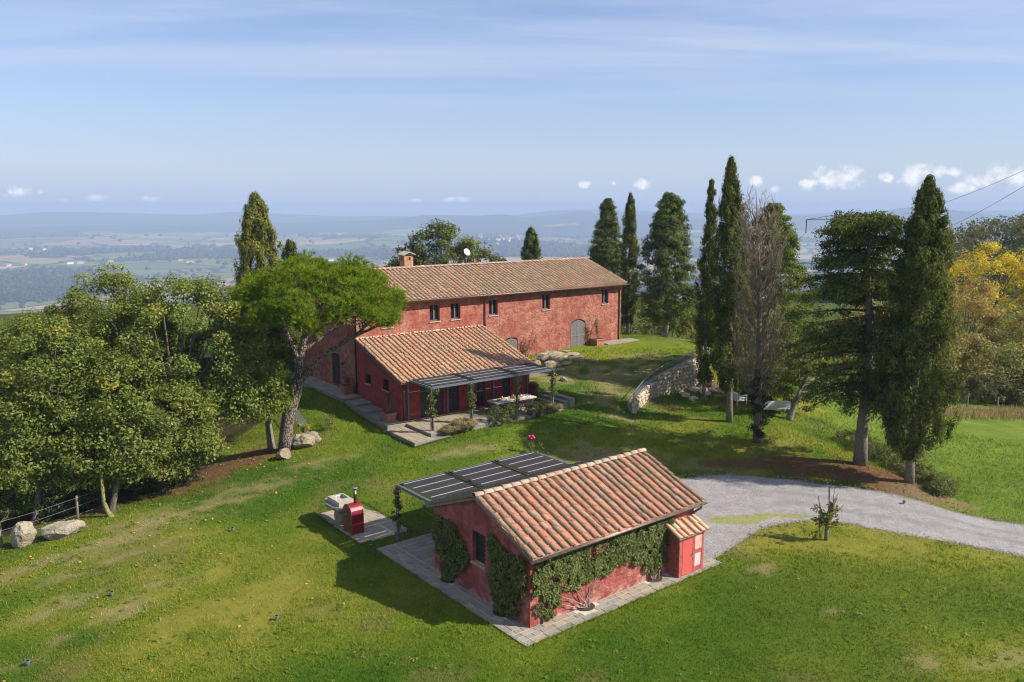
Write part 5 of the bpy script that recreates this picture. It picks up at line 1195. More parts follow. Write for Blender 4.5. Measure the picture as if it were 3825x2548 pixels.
for i, (x, y, h_) in enumerate(((-27, 42.5, 7), (-31, 47, 6.5), (-25.5, 47, 7.5), (-29, 38, 6.))):
    z = gz1(x, y); broadleaf('oak_tree', ['dark oak just behind the left edge', 'far dark oak deep in the left wood', 'dark oak behind the highest left crown', 'shaded oak low at the left edge'][i], 'tree', (x, y, z), [(x, y, z+h_*.68, 2.8, 2.8, h_*.36), (x+1.2, y-.6, z+h_*.35, 2., 2., 1.8)], 60, .95, 90, .22, OAK[:3], .18, None, 10, 'oaks at the edge of the wood')
# undergrowth at the wood edge
UND = [(.05, .075, .018), (.085, .095, .03), (.035, .05, .014)]
for i, (x, y, r_) in enumerate(((-17.2, 38.9, .75), (-19.8, 37.9, 1.1), (-21.4, 37.2, 1.1), (-16.4, 40.1, .6), (-23.6, 36.2, 1.2), (-18.4, 38.7, .8))):
    z = gz1(x, y); broadleaf('shrub', ['brown-green shrub at the right end of the wood edge', 'dark shrub behind the wire fence', 'dark shrub behind the upright boulder', 'small shrub under the right oak branches', 'dark shrub at the far left edge', 'low shrub beside the mossy trunk'][i], 'shrub', (x, y, z), [(x, y, z+r_*.55, r_, r_, r_*.7)], 26, .3, 60, .09, UND, .03, None, 8, 'undergrowth below the oaks')
# mossy crooked trunk at the wood edge
x, y = -18.55, 36.0; z = gz1(x, y); tag(MB().tube([(x+.25, y, z-.1), (x+.05, y, z+.25), (x-.12, y+.05, z+.7), (x-.1, y, z+1.2), (x-.25, y+.3, z+2.)], [.16, .11, .09, .08, .06], 7).build('tree_trunk', simple('mossy_bark', (.22, .20, .07), .95, 0, .5, 9., .03), None, True, (x, y, z)), 'crooked mossy trunk at the edge of the oak wood', 'trunk')
# bare bank trunk next to the pine
x, y = -13.25, 44.1; z = gz1(x, y)
broadleaf('oak_tree', 'tree with a straight pale trunk left of the umbrella pine', 'tree', (x, y, z), [(-13.3, 44.3, 4.1, 1.3, 1.3, 1.1), (-13.0, 43.6, 3.4, .9, .8, .8)], 50, .5, 150, .12, OAK, .22, (-13.5, 44.2, 3.2), 14, 'oaks at the edge of the wood', BARK_W, w=OW)

# cypresses --------------------------------------------------------------
CYP = [(.070, .088, .024), (.098, .114, .032), (.048, .064, .018), (.155, .155, .05)]; CW = [.35, .35, .2, .1]
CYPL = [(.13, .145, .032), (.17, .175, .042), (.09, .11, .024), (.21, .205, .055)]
def cypress(base, H, prof, n, label, tr=.16, cols=CYP, per=85, lean=(0, 0), z0=.12, vert=.9, rag=.16, size=.13, group='cypresses', bark=BARK_W, name='cypress_tree', cr=.33, droop=0., w=CW):
    b = np.array(base, float); t = thing(name, b, label, 'tree', group); T_ = rng.random(n)**.92*(1-z0)+z0; th = rng.random(n)*2*np.pi
    rp = np.interp(T_, *zip(*prof)); lob = 1+.20*np.sin(th*3+T_*9+b[0])+.16*np.sin(th*5-T_*23)+.12*np.sin(th*2+T_*41); r_ = rp*lob*(rng.uniform(.32, 1.0, n)**.6)
    C = np.stack([b[0]+lean[0]*T_+r_*np.cos(th), b[1]+lean[1]*T_+r_*np.sin(th), b[2]+H*T_-droop*r_], 1)
    m = MB(); s = np.linspace(0, .96, 9); m.tube(np.stack([b[0]+lean[0]*s, b[1]+lean[1]*s, b[2]-.3+H*s], 1), np.interp(s, [0, .06, .3, 1], [tr*1.35, tr, tr*.75, .02]), 9)
    for i in rng.choice(n, min(n, 60), replace=False):
        c = C[i]; a_ = np.array([b[0]+lean[0]*T_[i], b[1]+lean[1]*T_[i], c[2]-(.5*vert if not droop else -.3)*r_[i]]); m.tube([a_, (a_+c)/2+[0, 0, -.08], c], [.05, .03, .012], 4, False)
    m.build('trunk', bark, t, True)
    sz = cr*np.clip(.55+.5*rp/max(rp.max(), .1), .5, 1.05)*rng.uniform(1-rag, 1+2.2*rag, n)
    sq = (.72, .72, 1.35) if not droop else (1.15, 1.15, .62)
    P, N, k = clump_leaves(C, sz, per, size, sq, .15, 1., .35, .5); rad = unit(np.stack([np.cos(th), np.sin(th), np.zeros(n)], 1))[k]
    N = N+rad*.45
    T1 = np.array([0, 0, 1.])*(1 if not droop else -.55)+rad*(.45 if not droop else .9)
    cc = (pal(n, cols, w, .10)[k]*.6+pal(len(k), cols, w, .2)*.4)*1.22
    V, F = leaf_mesh(P, N, size*rng.uniform(.7, 1.4, len(P)), .5, T1)
    tag(mk('crown', V, F, NEEDLE, t, col=np.repeat(cc, 4, 0)), kind='stuff'); return t
g3 = lambda x, y: (x, y, gz1(x, y))
COLUMN = [(0, .3), (.06, .9), (.2, 1.), (.45, .95), (.7, .7), (.88, .38), (1, .03)]
def cprof(R_, pts=COLUMN): return [(t_, r_*R_) for t_, r_ in pts]
cypress(g3(19.87, 39.61), 14.75, [(0, .1), (.09, .35), (.12, 1.0), (.22, 1.55), (.38, 1.78), (.55, 1.5), (.72, 1.2), (.86, .78), (.95, .45), (1, .06)], 880, 'dark dense cypress beside the drive, the rightmost tall tree', .2, per=84, lean=(-.2, 0), z0=.09, cr=.37, rag=.2)
cypress(g3(13.29, 48.9), 15.6, [(0, .2), (.12, .5), (.2, .95), (.45, 1.15), (.68, .95), (.85, .55), (.94, .3), (1, .04)], 560, 'tallest slender cypress left of the bare tree', .17, per=85, lean=(-.6, 0), z0=.14, cr=.33, rag=.28)
cypress(g3(12.6, 53.), 14.4, [(0, .2), (.1, .5), (.3, .62), (.6, .55), (.8, .36), (.93, .24), (1, .05)], 300, 'very thin cypress left of the tallest cypress', .12, per=75, z0=.1, cr=.27)
cypress(g3(16.9, 54.), 13.0, [(0, .8), (.06, 1.9), (.2, 3.0), (.42, 3.3), (.6, 2.6), (.8, 1.75), (.92, 1.15), (1, .3)], 760, 'broad feathery cypress behind the bare tree', .2, per=76, z0=.03, cr=.46, droop=.12, size=.15, group='broad conifers', name='conifer_tree', cols=[(.085, .112, .024), (.12, .145, .034), (.058, .082, .018), (.165, .18, .045)])
cypress(g3(12.94, 68.74), 11.9, [(0, .2), (.10, .5), (.14, 1.7), (.25, 2.5), (.45, 2.25), (.65, 1.75), (.82, 1.25), (.94, .85), (1, .2)], 560, 'broad conical conifer with a clear trunk beyond the railing', .26, per=75, lean=(0, 0), z0=.13, cr=.48, droop=.1, size=.17, group='broad conifers', name='conifer_tree', cols=[(.072, .098, .03), (.10, .125, .038), (.05, .072, .022), (.15, .165, .052)])
cypress(g3(10.2, 72.), 12.1, [(0, .2), (.12, .5), (.3, .78), (.6, .74), (.8, .46), (.92, .3), (1, .05)], 300, 'slim cypress just right of the farmhouse roof end', .15, per=70, z0=.08, cr=.32, size=.15)
cypress(g3(8.6, 75.), 12.2, [(0, .4), (.12, 1.5), (.3, 2.1), (.5, 1.9), (.7, 1.35), (.85, .8), (.95, .42), (1, .1)], 480, 'ragged broad conifer behind the farmhouse roof end', .2, per=75, z0=.1, cr=.46, droop=.08, size=.17, group='broad conifers', name='conifer_tree', cols=[(.072, .098, .028), (.10, .122, .036), (.05, .070, .022), (.16, .165, .052)])
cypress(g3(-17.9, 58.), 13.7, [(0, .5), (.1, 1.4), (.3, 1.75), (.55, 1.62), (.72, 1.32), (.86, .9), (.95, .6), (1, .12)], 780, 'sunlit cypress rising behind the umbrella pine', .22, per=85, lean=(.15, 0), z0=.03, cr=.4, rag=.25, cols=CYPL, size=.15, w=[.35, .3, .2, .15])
cypress(g3(-17.6, 66.), 12.4, [(0, .5), (.3, 1.3), (.6, 1.2), (.85, .8), (1, .15)], 260, 'small dark cypress top behind the sunlit cypress', .15, per=70, z0=.1, cr=.4, size=.17)
cypress((2.1, 85., gz1(2.1, 85)), 12.6, [(0, .4), (.4, .95), (.8, .9), (.92, .6), (1, .08)], 260, 'small cypress showing above the farmhouse ridge', .15, per=70, z0=.2, cr=.4, size=.18, lean=(-.15, 0))
# irregular big conifer with layered branches (C8)
b = np.array(g3(18.46, 42.09)); t = thing('conifer_tree', b, 'large irregular conifer with layered drooping branches and thick pale trunk', 'tree', 'broad conifers')
m = MB(); tp = np.array([[18.46, 42.1, b[2]-.3], [18.42, 42.1, 2.], [18.5, 42.1, 4.5], [18.45, 42.1, 7.], [18.2, 42.1, 10.], [18., 42.1, 13.2]]); m.tube(tp, [.40, .29, .26, .22, .13, .04], 11); m2 = MB()
BR = []
for k in range(95):
    z_ = rng.uniform(3.9, 13.3); f_ = (z_-3.9)/9.4
    a_ = rng.uniform(0, 2*np.pi); L_ = np.interp(f_, [0, .25, .45, .7, 1], [3.0, 3.3, 2.8, 2.6, 1.7])*rng.uniform(.7, 1.15); BR.append((z_, a_, L_))
BR += [(rng.uniform(8.6, 12.8), math.pi+rng.uniform(-.9, .9), rng.uniform(1.9, 2.9)) for _ in range(20)]+[(13.1, a, 2.0) for a in (.2, 1.4, 2.6, 3.4, 4.4, 5.5)]+[(12.7, a, 2.3) for a in (0., .9, 2.2, 3.1, 3.8, 5.)]+[(7.2, math.pi*.97, 4.5), (6.7, math.pi*1.03, 4.3), (6.4, math.pi*.9, 3.9), (5.0, math.pi*1.0, 3.4), (4.6, math.pi*1.1, 3.2), (5.6, math.pi*1.12, 3.7), (4.6, 3.3, 3.8), (4.2, 2.9, 3.0), (4.0, 3.9, 2.6), (5.4, 3.5, 4.2), (6.2, 3.3, 4.6), (7.6, 3.5, 4.4), (6.9, 2.8, 4.6), (3.9, 3.2, 3.2), (4.4, 4.3, 2.6), (5.2, 4.6, 2.8), (5.0, .1, 2.4), (6.4, 0., 2.2), (10.2, 3.0, 3.3), (9.4, 3.3, 3.6), (8.4, 3.0, 3.9), (8.0, 3.4, 4.0), (11.2, 3.2, 2.8), (11., 2.9, 2.4), (11.6, .3, 1.9), (10.4, .2, 2.2), (12.3, 3.6, 1.2), (9.3, .15, 2.1)]
C, RD = [], []
for z_, a_, L_ in BR:
    x0 = np.array([np.interp(z_, tp[:, 2], tp[:, 0]), 42.1, z_]); d = np.array([math.cos(a_), math.sin(a_), 0]); s = np.linspace(0, 1, 6)[:, None]
    P_ = x0+d*L_*s+np.array([0, 0, 1.])*(.45*s-.95*s*s)*L_*(.42 if z_ < 8 else .2); m2.tube(P_, np.linspace(.07, .012, 6), 5, False)
    for q in np.arange(.25, 1.02, .10):
        i_ = q*5; c = P_[int(min(4, i_))]*(1-(i_-int(min(4, i_))))+P_[int(min(4, i_))+1]*(i_-int(min(4, i_))); C.append(c+rng.normal(0, .17, 3)*np.array([1, 1, .45])); RD.append(d)
m.build('trunk', BARK_W, t, True); m2.build('branches', simple('dark_conifer_bark', (.07, .055, .04), .95, 0, .4, 10.), t, True); C, RD = np.array(C), np.array(RD)
P, N, k = clump_leaves(C, .42*rng.uniform(.7, 1.3, len(C)), 52, .17, (1.15, 1.15, .55), .3, .5, .5, .5); cols_ = [(.082, .106, .03), (.112, .134, .038), (.058, .078, .022), (.16, .17, .048)]
V, F = leaf_mesh(P-np.array([0, 0, .12])*rng.random((len(P), 1)), N, .145*rng.uniform(.7, 1.4, len(P)), .45, RD[k]*.7-np.array([0, 0, .7])); tag(mk('crown', V, F, NEEDLE, t, col=np.repeat(pal(len(C), cols_, CW, .1)[k]*.74+pal(len(k), cols_, CW, .2)*.48, 4, 0)), kind='stuff')
# bare tree with ivy on its trunk
b = np.array(g3(13.84, 45.11)); t = thing('bare_tree', b, 'nearly leafless upright tree with ivy on its trunk', 'tree')
m = MB(); tp = np.array([[13.84, 45.1, b[2]-.3], [13.8, 45.1, 3.], [13.7, 45.1, 6.], [13.5, 45.1, 10.], [13.1, 45.1, 14.6]]); m.tube(tp, [.26, .2, .16, .09, .015], 8)
TP, TT = [], []
for k in range(150):
    z_ = 2.6+10.6*rng.random()**1.15; a_ = rng.uniform(0, 2*np.pi); f_ = (z_-2.6)/12; L_ = np.interp(f_, [0, .3, .6, 1], [3.4, 3.4, 2.6, 1.0])*rng.uniform(.7, 1.1)
    x0 = np.array([np.interp(z_, tp[:, 2], tp[:, 0]), 45.1, z_]); d = np.array([math.cos(a_), math.sin(a_), 0]); s = np.linspace(0, 1, 7)[:, None]; R_ = np.interp(f_, [0, .25, .5, 1], [1.5, 1.9, 1.45, .5])*rng.uniform(.6, 1.05)
    P_ = x0+d*R_*(1-(1-s)**2)+np.array([0, 0, 1.])*L_*s**1.15+rng.normal(0, .04, (7, 3)); m.tube(P_, np.linspace(.034, .006, 7), 4, False)
    for q in range(17):
        i_ = rng.integers(1, 6); w_ = rng.random(); c = P_[i_]*(1-w_)+P_[i_+1]*w_; dr = nrm(P_[i_+1]-P_[i_]+rng.normal(0, .35, 3)*np.linalg.norm(P_[i_+1]-P_[i_])*1.3); ln = rng.uniform(.25, .75); TP.append(c+dr*ln/2); TT.append(dr*ln)
m.build('trunk', BARK_T, t, True); TP, TT = np.array(TP), np.array(TT); ln = np.linalg.norm(TT, axis=1)
for g_ in (0, 1):
    V, F = leaf_mesh(TP+(rng.normal(0, .06, TP.shape) if g_ else 0), np.cross(TT, rng.normal(size=TT.shape)), ln*(.8 if g_ else 1), .034, TT*3); tag(mk('twigs', V, F, simple('pale_twig', (.30, .23, .145), .95, 0, .3, 5.), t), kind='stuff')
i = rng.choice(len(TP), 7000); low_ = TP[i][:, 2] < 11.; P = TP[i][low_]+rng.normal(0, .1, (low_.sum(), 3)); V, F = leaf_mesh(P, rng.normal(size=P.shape), .075, .7)
tag(mk('dry_leaves', V, F, LEAF, t, col=np.repeat(pal(len(P), [(.17, .12, .05), (.12, .10, .05), (.10, .10, .03)]), 4, 0)), kind='stuff')
C = np.array([[13.84+rng.normal(0, .22), 45.1+rng.normal(0, .22), z_] for z_ in np.linspace(.9, 4.6, 60)]); P, N, k = clump_leaves(C, .26, 60, .1); V, F = leaf_mesh(P, N, .10, .8); tag(mk('ivy', V, F, LEAF, t, col=np.repeat(pal(len(P), [(.018, .036, .012), (.028, .052, .016)]), 4, 0)), kind='stuff')
# leaning small tree with yellow-green leaves behind the sofas
x, y = 17.23, 50.16
broadleaf('small_tree', 'small leaning tree with yellow-green leaves beside the sofa', 'tree', g3(x, y), [(18.6, 50.6, 3.4, 1.6, 1.4, .9), (19.8, 51.5, 3.0, 1.3, 1.2, .9)], 60, .42, 90, .12, [(.17, .18, .02), (.11, .14, .02), (.22, .19, .02)], .22, (18.0, 50.3, 2.4), 12, None, BARK_W)
# umbrella pine ----------------------------------------------------------
b = np.array(g3(-12.36, 43.37)); t = thing('umbrella_pine', b, 'umbrella pine with curved forked trunk and flat bright green crown', 'tree')
m = MB(); m.tube(np.array([[-12.36, 43.4, b[2]-.3], [-12.3, 43.4, 1.3], [-12.1, 43.4, 2.5], [-11.62, 43.4, 3.8], [-11.42, 43.4, 4.6]]), [.42, .36, .34, .30, .27], 12)
PL = [([-11.42, 43.4, 4.6], [-11.35, 43.4, 5.9], [-10.9, 43.5, 7.2], .24), ([-11.35, 43.4, 5.6], [-11.9, 43.3, 6.6], [-12.15, 43.2, 7.9], .17), ([-11.55, 43.4, 4.2], [-10.2, 43.3, 6.0], [-8.0, 43.2, 7.1], .19), ([-11.2, 43.4, 6.1], [-9.9, 43.6, 6.9], [-8.8, 44, 7.8], .15), ([-11., 43.4, 6.9], [-10.2, 43., 7.6], [-9.6, 42.2, 8.3], .12), ([-12.15, 43.2, 7.7], [-12.9, 43.4, 8.0], [-13.8, 43.8, 8.3], .09), ([-10.9, 43.5, 7.1], [-10.6, 44.4, 8.], [-10.3, 45.6, 8.4], .12), ([-12.1, 43.2, 7.6], [-11.9, 42.3, 8.], [-11.5, 41., 8.2], .09), ([-8.2, 43.2, 7.0], [-7., 43.1, 7.4], [-6.3, 43., 8.1], .08), ([-8.3, 43.2, 6.95], [-7.6, 42.4, 7.5], [-7.2, 41.4, 8.1], .08)]
ends = []
for a_, c_, e_, r_ in PL:
    a_, c_, e_ = map(np.array, (a_, c_, e_)); s = np.linspace(0, 1, 8)[:, None]; m.tube(a_*(1-s)**2+2*c_*s*(1-s)+e_*s*s, np.linspace(r_, r_*.55, 8), 8, False); ends.append(e_)
pc = np.array([-10.25, 43.5, 8.35]); C = []
while len(C) < 560:
    d = nrm(rng.normal(size=3)); under = d[2] < 0
    if under and (rng.random() < .45 or d[2] < -.75): continue
    p = pc+d*np.array([4.45, 4.2, 2.3 if not under else .45])*rng.uniform(.80, 1.0)
    p[2] += .28*math.sin(p[0]*2.1)+.22*math.sin(p[1]*2.6+1); C.append(p)
C = np.array(C)
for c in C[rng.choice(len(C), 170, replace=False)]:
    e_ = min(ends, key=lambda q: np.linalg.norm(q[:2]-c[:2])); d = c-e_; s = np.linspace(0, 1, 5)[:, None]; m.tube(e_+d*s+np.array([0, 0, -.25])*np.sin(s*3.14)*np.linalg.norm(d)*.5+rng.normal(0, .04, (5, 3)), np.linspace(.04, .008, 5), 4, False)
m.build('trunk', BARK_P, t, True)
per = 22; k = np.repeat(np.arange(len(C)), per); d = unit(rng.normal(size=(len(k), 3))+np.array([0, 0, .55])); Q = C[k]+d*(rng.random((len(k), 1))**.45)*np.array([.50, .50, .36])
ax = unit(d+np.array([0, 0, .7])+rng.normal(0, .25, d.shape)); nn = 10; j = np.repeat(np.arange(len(Q)), nn); dn = unit(ax[j]+rng.normal(0, .55, (len(j), 3))); ln = rng.uniform(.20, .34, (len(j), 1)); sd_ = unit(np.cross(dn, rng.normal(size=dn.shape)))*.0155
V = np.stack([Q[j]-sd_, Q[j]+sd_, Q[j]+dn*ln], 1).reshape(-1, 3); F = np.arange(len(j)*3).reshape(-1, 3); pcol = [(.150, .222, .014), (.185, .255, .020), (.100, .160, .012), (.23, .275, .028)]
tag(mk('crown', V, F, NEEDLE, t, col=np.repeat((pal(len(C), pcol, None, .18)[k]*.7+pal(len(k), pcol, None, .1)*.3)[j], 3, 0)), kind='stuff')
# oaks behind the farmhouse ------------------------------------------------
OB = [(.095, .125, .024), (.135, .155, .03), (.07, .10, .02), (.2, .2, .04)]
z = gz1(-7.2, 85); broadleaf('oak_tree', 'spreading oak rising behind the farmhouse ridge', 'tree', (-7.2, 85, z), [(-7.4, 85, 8.2, 3.4, 3., 3.6), (-10.2, 85, 7.2, 2.2, 2.2, 2.4), (-4.4, 85, 7.6, 2.2, 2.2, 2.6)], 130, .85, 110, .24, OB, .4, (-7.2, 85, 4.5), 40, 'oaks behind the farmhouse', tw=400)
z = gz1(-1.4, 85); broadleaf('oak_tree', 'small leafy treetop between the oak and the small cypress above the ridge', 'tree', (-1.4, 85, z), [(-1.6, 85, 6.7, 1.3, 1.3, 2.0)], 30, .6, 80, .24, OB, .15, None, 12, 'oaks behind the farmhouse')
# bushes beyond the back railing
BUS = [(.11, .155, .026), (.17, .20, .03), (.075, .115, .02), (.25, .25, .04)]
for i, (x, y, r_, h_) in enumerate(((11.2, 77, 2.3, 2.4), (14.6, 74, 1.9, 1.7), (17.2, 72, 2.2, 2.2), (19.5, 70, 2.1, 2.0), (13.2, 79, 2.4, 2.8), (16.5, 66.5, 1.2, .9), (21.5, 74, 2.4, 2.4), (24, 66, 2., 2.2), (20.3, 61, 1.5, 1.5))):
    z = gz1(x, y); broadleaf('shrub', f'{["yellow-green", "leafy", "sunlit green", "bright green", "tall green", "low grey-green", "dense green", "mixed green", "small dark"][i]} shrub beyond the back railing {["behind the slim cypress", "left of the conical conifer trunk", "right of the conical conifer trunk", "left of the thin cypress", "behind the conical conifer", "against the railing", "behind the tall cypresses", "behind the broad feathery cypress", "below the retaining wall end"][i]}', 'shrub', (x, y, z), [(x, y, z+h_*.75, r_, r_, h_)], 50, .6, 80, .17, BUS, .06, None, 10, 'shrubs beyond the railing')
# clipped bank of shrubs on the right and low ivy
HB = [(.11, .125, .035), (.15, .145, .05), (.08, .095, .026), (.13, .16, .03)]
for i, (x, y, r_) in enumerate(((20.3, 47.2, 1.0), (20.35, 45.6, 1.1), (20.7, 44.0, 1.15), (21.0, 42.4, 1.0), (21.2, 41.0, .95), (21.35, 39.7, .8), (20.9, 38.9, .5))):
    z = gz1(x, y); broadleaf('shrub', f'low spreading shrub on the bank right of the big conifer, {["farthest", "second farthest", "third farthest", "middle", "third nearest", "second nearest", "nearest"][i]} in the row', 'shrub', (x, y, z), [(x, y, z+r_*.3, r_*1.1, r_*1.1, r_*.62)], 46, .28, 80, .075, HB, .03, None, 8, 'low shrubs on the right bank')
# autumn trees on the right
YE = [(.62, .45, .02), (.52, .40, .024), (.34, .31, .03), (.70, .53, .03)]; OLV = [(.27, .25, .07), (.20, .20, .055), (.35, .30, .09), (.15, .16, .045)]; TANL = [(.42, .28, .085), (.34, .24, .08), (.28, .23, .06)]
AUT = [('bright yellow autumn tree at the right edge', 49.5, 86, 5.6, 5.2, 5.4, 4.4, YE), ('yellow-green autumn tree cut by the right edge', 55.5, 84, 4.5, 4.5, 5.8, 3.6, [(.30, .25, .03), (.22, .20, .03)]), ('tan autumn poplar right of the dark cypress', 43.2, 78, 3.0, 3.0, 5.2, 1.9, TANL), ('olive willow shrub in front of the yellow tree', 46.5, 74, 4.0, 3.6, 3.6, .9, OLV), ('large olive shrub above the field fence', 42.2, 69.5, 4.2, 3.0, 2.5, -.4, OLV), ('olive shrub at the right edge above the fence', 49, 70.5, 4.0, 3.0, 2.9, -.2, OLV), ('golden shrub among the olive shrubs', 39.6, 72, 2.6, 2.6, 2.5, .2, TANL+OLV), ('dull green shrub behind the dark cypress', 35.5, 71, 3.2, 2.8, 2.6, .0, OLV), ('tan tree left of the dark cypress', 33.5, 78, 2.8, 2.8, 3.5, 1.4, TANL), ('pale olive shrub far right', 53, 76, 4.0, 3.6, 3.6, .6, OLV)]
for lb, x, y, rx, ry, rz_, zc2, cl in AUT:
    broadleaf('autumn_tree', lb, 'tree', g3(x, y), [(x, y, zc2, rx, ry, rz_), (x-rx*.4, y-1, zc2-rz_*.35, rx*.6, ry*.6, rz_*.6), (x+rx*.35, y-1, zc2+rz_*.1, rx*.6, ry*.6, rz_*.6)], 120, .85, 130 if cl is YE else 100, .19, cl, .18, None, 30, 'autumn trees beyond the field', jit=.2, tw=250)
DKU = [(.10, .11, .03), (.07, .08, .025), (.14, .13, .045)]
for i in range(10):
    x, y = 33+i*2.5, 65.6+.3*i+rng.normal(0, .4); z = gz1(x, y); broadleaf('shrub', 'dark shaded shrub at the foot of the autumn trees', 'shrub', (x, y, z), [(x, y, z+.9, 1.7, 1.2, 1.1)], 22, .5, 60, .16, DKU, .05, None, 6, 'shaded shrubs behind the field fence')
# long dry grass strip at the field fence
n = 9000; X_ = rng.uniform(26, 62, n); Y_ = 60.6+.30*(X_-34)+rng.normal(0, .9, n)-np.where(X_ < 30, 2, 0); Z_ = gz(X_, Y_); P = np.stack([X_, Y_, Z_+.22], 1); V, F = leaf_mesh(P, rng.normal(size=P.shape)*np.array([1, 1, .2]), rng.uniform(.45, .85, n), .07, np.array([[0, 0, 3.]])+rng.normal(0, .3, (n, 3)))
tag(mk('dry_grass', V, F, GRASSB, col=np.repeat(pal(n, [(.34, .27, .16), (.28, .22, .12), (.22, .20, .09), (.38, .30, .2)]), 4, 0)), 'strip of tall dry grass along the field fence', 'grass', kind='stuff')
# ------------------------------------------------------------------ vines, roses, pots, terrace planting
VINE = [(.115, .150, .032), (.15, .185, .042), (.075, .105, .024), (.23, .21, .05), (.26, .13, .045)]; VW = [.34, .32, .24, .08, .02]
def wall_vine(label, f, axis_, poly, n, root, stems, thick=.13, size=.075, cols=VINE, w=VW):
    """creeper on an outbuilding wall: leaves inside a ragged outline, stems from the root"""
    to = (lambda s, z, d: S(s, -d, z)) if axis_ == 'u' else (lambda s, z, d: S(-d, s, z)); no = -S.b if axis_ == 'u' else -S.a
    r0 = to(root, 0.03, .12); t = thing('climbing_vine', r0, label, 'vine', 'creepers on the outbuilding'); m = MB(); pp = np.array(poly)
    for (s, z) in stems:
        e = to(s, z, .09); mid = to((root+s)/2+rng.normal(0, .12), z*.42+rng.normal(0, .05), .10); q = np.linspace(0, 1, 7)[:, None]; b0 = to(root+rng.normal(0, .1), .02, .14)
        m.tube(b0*(1-q)**2+2*mid*q*(1-q)+e*q*q+rng.normal(0, .022, (7, 3)), np.linspace(.021, .006, 7), 5, False)
    m.build('stem', simple('pale_vine_stem', (.30, .22, .17), .9, 0, .3, 9.), t, True)
    s_ = rng.uniform(pp[:, 0].min(), pp[:, 0].max(), n*4); z_ = rng.uniform(pp[:, 1].min(), pp[:, 1].max(), n*4)
    jx, jz = (fbm(s_*1., z_, .35, 3, 71)-.5)*.5, (fbm(s_, z_+9, .35, 3, 73)-.5)*.5
    ok = in_poly(s_+jx, z_+jz, poly) & (fbm(s_+3, z_, .24, 3, 79) > .34); s_, z_ = s_[ok][:n], z_[ok][:n]
    th = thick*(.25+1.3*fbm(s_, z_, .30, 2, 75)); d = th*rng.random(len(s_))**.5+.02
    P = np.array([to(a, b, 0.) for a, b in zip(s_, z_)])+no*d[:, None]; N = no+rng.normal(0, .55, P.shape)+np.array([0, 0, .35]); V, F = leaf_mesh(P, N, size*rng.uniform(.6, 1.25, len(P)), .8)
    tone = (.75+.6*fbm(s_, z_, .5, 2, 77))[:, None]
    tag(mk('foliage', V, F, LEAF, t, col=np.repeat(pal(len(P), cols, w, .16)*tone, 4, 0)), kind='stuff'); return t
wall_vine('thick green creeper covering most of the sunlit front wall', S, 'u', [(.02, 1.2), (.1, 2.0), (.45, 2.3), (1., 2.42), (7.05, 2.42), (6.95, 1.7), (6.75, 1.1), (6.5, .8), (6.35, .35), (6.1, .45), (5.9, .2), (5.7, .55), (5.4, .9), (4.9, .85), (4.5, 1.0), (3.9, .95), (3.45, .8), (3.1, .95), (2.7, .85), (2.2, .95), (1.7, .8), (1.35, .95), (1.15, .35), (.8, .15), (.55, .35), (.3, .25), (.12, .6)], 20000, 2.45, [(.9, 1.0), (1.6, 1.5), (2.1, 1.4), (2.7, 1.5), (3.2, 1.0), (3.4, 1.5), (1.15, .6), (3.0, 1.7)])
wall_vine('small creeper stem rising left of the red cupboard', S, 'u', [(5.2, .6), (5.5, 1.5), (6.3, 1.6), (6.5, .8), (6.3, .4), (5.9, .3), (5.6, .4)], 700, 5.95, [(5.4, .8), (5.7, 1.1), (6.1, 1.2), (6.4, .7), (6.5, 1.3), (5.5, 1.4)])
wall_vine('dark creeper on the far side of the shaded gable window', S, 'v', [(5.52, 2.2), (4.9, 2.4), (4.3, 2.35), (3.8, 2.0), (3.35, 1.5), (3.32, 1.0), (3.65, .6), (4.05, .3), (4.3, .0), (4.85, .0), (5.1, .5), (5.35, 1.1), (5.55, 1.7)], 6500, 4.65, [(4.4, .8), (4.9, 1.), (4.2, 1.4), (5.1, 1.6), (3.8, 1.2)], .2)
wall_vine('dark creeper filling the gable corner next to the front wall', S, 'v', [(1.95, 2.75), (2.12, 1.95), (2.1, 1.2), (1.95, .7), (1.78, .2), (1.55, 0), (1.15, 0), (.85, .15), (.48, .5), (.22, 1.0), (.08, 1.7), (.12, 2.25), (.6, 2.4), (1.2, 2.35), (1.6, 2.6)], 8000, 1.42, [(1.6, .8), (1.0, 1.), (1.9, 1.4), (.6, 1.3), (1.2, 1.8)], .2)
def climber(base, h0, h1, label, n=900, pink=6, cols=[(.085, .13, .02), (.13, .17, .03), (.06, .10, .018), (.16, .18, .03)], pc=(.62, .22, .30), r_=.2):
    b = np.array(base, float); t = thing('climbing_rose', b, label, 'rose', 'roses climbing the pergola posts'); m = MB()
    for k in range(5): m.tube([b+[rng.normal(0, .06), rng.normal(0, .06), -.05], b+[rng.normal(0, .08), rng.normal(0, .08), (h0+h1)/2], b+[rng.normal(0, .1), rng.normal(0, .1), h1]], [.022, .014, .006], 5, False)
    m.build('stem', BARK_T, t); zc2 = rng.uniform(h0, h1, 40); C = b+np.stack([rng.normal(0, r_*.55, 40), rng.normal(0, r_*.55, 40), zc2], 1); P, N, k = clump_leaves(C, r_*.75, n//40, .07); V, F = leaf_mesh(P, N, .075*rng.uniform(.7, 1.3, len(P)), .7)
    tag(mk('foliage', V, F, LEAF, t, col=np.repeat(pal(len(P), cols), 4, 0)), kind='stuff')
    for k in range(pink):
        V_, F_ = ICO[1]; c = b+np.array([rng.normal(0, r_*.8), rng.normal(0, r_*.8)-.1, rng.uniform(h0, h1)]); mk('flower', V_*.034+c, F_, simple('pink_petal', pc, .8, 0, .2, 20.), t, True)
    return t
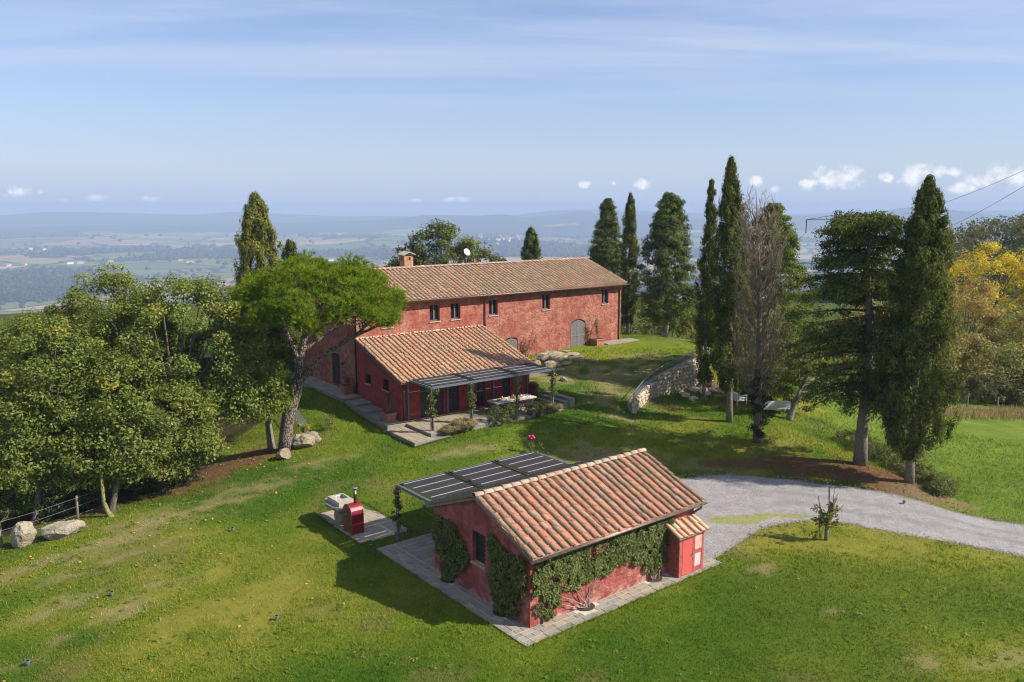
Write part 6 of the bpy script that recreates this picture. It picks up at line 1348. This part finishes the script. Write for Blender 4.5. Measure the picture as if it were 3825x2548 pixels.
for u_, lb, n_ in ((.38, 'leafy rose on the left front post of the terrace pergola', 1500), (3.0, 'leafy rose on the second post of the terrace pergola', 1500), (6.3, 'thin rose on the third post of the terrace pergola', 700), (9.07, 'pink flowered rose on the right post of the terrace pergola', 1000)):
    climber(M(u_, -8.27, ZT), .75, 2.5, lb, n_, 7 if u_ > 9 else 4)
    if u_ < 4: MB().tube([M(u_+.1, -8.30, ZT-.1), M(u_+.05, -8.33, ZT+.5), M(u_+.08, -8.3, ZT+1.)], [.07, .055, .03], 6).build('rose_trunk', BARK, [o for o in COL.objects if o.name.startswith('climbing_rose') and o.parent is None][-1])
climber(S(.28, 8.85, .02), .6, 2.45, 'dark red rose on the lone post of the outbuilding pergola', 700, 9, [(.06, .085, .02), (.09, .11, .03), (.12, .06, .03)], (.42, .03, .04), .15)
climber(S(7.6, 8.9, .02), 1.5, 2.7, 'sprawling rose shoot at the far corner of the outbuilding pergola', 500, 2, r_=.35)
# single magenta rose on the lawn
b = np.array(g3(1.02, 42.6)); t = thing('rose_bush', b, 'single rose with magenta blooms standing on the lawn', 'rose'); m = MB()
for k in range(4): m.tube([b, b+[rng.normal(0, .05), 0, .4], b+[rng.normal(0, .12), rng.normal(0, .08), .85]], [.015, .012, .008], 5, False)
m.build('stem', BARK_T, t); P, N, k = clump_leaves(b+rng.normal(0, .12, (12, 3))+[0, 0, .35], .14, 22, .07); V, F = leaf_mesh(P, N, .08, .7); tag(mk('foliage', V, F, LEAF, t, col=np.repeat(pal(len(P), VINE[:3]), 4, 0)), kind='stuff')
for dx, dz2 in ((-.1, .95), (.08, .98), (.0, .88), (.14, .88)): V_, F_ = ICO[2]; mk('flower', V_*[.085, .085, .07]+b+[dx, rng.normal(0, .03), dz2], F_, simple('magenta_petal', (.60, .02, .22), .7, 0, .25, 30.), t, True)
# bushes and tufts along the terrace front
TB = [(.12, .15, .022), (.085, .12, .02), (.16, .17, .03), (.06, .09, .018)]
for i, (u, v, r_, h_) in enumerate(((4.35, -8.85, .62, .62), (5.35, -8.8, .6, .6), (7.3, -8.75, .55, .55), (8.2, -8.7, .5, .42))):
    p_ = M(u, v, 1.3); broadleaf('shrub', ['leafy rose bush at the left end of the dining table', 'leafy rose bush in front of the dining table', 'loose shrub right of the table by the terrace edge', 'low shrub near the right pergola post'][i], 'shrub', p_, [(p_[0], p_[1], 1.35+h_*.6, r_, r_*.75, h_)], 34, .2, 55, .07, TB, .025, None, 14, 'shrubs along the terrace edge')
def tuft(u, v, r_, h_, label, n=900):
    b = M(u, v, 1.28); t = thing('ornamental_grass', b, label, 'grass', 'ornamental grasses at the terrace'); a_ = rng.uniform(0, 2*np.pi, n); q = rng.random(n)**.6*r_*.5; B0 = b+np.stack([q*np.cos(a_), q*np.sin(a_), np.zeros(n)], 1); d = np.stack([np.cos(a_), np.sin(a_), np.zeros(n)], 1); hh = h_*rng.uniform(.6, 1.1, n)[:, None]
    mid = B0+UP*hh*.85+d*r_*.35; tip = B0+UP*hh*.75+d*r_*rng.uniform(.7, 1.1, n)[:, None]; sd = np.cross(d, UP)*.012
    V = np.stack([B0-sd, B0+sd, mid+sd, mid-sd, tip], 1).reshape(-1, 3); i5 = np.arange(n)[:, None]*5; F = [tuple(x) for x in np.concatenate([i5+[[0, 1, 2, 3]]]).tolist()]+[tuple(x) for x in (i5+[[3, 2, 4]]).tolist()]
    tag(mk('blades', V, F, GRASSB, t, col=np.repeat(pal(n, [(.30, .25, .13), (.36, .29, .17), (.20, .20, .08), (.26, .22, .12)]), 5, 0)), kind='stuff')
tuft(1.35, -8.95, .45, .5, 'low pale ornamental grass tuft by the left pergola post'); tuft(2.05, -8.9, .6, .68, 'tall pale ornamental grass between the left pergola posts', 1300); tuft(8.75, -8.75, .5, .55, 'brown ornamental grass tuft at the right pergola post'); tuft(.95, -9.0, .35, .4, 'small ornamental grass tuft behind the landing'); tuft(2.55, -8.85, .4, .5, 'small pale grass tuft left of the second post')
b = M(9.6, -5.35, 2.4); t = thing('trailing_plant', b, 'grey-green trailing plant spilling over the low red planter wall', 'plant'); C = np.array([M(9.58+rng.normal(0, .12), -5.3+rng.uniform(-.6, .5), 2.42) for _ in range(14)]+[M(9.45, -6.02+rng.normal(0, .04), z_) for z_ in np.linspace(1.7, 2.4, 14)]); P, N, k = clump_leaves(C, .17, 60, .08); V, F = leaf_mesh(P, N, .09, .3); tag(mk('foliage', V, F, LEAF, t, col=np.repeat(pal(len(P), [(.15, .15, .08), (.20, .18, .10), (.10, .12, .05)]), 4, 0)), kind='stuff')
# potted plants and wall shrubs
def spindly(base, h, w_, n, label, cols, cat='plant', name='potted_plant', stems=6):
    b = np.array(base, float); t = thing(name, b, label, cat); m = MB(); tips = []
    for k in range(stems):
        e = b+np.array([rng.normal(0, w_*.5), rng.normal(0, w_*.3), h*rng.uniform(.6, 1.05)]); m.tube([b, (b+e)/2+rng.normal(0, .05, 3), e], [.016, .011, .005], 4, False); tips += [b+(e-b)*q for q in np.linspace(.45, 1, 6)]
    m.build('stem', BARK_T, t); P, N, k = clump_leaves(np.array(tips), .17, max(4, n//len(tips)), .08); V, F = leaf_mesh(P, N, .085, .6); tag(mk('foliage', V, F, LEAF, t, col=np.repeat(pal(len(P), cols), 4, 0)), kind='stuff')
spindly(M(19.75, -.55, 3.65), 1.75, .5, 420, 'tall spindly shrub growing in the planter by the big door', [(.09, .115, .03), (.15, .14, .04), (.20, .15, .05)])
spindly(M(-.55, -5.05, 1.9), 1.5, .35, 160, 'thin climbing plant in the planter at the wing corner', [(.05, .075, .02), (.03, .05, .015)])
spindly(M(-.42, .75, 2.46), .6, .3, 90, 'small plant in the planter by the gable downpipe', [(.05, .075, .02)])
spindly(M(13.2, -.18, 2.75), 2.0, 1.1, 700, 'sparse espaliered shrub on the red wall beside the low arched door', [(.11, .12, .04), (.16, .13, .05), (.22, .13, .06)], 'shrub', 'wall_shrub', 10)
b = g3(-11.6, 44.9); broadleaf('flowering_plant', 'yellow flowering plant among the pine rocks', 'plant', b, [(b[0], b[1], b[2]+.45, .38, .32, .35)], 16, .16, 45, .07, [(.42, .36, .03), (.20, .24, .03), (.5, .42, .05)], .015, None, 6)
b = g3(-10.6, 46.); broadleaf('flowering_plant', 'loose shrub at the foot of the short railing', 'plant', b, [(b[0], b[1], b[2]+.4, .5, .6, .4)], 16, .2, 35, .07, [(.16, .16, .04), (.24, .2, .04)], .015, None, 6)
# small pollarded fig by the drive
b = np.array(g3(13.1, 32.62)); t = thing('fig_tree', b, 'small pollarded tree with bare limbs standing at the lawn point', 'tree'); m = MB(); m.tube([b-[0, 0, .2], b+[0, 0, .35], b+[.0, 0, .75]], [.09, .085, .08], 8)
FB = [([.0, 0, .7], [.06, 0, 1.4], [.0, 0, 2.3], .05), ([0, 0, .7], [-.25, 0, .95], [-.42, .05, 1.9], .045), ([0, 0, .75], [.12, 0, 1.3], [.35, 0, 1.85], .045), ([.05, 0, 1.2], [.15, 0, 1.6], [.42, .1, 2.0], .03), ([.1, 0, 1.1], [.35, 0, 1.1], [.62, 0, 1.55], .025), ([-.3, 0, 1.1], [-.5, 0, 1.4], [-.62, 0, 1.6], .02), ([0, 0, 1.8], [.02, .1, 2.3], [-.12, .1, 2.6], .018), ([.2, 0, 1.5], [.2, .1, 2.], [.3, .1, 2.3], .02), ([-.25, 0, .0], [-.28, 0, .4], [-.35, 0, .95], .03)]
for a_, c_, e_, r_ in FB:
    a_, c_, e_ = b+a_, b+c_, b+e_; s = np.linspace(0, 1, 6)[:, None]; m.tube(a_*(1-s)**2+2*c_*s*(1-s)+e_*s*s, np.linspace(r_, r_*.4, 6), 6, False)
m.build('trunk', BARK_W, t, True); C = b+np.array([[rng.normal(0, .22), rng.normal(0, .2), rng.uniform(.55, 1.55)] for _ in range(26)]+[[-.35+rng.normal(0, .1), 0, rng.uniform(.2, 1.)] for _ in range(8)]); P, N, k = clump_leaves(C, .2, 17, .11); V, F = leaf_mesh(P, N, .11*rng.uniform(.6, 1.3, len(P)), .8)
tag(mk('crown', V, F, LEAF, t, col=np.repeat(pal(len(P), [(.10, .13, .025), (.15, .15, .03), (.20, .14, .04), (.07, .10, .02)]), 4, 0)), kind='stuff')
# ------------------------------------------------------------------ grass blades and fallen leaves
NB = 310000
r_ = np.exp(rng.uniform(math.log(15), math.log(62), NB)); a_ = rng.uniform(-.66, .66, NB); X_, Y_ = r_*np.sin(a_), r_*np.cos(a_)
keep = ~in_poly(X_, Y_, [(p[0], p[1]) for p in DRIVE_POLY])
edge_n = in_poly(X_, Y_, DRIVE_POLY) & (np.minimum(poly_dist(X_, Y_, DRIVE_NEAR), poly_dist(X_, Y_, DRIVE_FAR)) < .22); keep |= edge_n & (rng.random(NB) < .5)
for pl in (rect(S, -.78, 9.02, -.74, 5.7), rect(S, -.78, 7.68, 5.6, 8.72), rect(S, pu0+.02, pu1-.02, pv0+.02, pv1-.02), rect(M, -1.3, 22.7, -9.3, -6.) if 0 else rect(M, -1.28, .0, -9.3, 9.), rect(M, 0, 10.5, -8.8, 0), rect(M, 0, 23, 0, 9), rect(M, 9.3, 13, -5.5, 0), rect(M, 16.3, 23.7, -1.1, 0)): keep &= ~in_poly(X_, Y_, pl)
X_, Y_, r_ = X_[keep], Y_[keep], r_[keep]; gc = ground_col(X_, Y_); green = gc[:, 1]-gc[:, 0]; kp = (green > .012) | (rng.random(len(X_)) < .25); X_, Y_, r_, gc = X_[kp], Y_[kp], r_[kp], gc[kp]
n = len(X_); Z_ = gz(X_, Y_); h_ = (.030+.0011*r_)*rng.uniform(.6, 1.3, n)*(.8+.7*fbm(X_, Y_, 2.2, 2, 91)); wd2 = .0075+.00038*r_; a_ = rng.uniform(0, 2*np.pi, n); dx, dy = np.cos(a_)*wd2, np.sin(a_)*wd2; lx, ly = rng.normal(0, .55, n)*h_, rng.normal(0, .55, n)*h_
V = np.stack([np.stack([X_-dx, Y_-dy, Z_-.005], 1), np.stack([X_+dx, Y_+dy, Z_-.005], 1), np.stack([X_+lx, Y_+ly, Z_+h_], 1)], 1).reshape(-1, 3)
tag(mk('lawn_grass', V, np.arange(n*3).reshape(-1, 3), GRASSB, col=np.repeat(np.clip(gc*(1.12+rng.normal(0, .22, (n, 1)))*np.array([1.05, 1.03, 1.]), .004, 1), 3, 0)), 'short mown lawn grass around the houses', 'grass', kind='stuff')
n = 420; i = rng.integers(0, 4, n); cx_, cy_, sp_x, sp_y = np.array([[-16, 33, 3.6, 3.], [-14.5, 42, 2.5, 1.4], [17.5, 46.5, 2.2, 2.4], [-12, 28, 6, 4]])[i].T
X_, Y_ = cx_+rng.normal(0, 1, n)*sp_x, cy_+rng.normal(0, 1, n)*sp_y; P = np.stack([X_, Y_, gz(X_, Y_)+.05], 1); V, F = leaf_mesh(P, np.array([[0, 0, 1.]])+rng.normal(0, .4, (n, 3)), rng.uniform(.07, .15, n), .7)
tag(mk('fallen_leaves', V, F, LEAF, col=np.repeat(pal(n, [(.42, .26, .10), (.34, .20, .08), (.5, .36, .14)]), 4, 0)), 'scattered tan fallen leaves on the lawn', 'leaves', kind='stuff')
# weeds in the lawn, longer grass along the paving, stones along the drive
n = 2600; X_, Y_ = rng.uniform(-22, 24, n), rng.uniform(18, 47, n); ok = ~in_poly(X_, Y_, DRIVE_POLY) & ~in_poly(X_, Y_, ANNEX_PAD) & ~in_poly(X_, Y_, FARM_PAD) & (fbm(X_, Y_, 4, 3, 400) > .47); X_, Y_ = X_[ok], Y_[ok]; n = len(X_)
C = np.stack([X_, Y_, gz(X_, Y_)+.025], 1); k = np.repeat(np.arange(n), 9); d = unit(rng.normal(size=(len(k), 3))*np.array([1, 1, .25])+np.array([0, 0, .35])); V, F = leaf_mesh(C[k]+d*rng.uniform(.03, .10, (len(k), 1)), np.array([[0, 0, 1.]])+d*.4, rng.uniform(.06, .13, len(k)), .4, d*3)
tag(mk('lawn_weeds', V, F, GRASSB, col=np.repeat(pal(n, [(.10, .19, .02), (.16, .22, .03), (.22, .23, .04), (.30, .25, .10)], [.35, .35, .2, .1])[k], 4, 0)), 'low leafy weeds and clover tufts scattered in the lawn', 'weeds', kind='stuff')
E_ = [(S(-.82, 8.8), S(-.82, -.78)), (S(-.82, -.79), S(9.1, -.79)), (S(pu0, pv0), S(pu1, pv0)), (S(pu0, pv0), S(pu0, pv1)), (S(pu1, pv0), S(pu1, pv1)), (M(-1.34, -9.3), M(-1.34, 8.5)), (M(-1.3, -9.34), M(.9, -9.34))]; n = 900; PP = np.concatenate([a+(b-a)*rng.random((n, 1)) for a, b in E_])+rng.normal(0, .05, (n*len(E_), 3)); PP = PP[fbm(PP[:, 0], PP[:, 1], .9, 2, 401) > .36]; PP[:, 2] = gz(PP[:, 0], PP[:, 1])+.03; n = len(PP)
V, F = leaf_mesh(PP, rng.normal(size=PP.shape)*np.array([1, 1, .3]), rng.uniform(.08, .17, n), .13, np.array([[0, 0, 3.]])+rng.normal(0, 1.2, (n, 3))); tag(mk('edge_grass', V, F, GRASSB, col=np.repeat(pal(n, [(.07, .14, .014), (.12, .18, .02), (.19, .19, .035)]), 4, 0)), 'longer uncut grass along the paving edges', 'grass', kind='stuff')
n = 2600; A_ = np.concatenate([resample(DRIVE_NEAR[1:13], 400), resample(DRIVE_FAR[3:16], 400)]); PP = A_[rng.integers(0, len(A_), n)]+rng.normal(0, .22, (n, 2)); s_ = rng.uniform(.012, .035, n); Q0 = np.array([(1, 0, 0), (-1, 0, 0), (0, 1, 0), (0, -1, 0), (0, 0, .7), (0, 0, -.7)]); Z_ = gz(PP[:, 0], PP[:, 1])+.03
V = (Q0[None]*s_[:, None, None]*rng.uniform(.7, 1.3, (n, 6, 1))+np.stack([PP[:, 0], PP[:, 1], Z_], 1)[:, None]).reshape(-1, 3); F = (np.array([(0, 2, 4), (2, 1, 4), (1, 3, 4), (3, 0, 4), (2, 0, 5), (1, 2, 5), (3, 1, 5), (0, 3, 5)])[None]+np.arange(n)[:, None, None]*6).reshape(-1, 3)
tag(mk('loose_gravel', V, F, LEAF, col=np.repeat(pal(n, [(.42, .40, .38), (.30, .29, .28), (.5, .47, .43)]), 6, 0)), 'loose gravel stones spilled along the drive edges', 'gravel', kind='stuff')
# ------------------------------------------------------------------ far woods, houses, pylon, wires, haze
nw = 1100; X_ = rng.uniform(55, 260, nw); Y_ = rng.uniform(112, 330, nw); d = np.hypot((X_-172)/66, (Y_-215)/80); ok = (d < 1.7) & (np.degrees(np.arctan2(X_, Y_)) > 26.5) & (np.degrees(np.arctan2(X_, Y_)) < 48); X_, Y_ = X_[ok], Y_[ok]; Z_ = far_z(X_, Y_); C, kk = [], []
for i in range(len(X_)):
    for q in range(9): C.append((X_[i]+rng.normal(0, 1.5), Y_[i]+rng.normal(0, 1.5), Z_[i]+rng.uniform(2.0, 7.2)))
C = np.array(C); P, N, k = clump_leaves(C, 1.5, 16, .5, (1, 1, .8), .5); V, F = leaf_mesh(P, N, .70*rng.uniform(.7, 1.3, len(P)), .75); wc_ = [(.085, .105, .028), (.12, .12, .034), (.062, .082, .026), (.17, .14, .04)]
tag(mk('hillside_wood', V, F, LEAF, col=np.repeat(pal(len(X_), wc_)[k//9]*.7+pal(len(k), wc_)*.3, 4, 0)), 'mixed autumn wood covering the hill at the right', 'wood', kind='stuff')
n = 42000; r_ = np.exp(rng.uniform(math.log(900), math.log(7000), n)); a_ = rng.uniform(-.75, .75, n); X_, Y_ = r_*np.sin(a_), r_*np.cos(a_); wm = woods_mask(X_, Y_); ok = (rng.random(n) < wm*.9+.035) | (r_ < 1300); X_, Y_, r_ = X_[ok], Y_[ok], r_[ok]; n = len(X_); Z_ = far_z(X_, Y_); s_ = rng.uniform(4, 8, n)*(1+r_/6000)
V0 = np.array([(1, 0, 0), (-1, 0, 0), (0, 1, 0), (0, -1, 0), (0, 0, 1.), (0, 0, -1.)]); F0 = [(0, 2, 4), (2, 1, 4), (1, 3, 4), (3, 0, 4), (2, 0, 5), (1, 2, 5), (3, 1, 5), (0, 3, 5)]; V = (V0[None]*(np.stack([s_*1.15, s_*1.15, s_], 1)*rng.uniform(.8, 1.2, (n, 3)))[:, None]+np.stack([X_, Y_, Z_+s_*.45], 1)[:, None]+rng.normal(0, .12, (n, 6, 3))*s_[:, None, None]).reshape(-1, 3); F = (np.array(F0)[None]+np.arange(n)[:, None, None]*6).reshape(-1, 3)
tag(mk('valley_woods', V, F, LEAF, col=np.repeat(pal(n, [(.028, .044, .016), (.045, .058, .020), (.065, .070, .024), (.022, .036, .014)]), 6, 0)), 'distant woods and tree lines across the valley', 'wood', kind='stuff')
def house(x, y, sx_, sy_, h_, rz, wall_c, label, group, z=None):
    z = float(far_z(np.array([x]), np.array([y]))[0]) if z is None else z; a, bb = np.array([math.cos(rz), math.sin(rz), 0]), np.array([-math.sin(rz), math.cos(rz), 0]); o = np.array([x, y, z-2.]); t = thing('distant_house', (x, y, z), label, 'house', group)
    MB().obox(o-a*sx_/2-bb*sy_/2, a*sx_, bb*sy_, UP*(h_+2)).build('wall', wall_c, t); e = .5; p0 = o-a*(sx_/2+e)-bb*(sy_/2+e)+UP*(h_+2.01)
    MB().prism([p0, p0+bb*(sy_+2*e), p0+bb*(sy_/2+e)+UP*sy_*.22], a*(sx_+2*e)).build('roof', FROOF, t)
FROOF = simple('far_tile_roof', (.42, .22, .14), .9, 0, .2, .1); FW1, FW2, FW3 = simple('far_white_wall', (.80, .77, .70), .9, 0, .05, .1), simple('far_ochre_wall', (.66, .46, .32), .9, 0, .05, .1), simple('far_pink_wall', (.72, .52, .42), .9, 0, .05, .1)
def at_px(dx, dy, zz=-235.):
    X0 = (dx*1.62489-1912.5)/3085.4; U0 = -(dy*1.62489-1274)/3085.4; c, s = math.cos(PITCH), math.sin(PITCH); d = np.array([X0, c+U0*s, -s+U0*c])
    tt_ = np.geomspace(600, 14000, 4000); Q = np.array([0, 0, CAM_H])+d*tt_[:, None]; hit = np.argmax(Q[:, 2] < far_z(Q[:, 0], Q[:, 1])); return Q[hit]
FARM = [(160, 607, 0), (185, 606, 2), (20, 612, 1), (55, 610, 2), (415, 600, 1), (437, 604, 2), (690, 604, 1), (715, 597, 0), (828, 606, 0), (845, 606, 0), (860, 607, 2), (885, 605, 0), (905, 604, 2), (925, 603, 1), (255, 603, 1), (100, 575, 0), (70, 574, 0), (1060, 603, 0), (760, 600, 0), (1230, 601, 2), (1320, 600, 0)]
for i, (dx, dy, c) in enumerate(FARM):
    p_ = at_px(dx, dy); k_ = np.linalg.norm(p_)/3500; house(p_[0], p_[1], rng.uniform(14, 26)*k_, 11*k_, 6*k_, rng.uniform(0, 3), (FW1, FW2, FW3)[c], f'tiny {("white", "ochre", "pinkish")[c]} house far away in the valley', 'distant houses in the valley', p_[2])
for i in range(34):
    dx, dy = 1160+rng.normal(0, 34), 551+rng.normal(0, 3.2); p_ = at_px(dx, dy); house(p_[0]+rng.normal(0, 20), p_[1]+rng.normal(0, 120), rng.uniform(16, 34), 14, rng.uniform(8, 16), rng.uniform(0, 3), (FW1, FW2, FW3)[i % 3], 'tiny house in the hilltop village above the farmhouse ridge', 'houses of the hilltop village')
p_ = at_px(1188, 545); t = thing('church_tower', tuple(p_), 'slender tower of the hilltop village on the horizon', 'tower'); MB().obox(p_-[6, 6, 5], (12, 0, 0), (0, 12, 0), (0, 0, 42)).build('shaft', FW2, t); MB().prism([p_+[-7, -7, 37.01], p_+[7, -7, 37.01], p_+[0, -7, 43]], (0, 14, 0)).build('roof', FROOF, t)
# pylon and power lines
px, py = 58.54, 150.; pz0 = float(far_z(np.array([px]), np.array([py]))[0]); pz1 = 12.6
t = thing('power_pylon', (px, py, pz0), 'lattice power pylon just showing above the big conifer', 'pylon'); m = MB()
for z0_, z1_, w0, w1 in [(pz0-1, pz0+(pz1-pz0)*.4, 2.0, 1.1), (pz0+(pz1-pz0)*.4, pz1-5, 1.1, .55), (pz1-5, pz1, .55, .38)]:
    for i in range(4):
        c0, c1 = [(-1, -1), (1, -1), (1, 1), (-1, 1)][i], [(-1, -1), (1, -1), (1, 1), (-1, 1)][(i+1) % 4]; A0 = np.array([px+c0[0]*w0, py+c0[1]*w0, z0_]); A1 = np.array([px+c0[0]*w1, py+c0[1]*w1, z1_]); B0_ = np.array([px+c1[0]*w0, py+c1[1]*w0, z0_]); B1_ = np.array([px+c1[0]*w1, py+c1[1]*w1, z1_]); m.bar(A0, A1, .12)
        for q in range(4): a_, b_ = q/4, (q+1)/4; m.bar(A0+(A1-A0)*a_, B0_+(B1_-B0_)*b_, .06); m.bar(A0+(A1-A0)*b_, B0_+(B1_-B0_)*b_, .06)
m.build('lattice', DARK, t); tipsL = []
for s_, z_, ln in ((-1, pz1-1.6, 5.6), (1, pz1-2.6, 6.), (-1, pz1-9.5, 7.4)):
    e = np.array([px+s_*ln, py, z_]); m = MB(); m.bar((px, py, z_), e, .1); m.bar((px, py, z_+.9), e, .08); m.build('arm', DARK, t); MB().tube([e, e-[0, 0, 2.4]], .09, 6).build('insulator', DARK, t); tipsL.append(e-[0, 0, 2.4])
def wire(A, B, sag, label, r0=.028):
    s = np.linspace(0, 1, 24)[:, None]; P = np.asarray(A)*(1-s)+np.asarray(B)*s-UP*sag*4*s*(1-s); tag(MB().tube(P, r0, 4).build('power_line', DARK, origin=P[12]), label, 'cable', 'power lines')
wire((px, py, pz1), (32.2, 51.0, 16.4), 2.2, 'upper power line rising to the right edge of the picture', .014); wire(tipsL[1], (36.56, 60., 15.07), 2., 'lower power line rising to the right edge of the picture', .017)
wire(tipsL[0], (30, 420, -70), 8, 'power line descending left from the upper pylon arm', .03); wire(tipsL[2], (36, 420, -80), 8, 'power line descending left from the lower pylon arm', .03)
hm = bpy.data.materials.new('haze_air'); hm.use_nodes = True; T = NT(hm.node_tree); T.n.clear(); pvn = T.node('ShaderNodeVolumePrincipled'); pvn.inputs['Color'].default_value = (.46, .585, .80, 1); pvn.inputs['Density'].default_value = 1.9e-4; pvn.inputs['Anisotropy'].default_value = .0
T.l.new(pvn.outputs[0], T.node('ShaderNodeOutputMaterial').inputs['Volume'])
o = MB().obox((-13500, -600, -420), (27000, 0, 0), (0, 13600, 0), (0, 0, 446)).build('haze', hm); tag(o, kind='stuff')
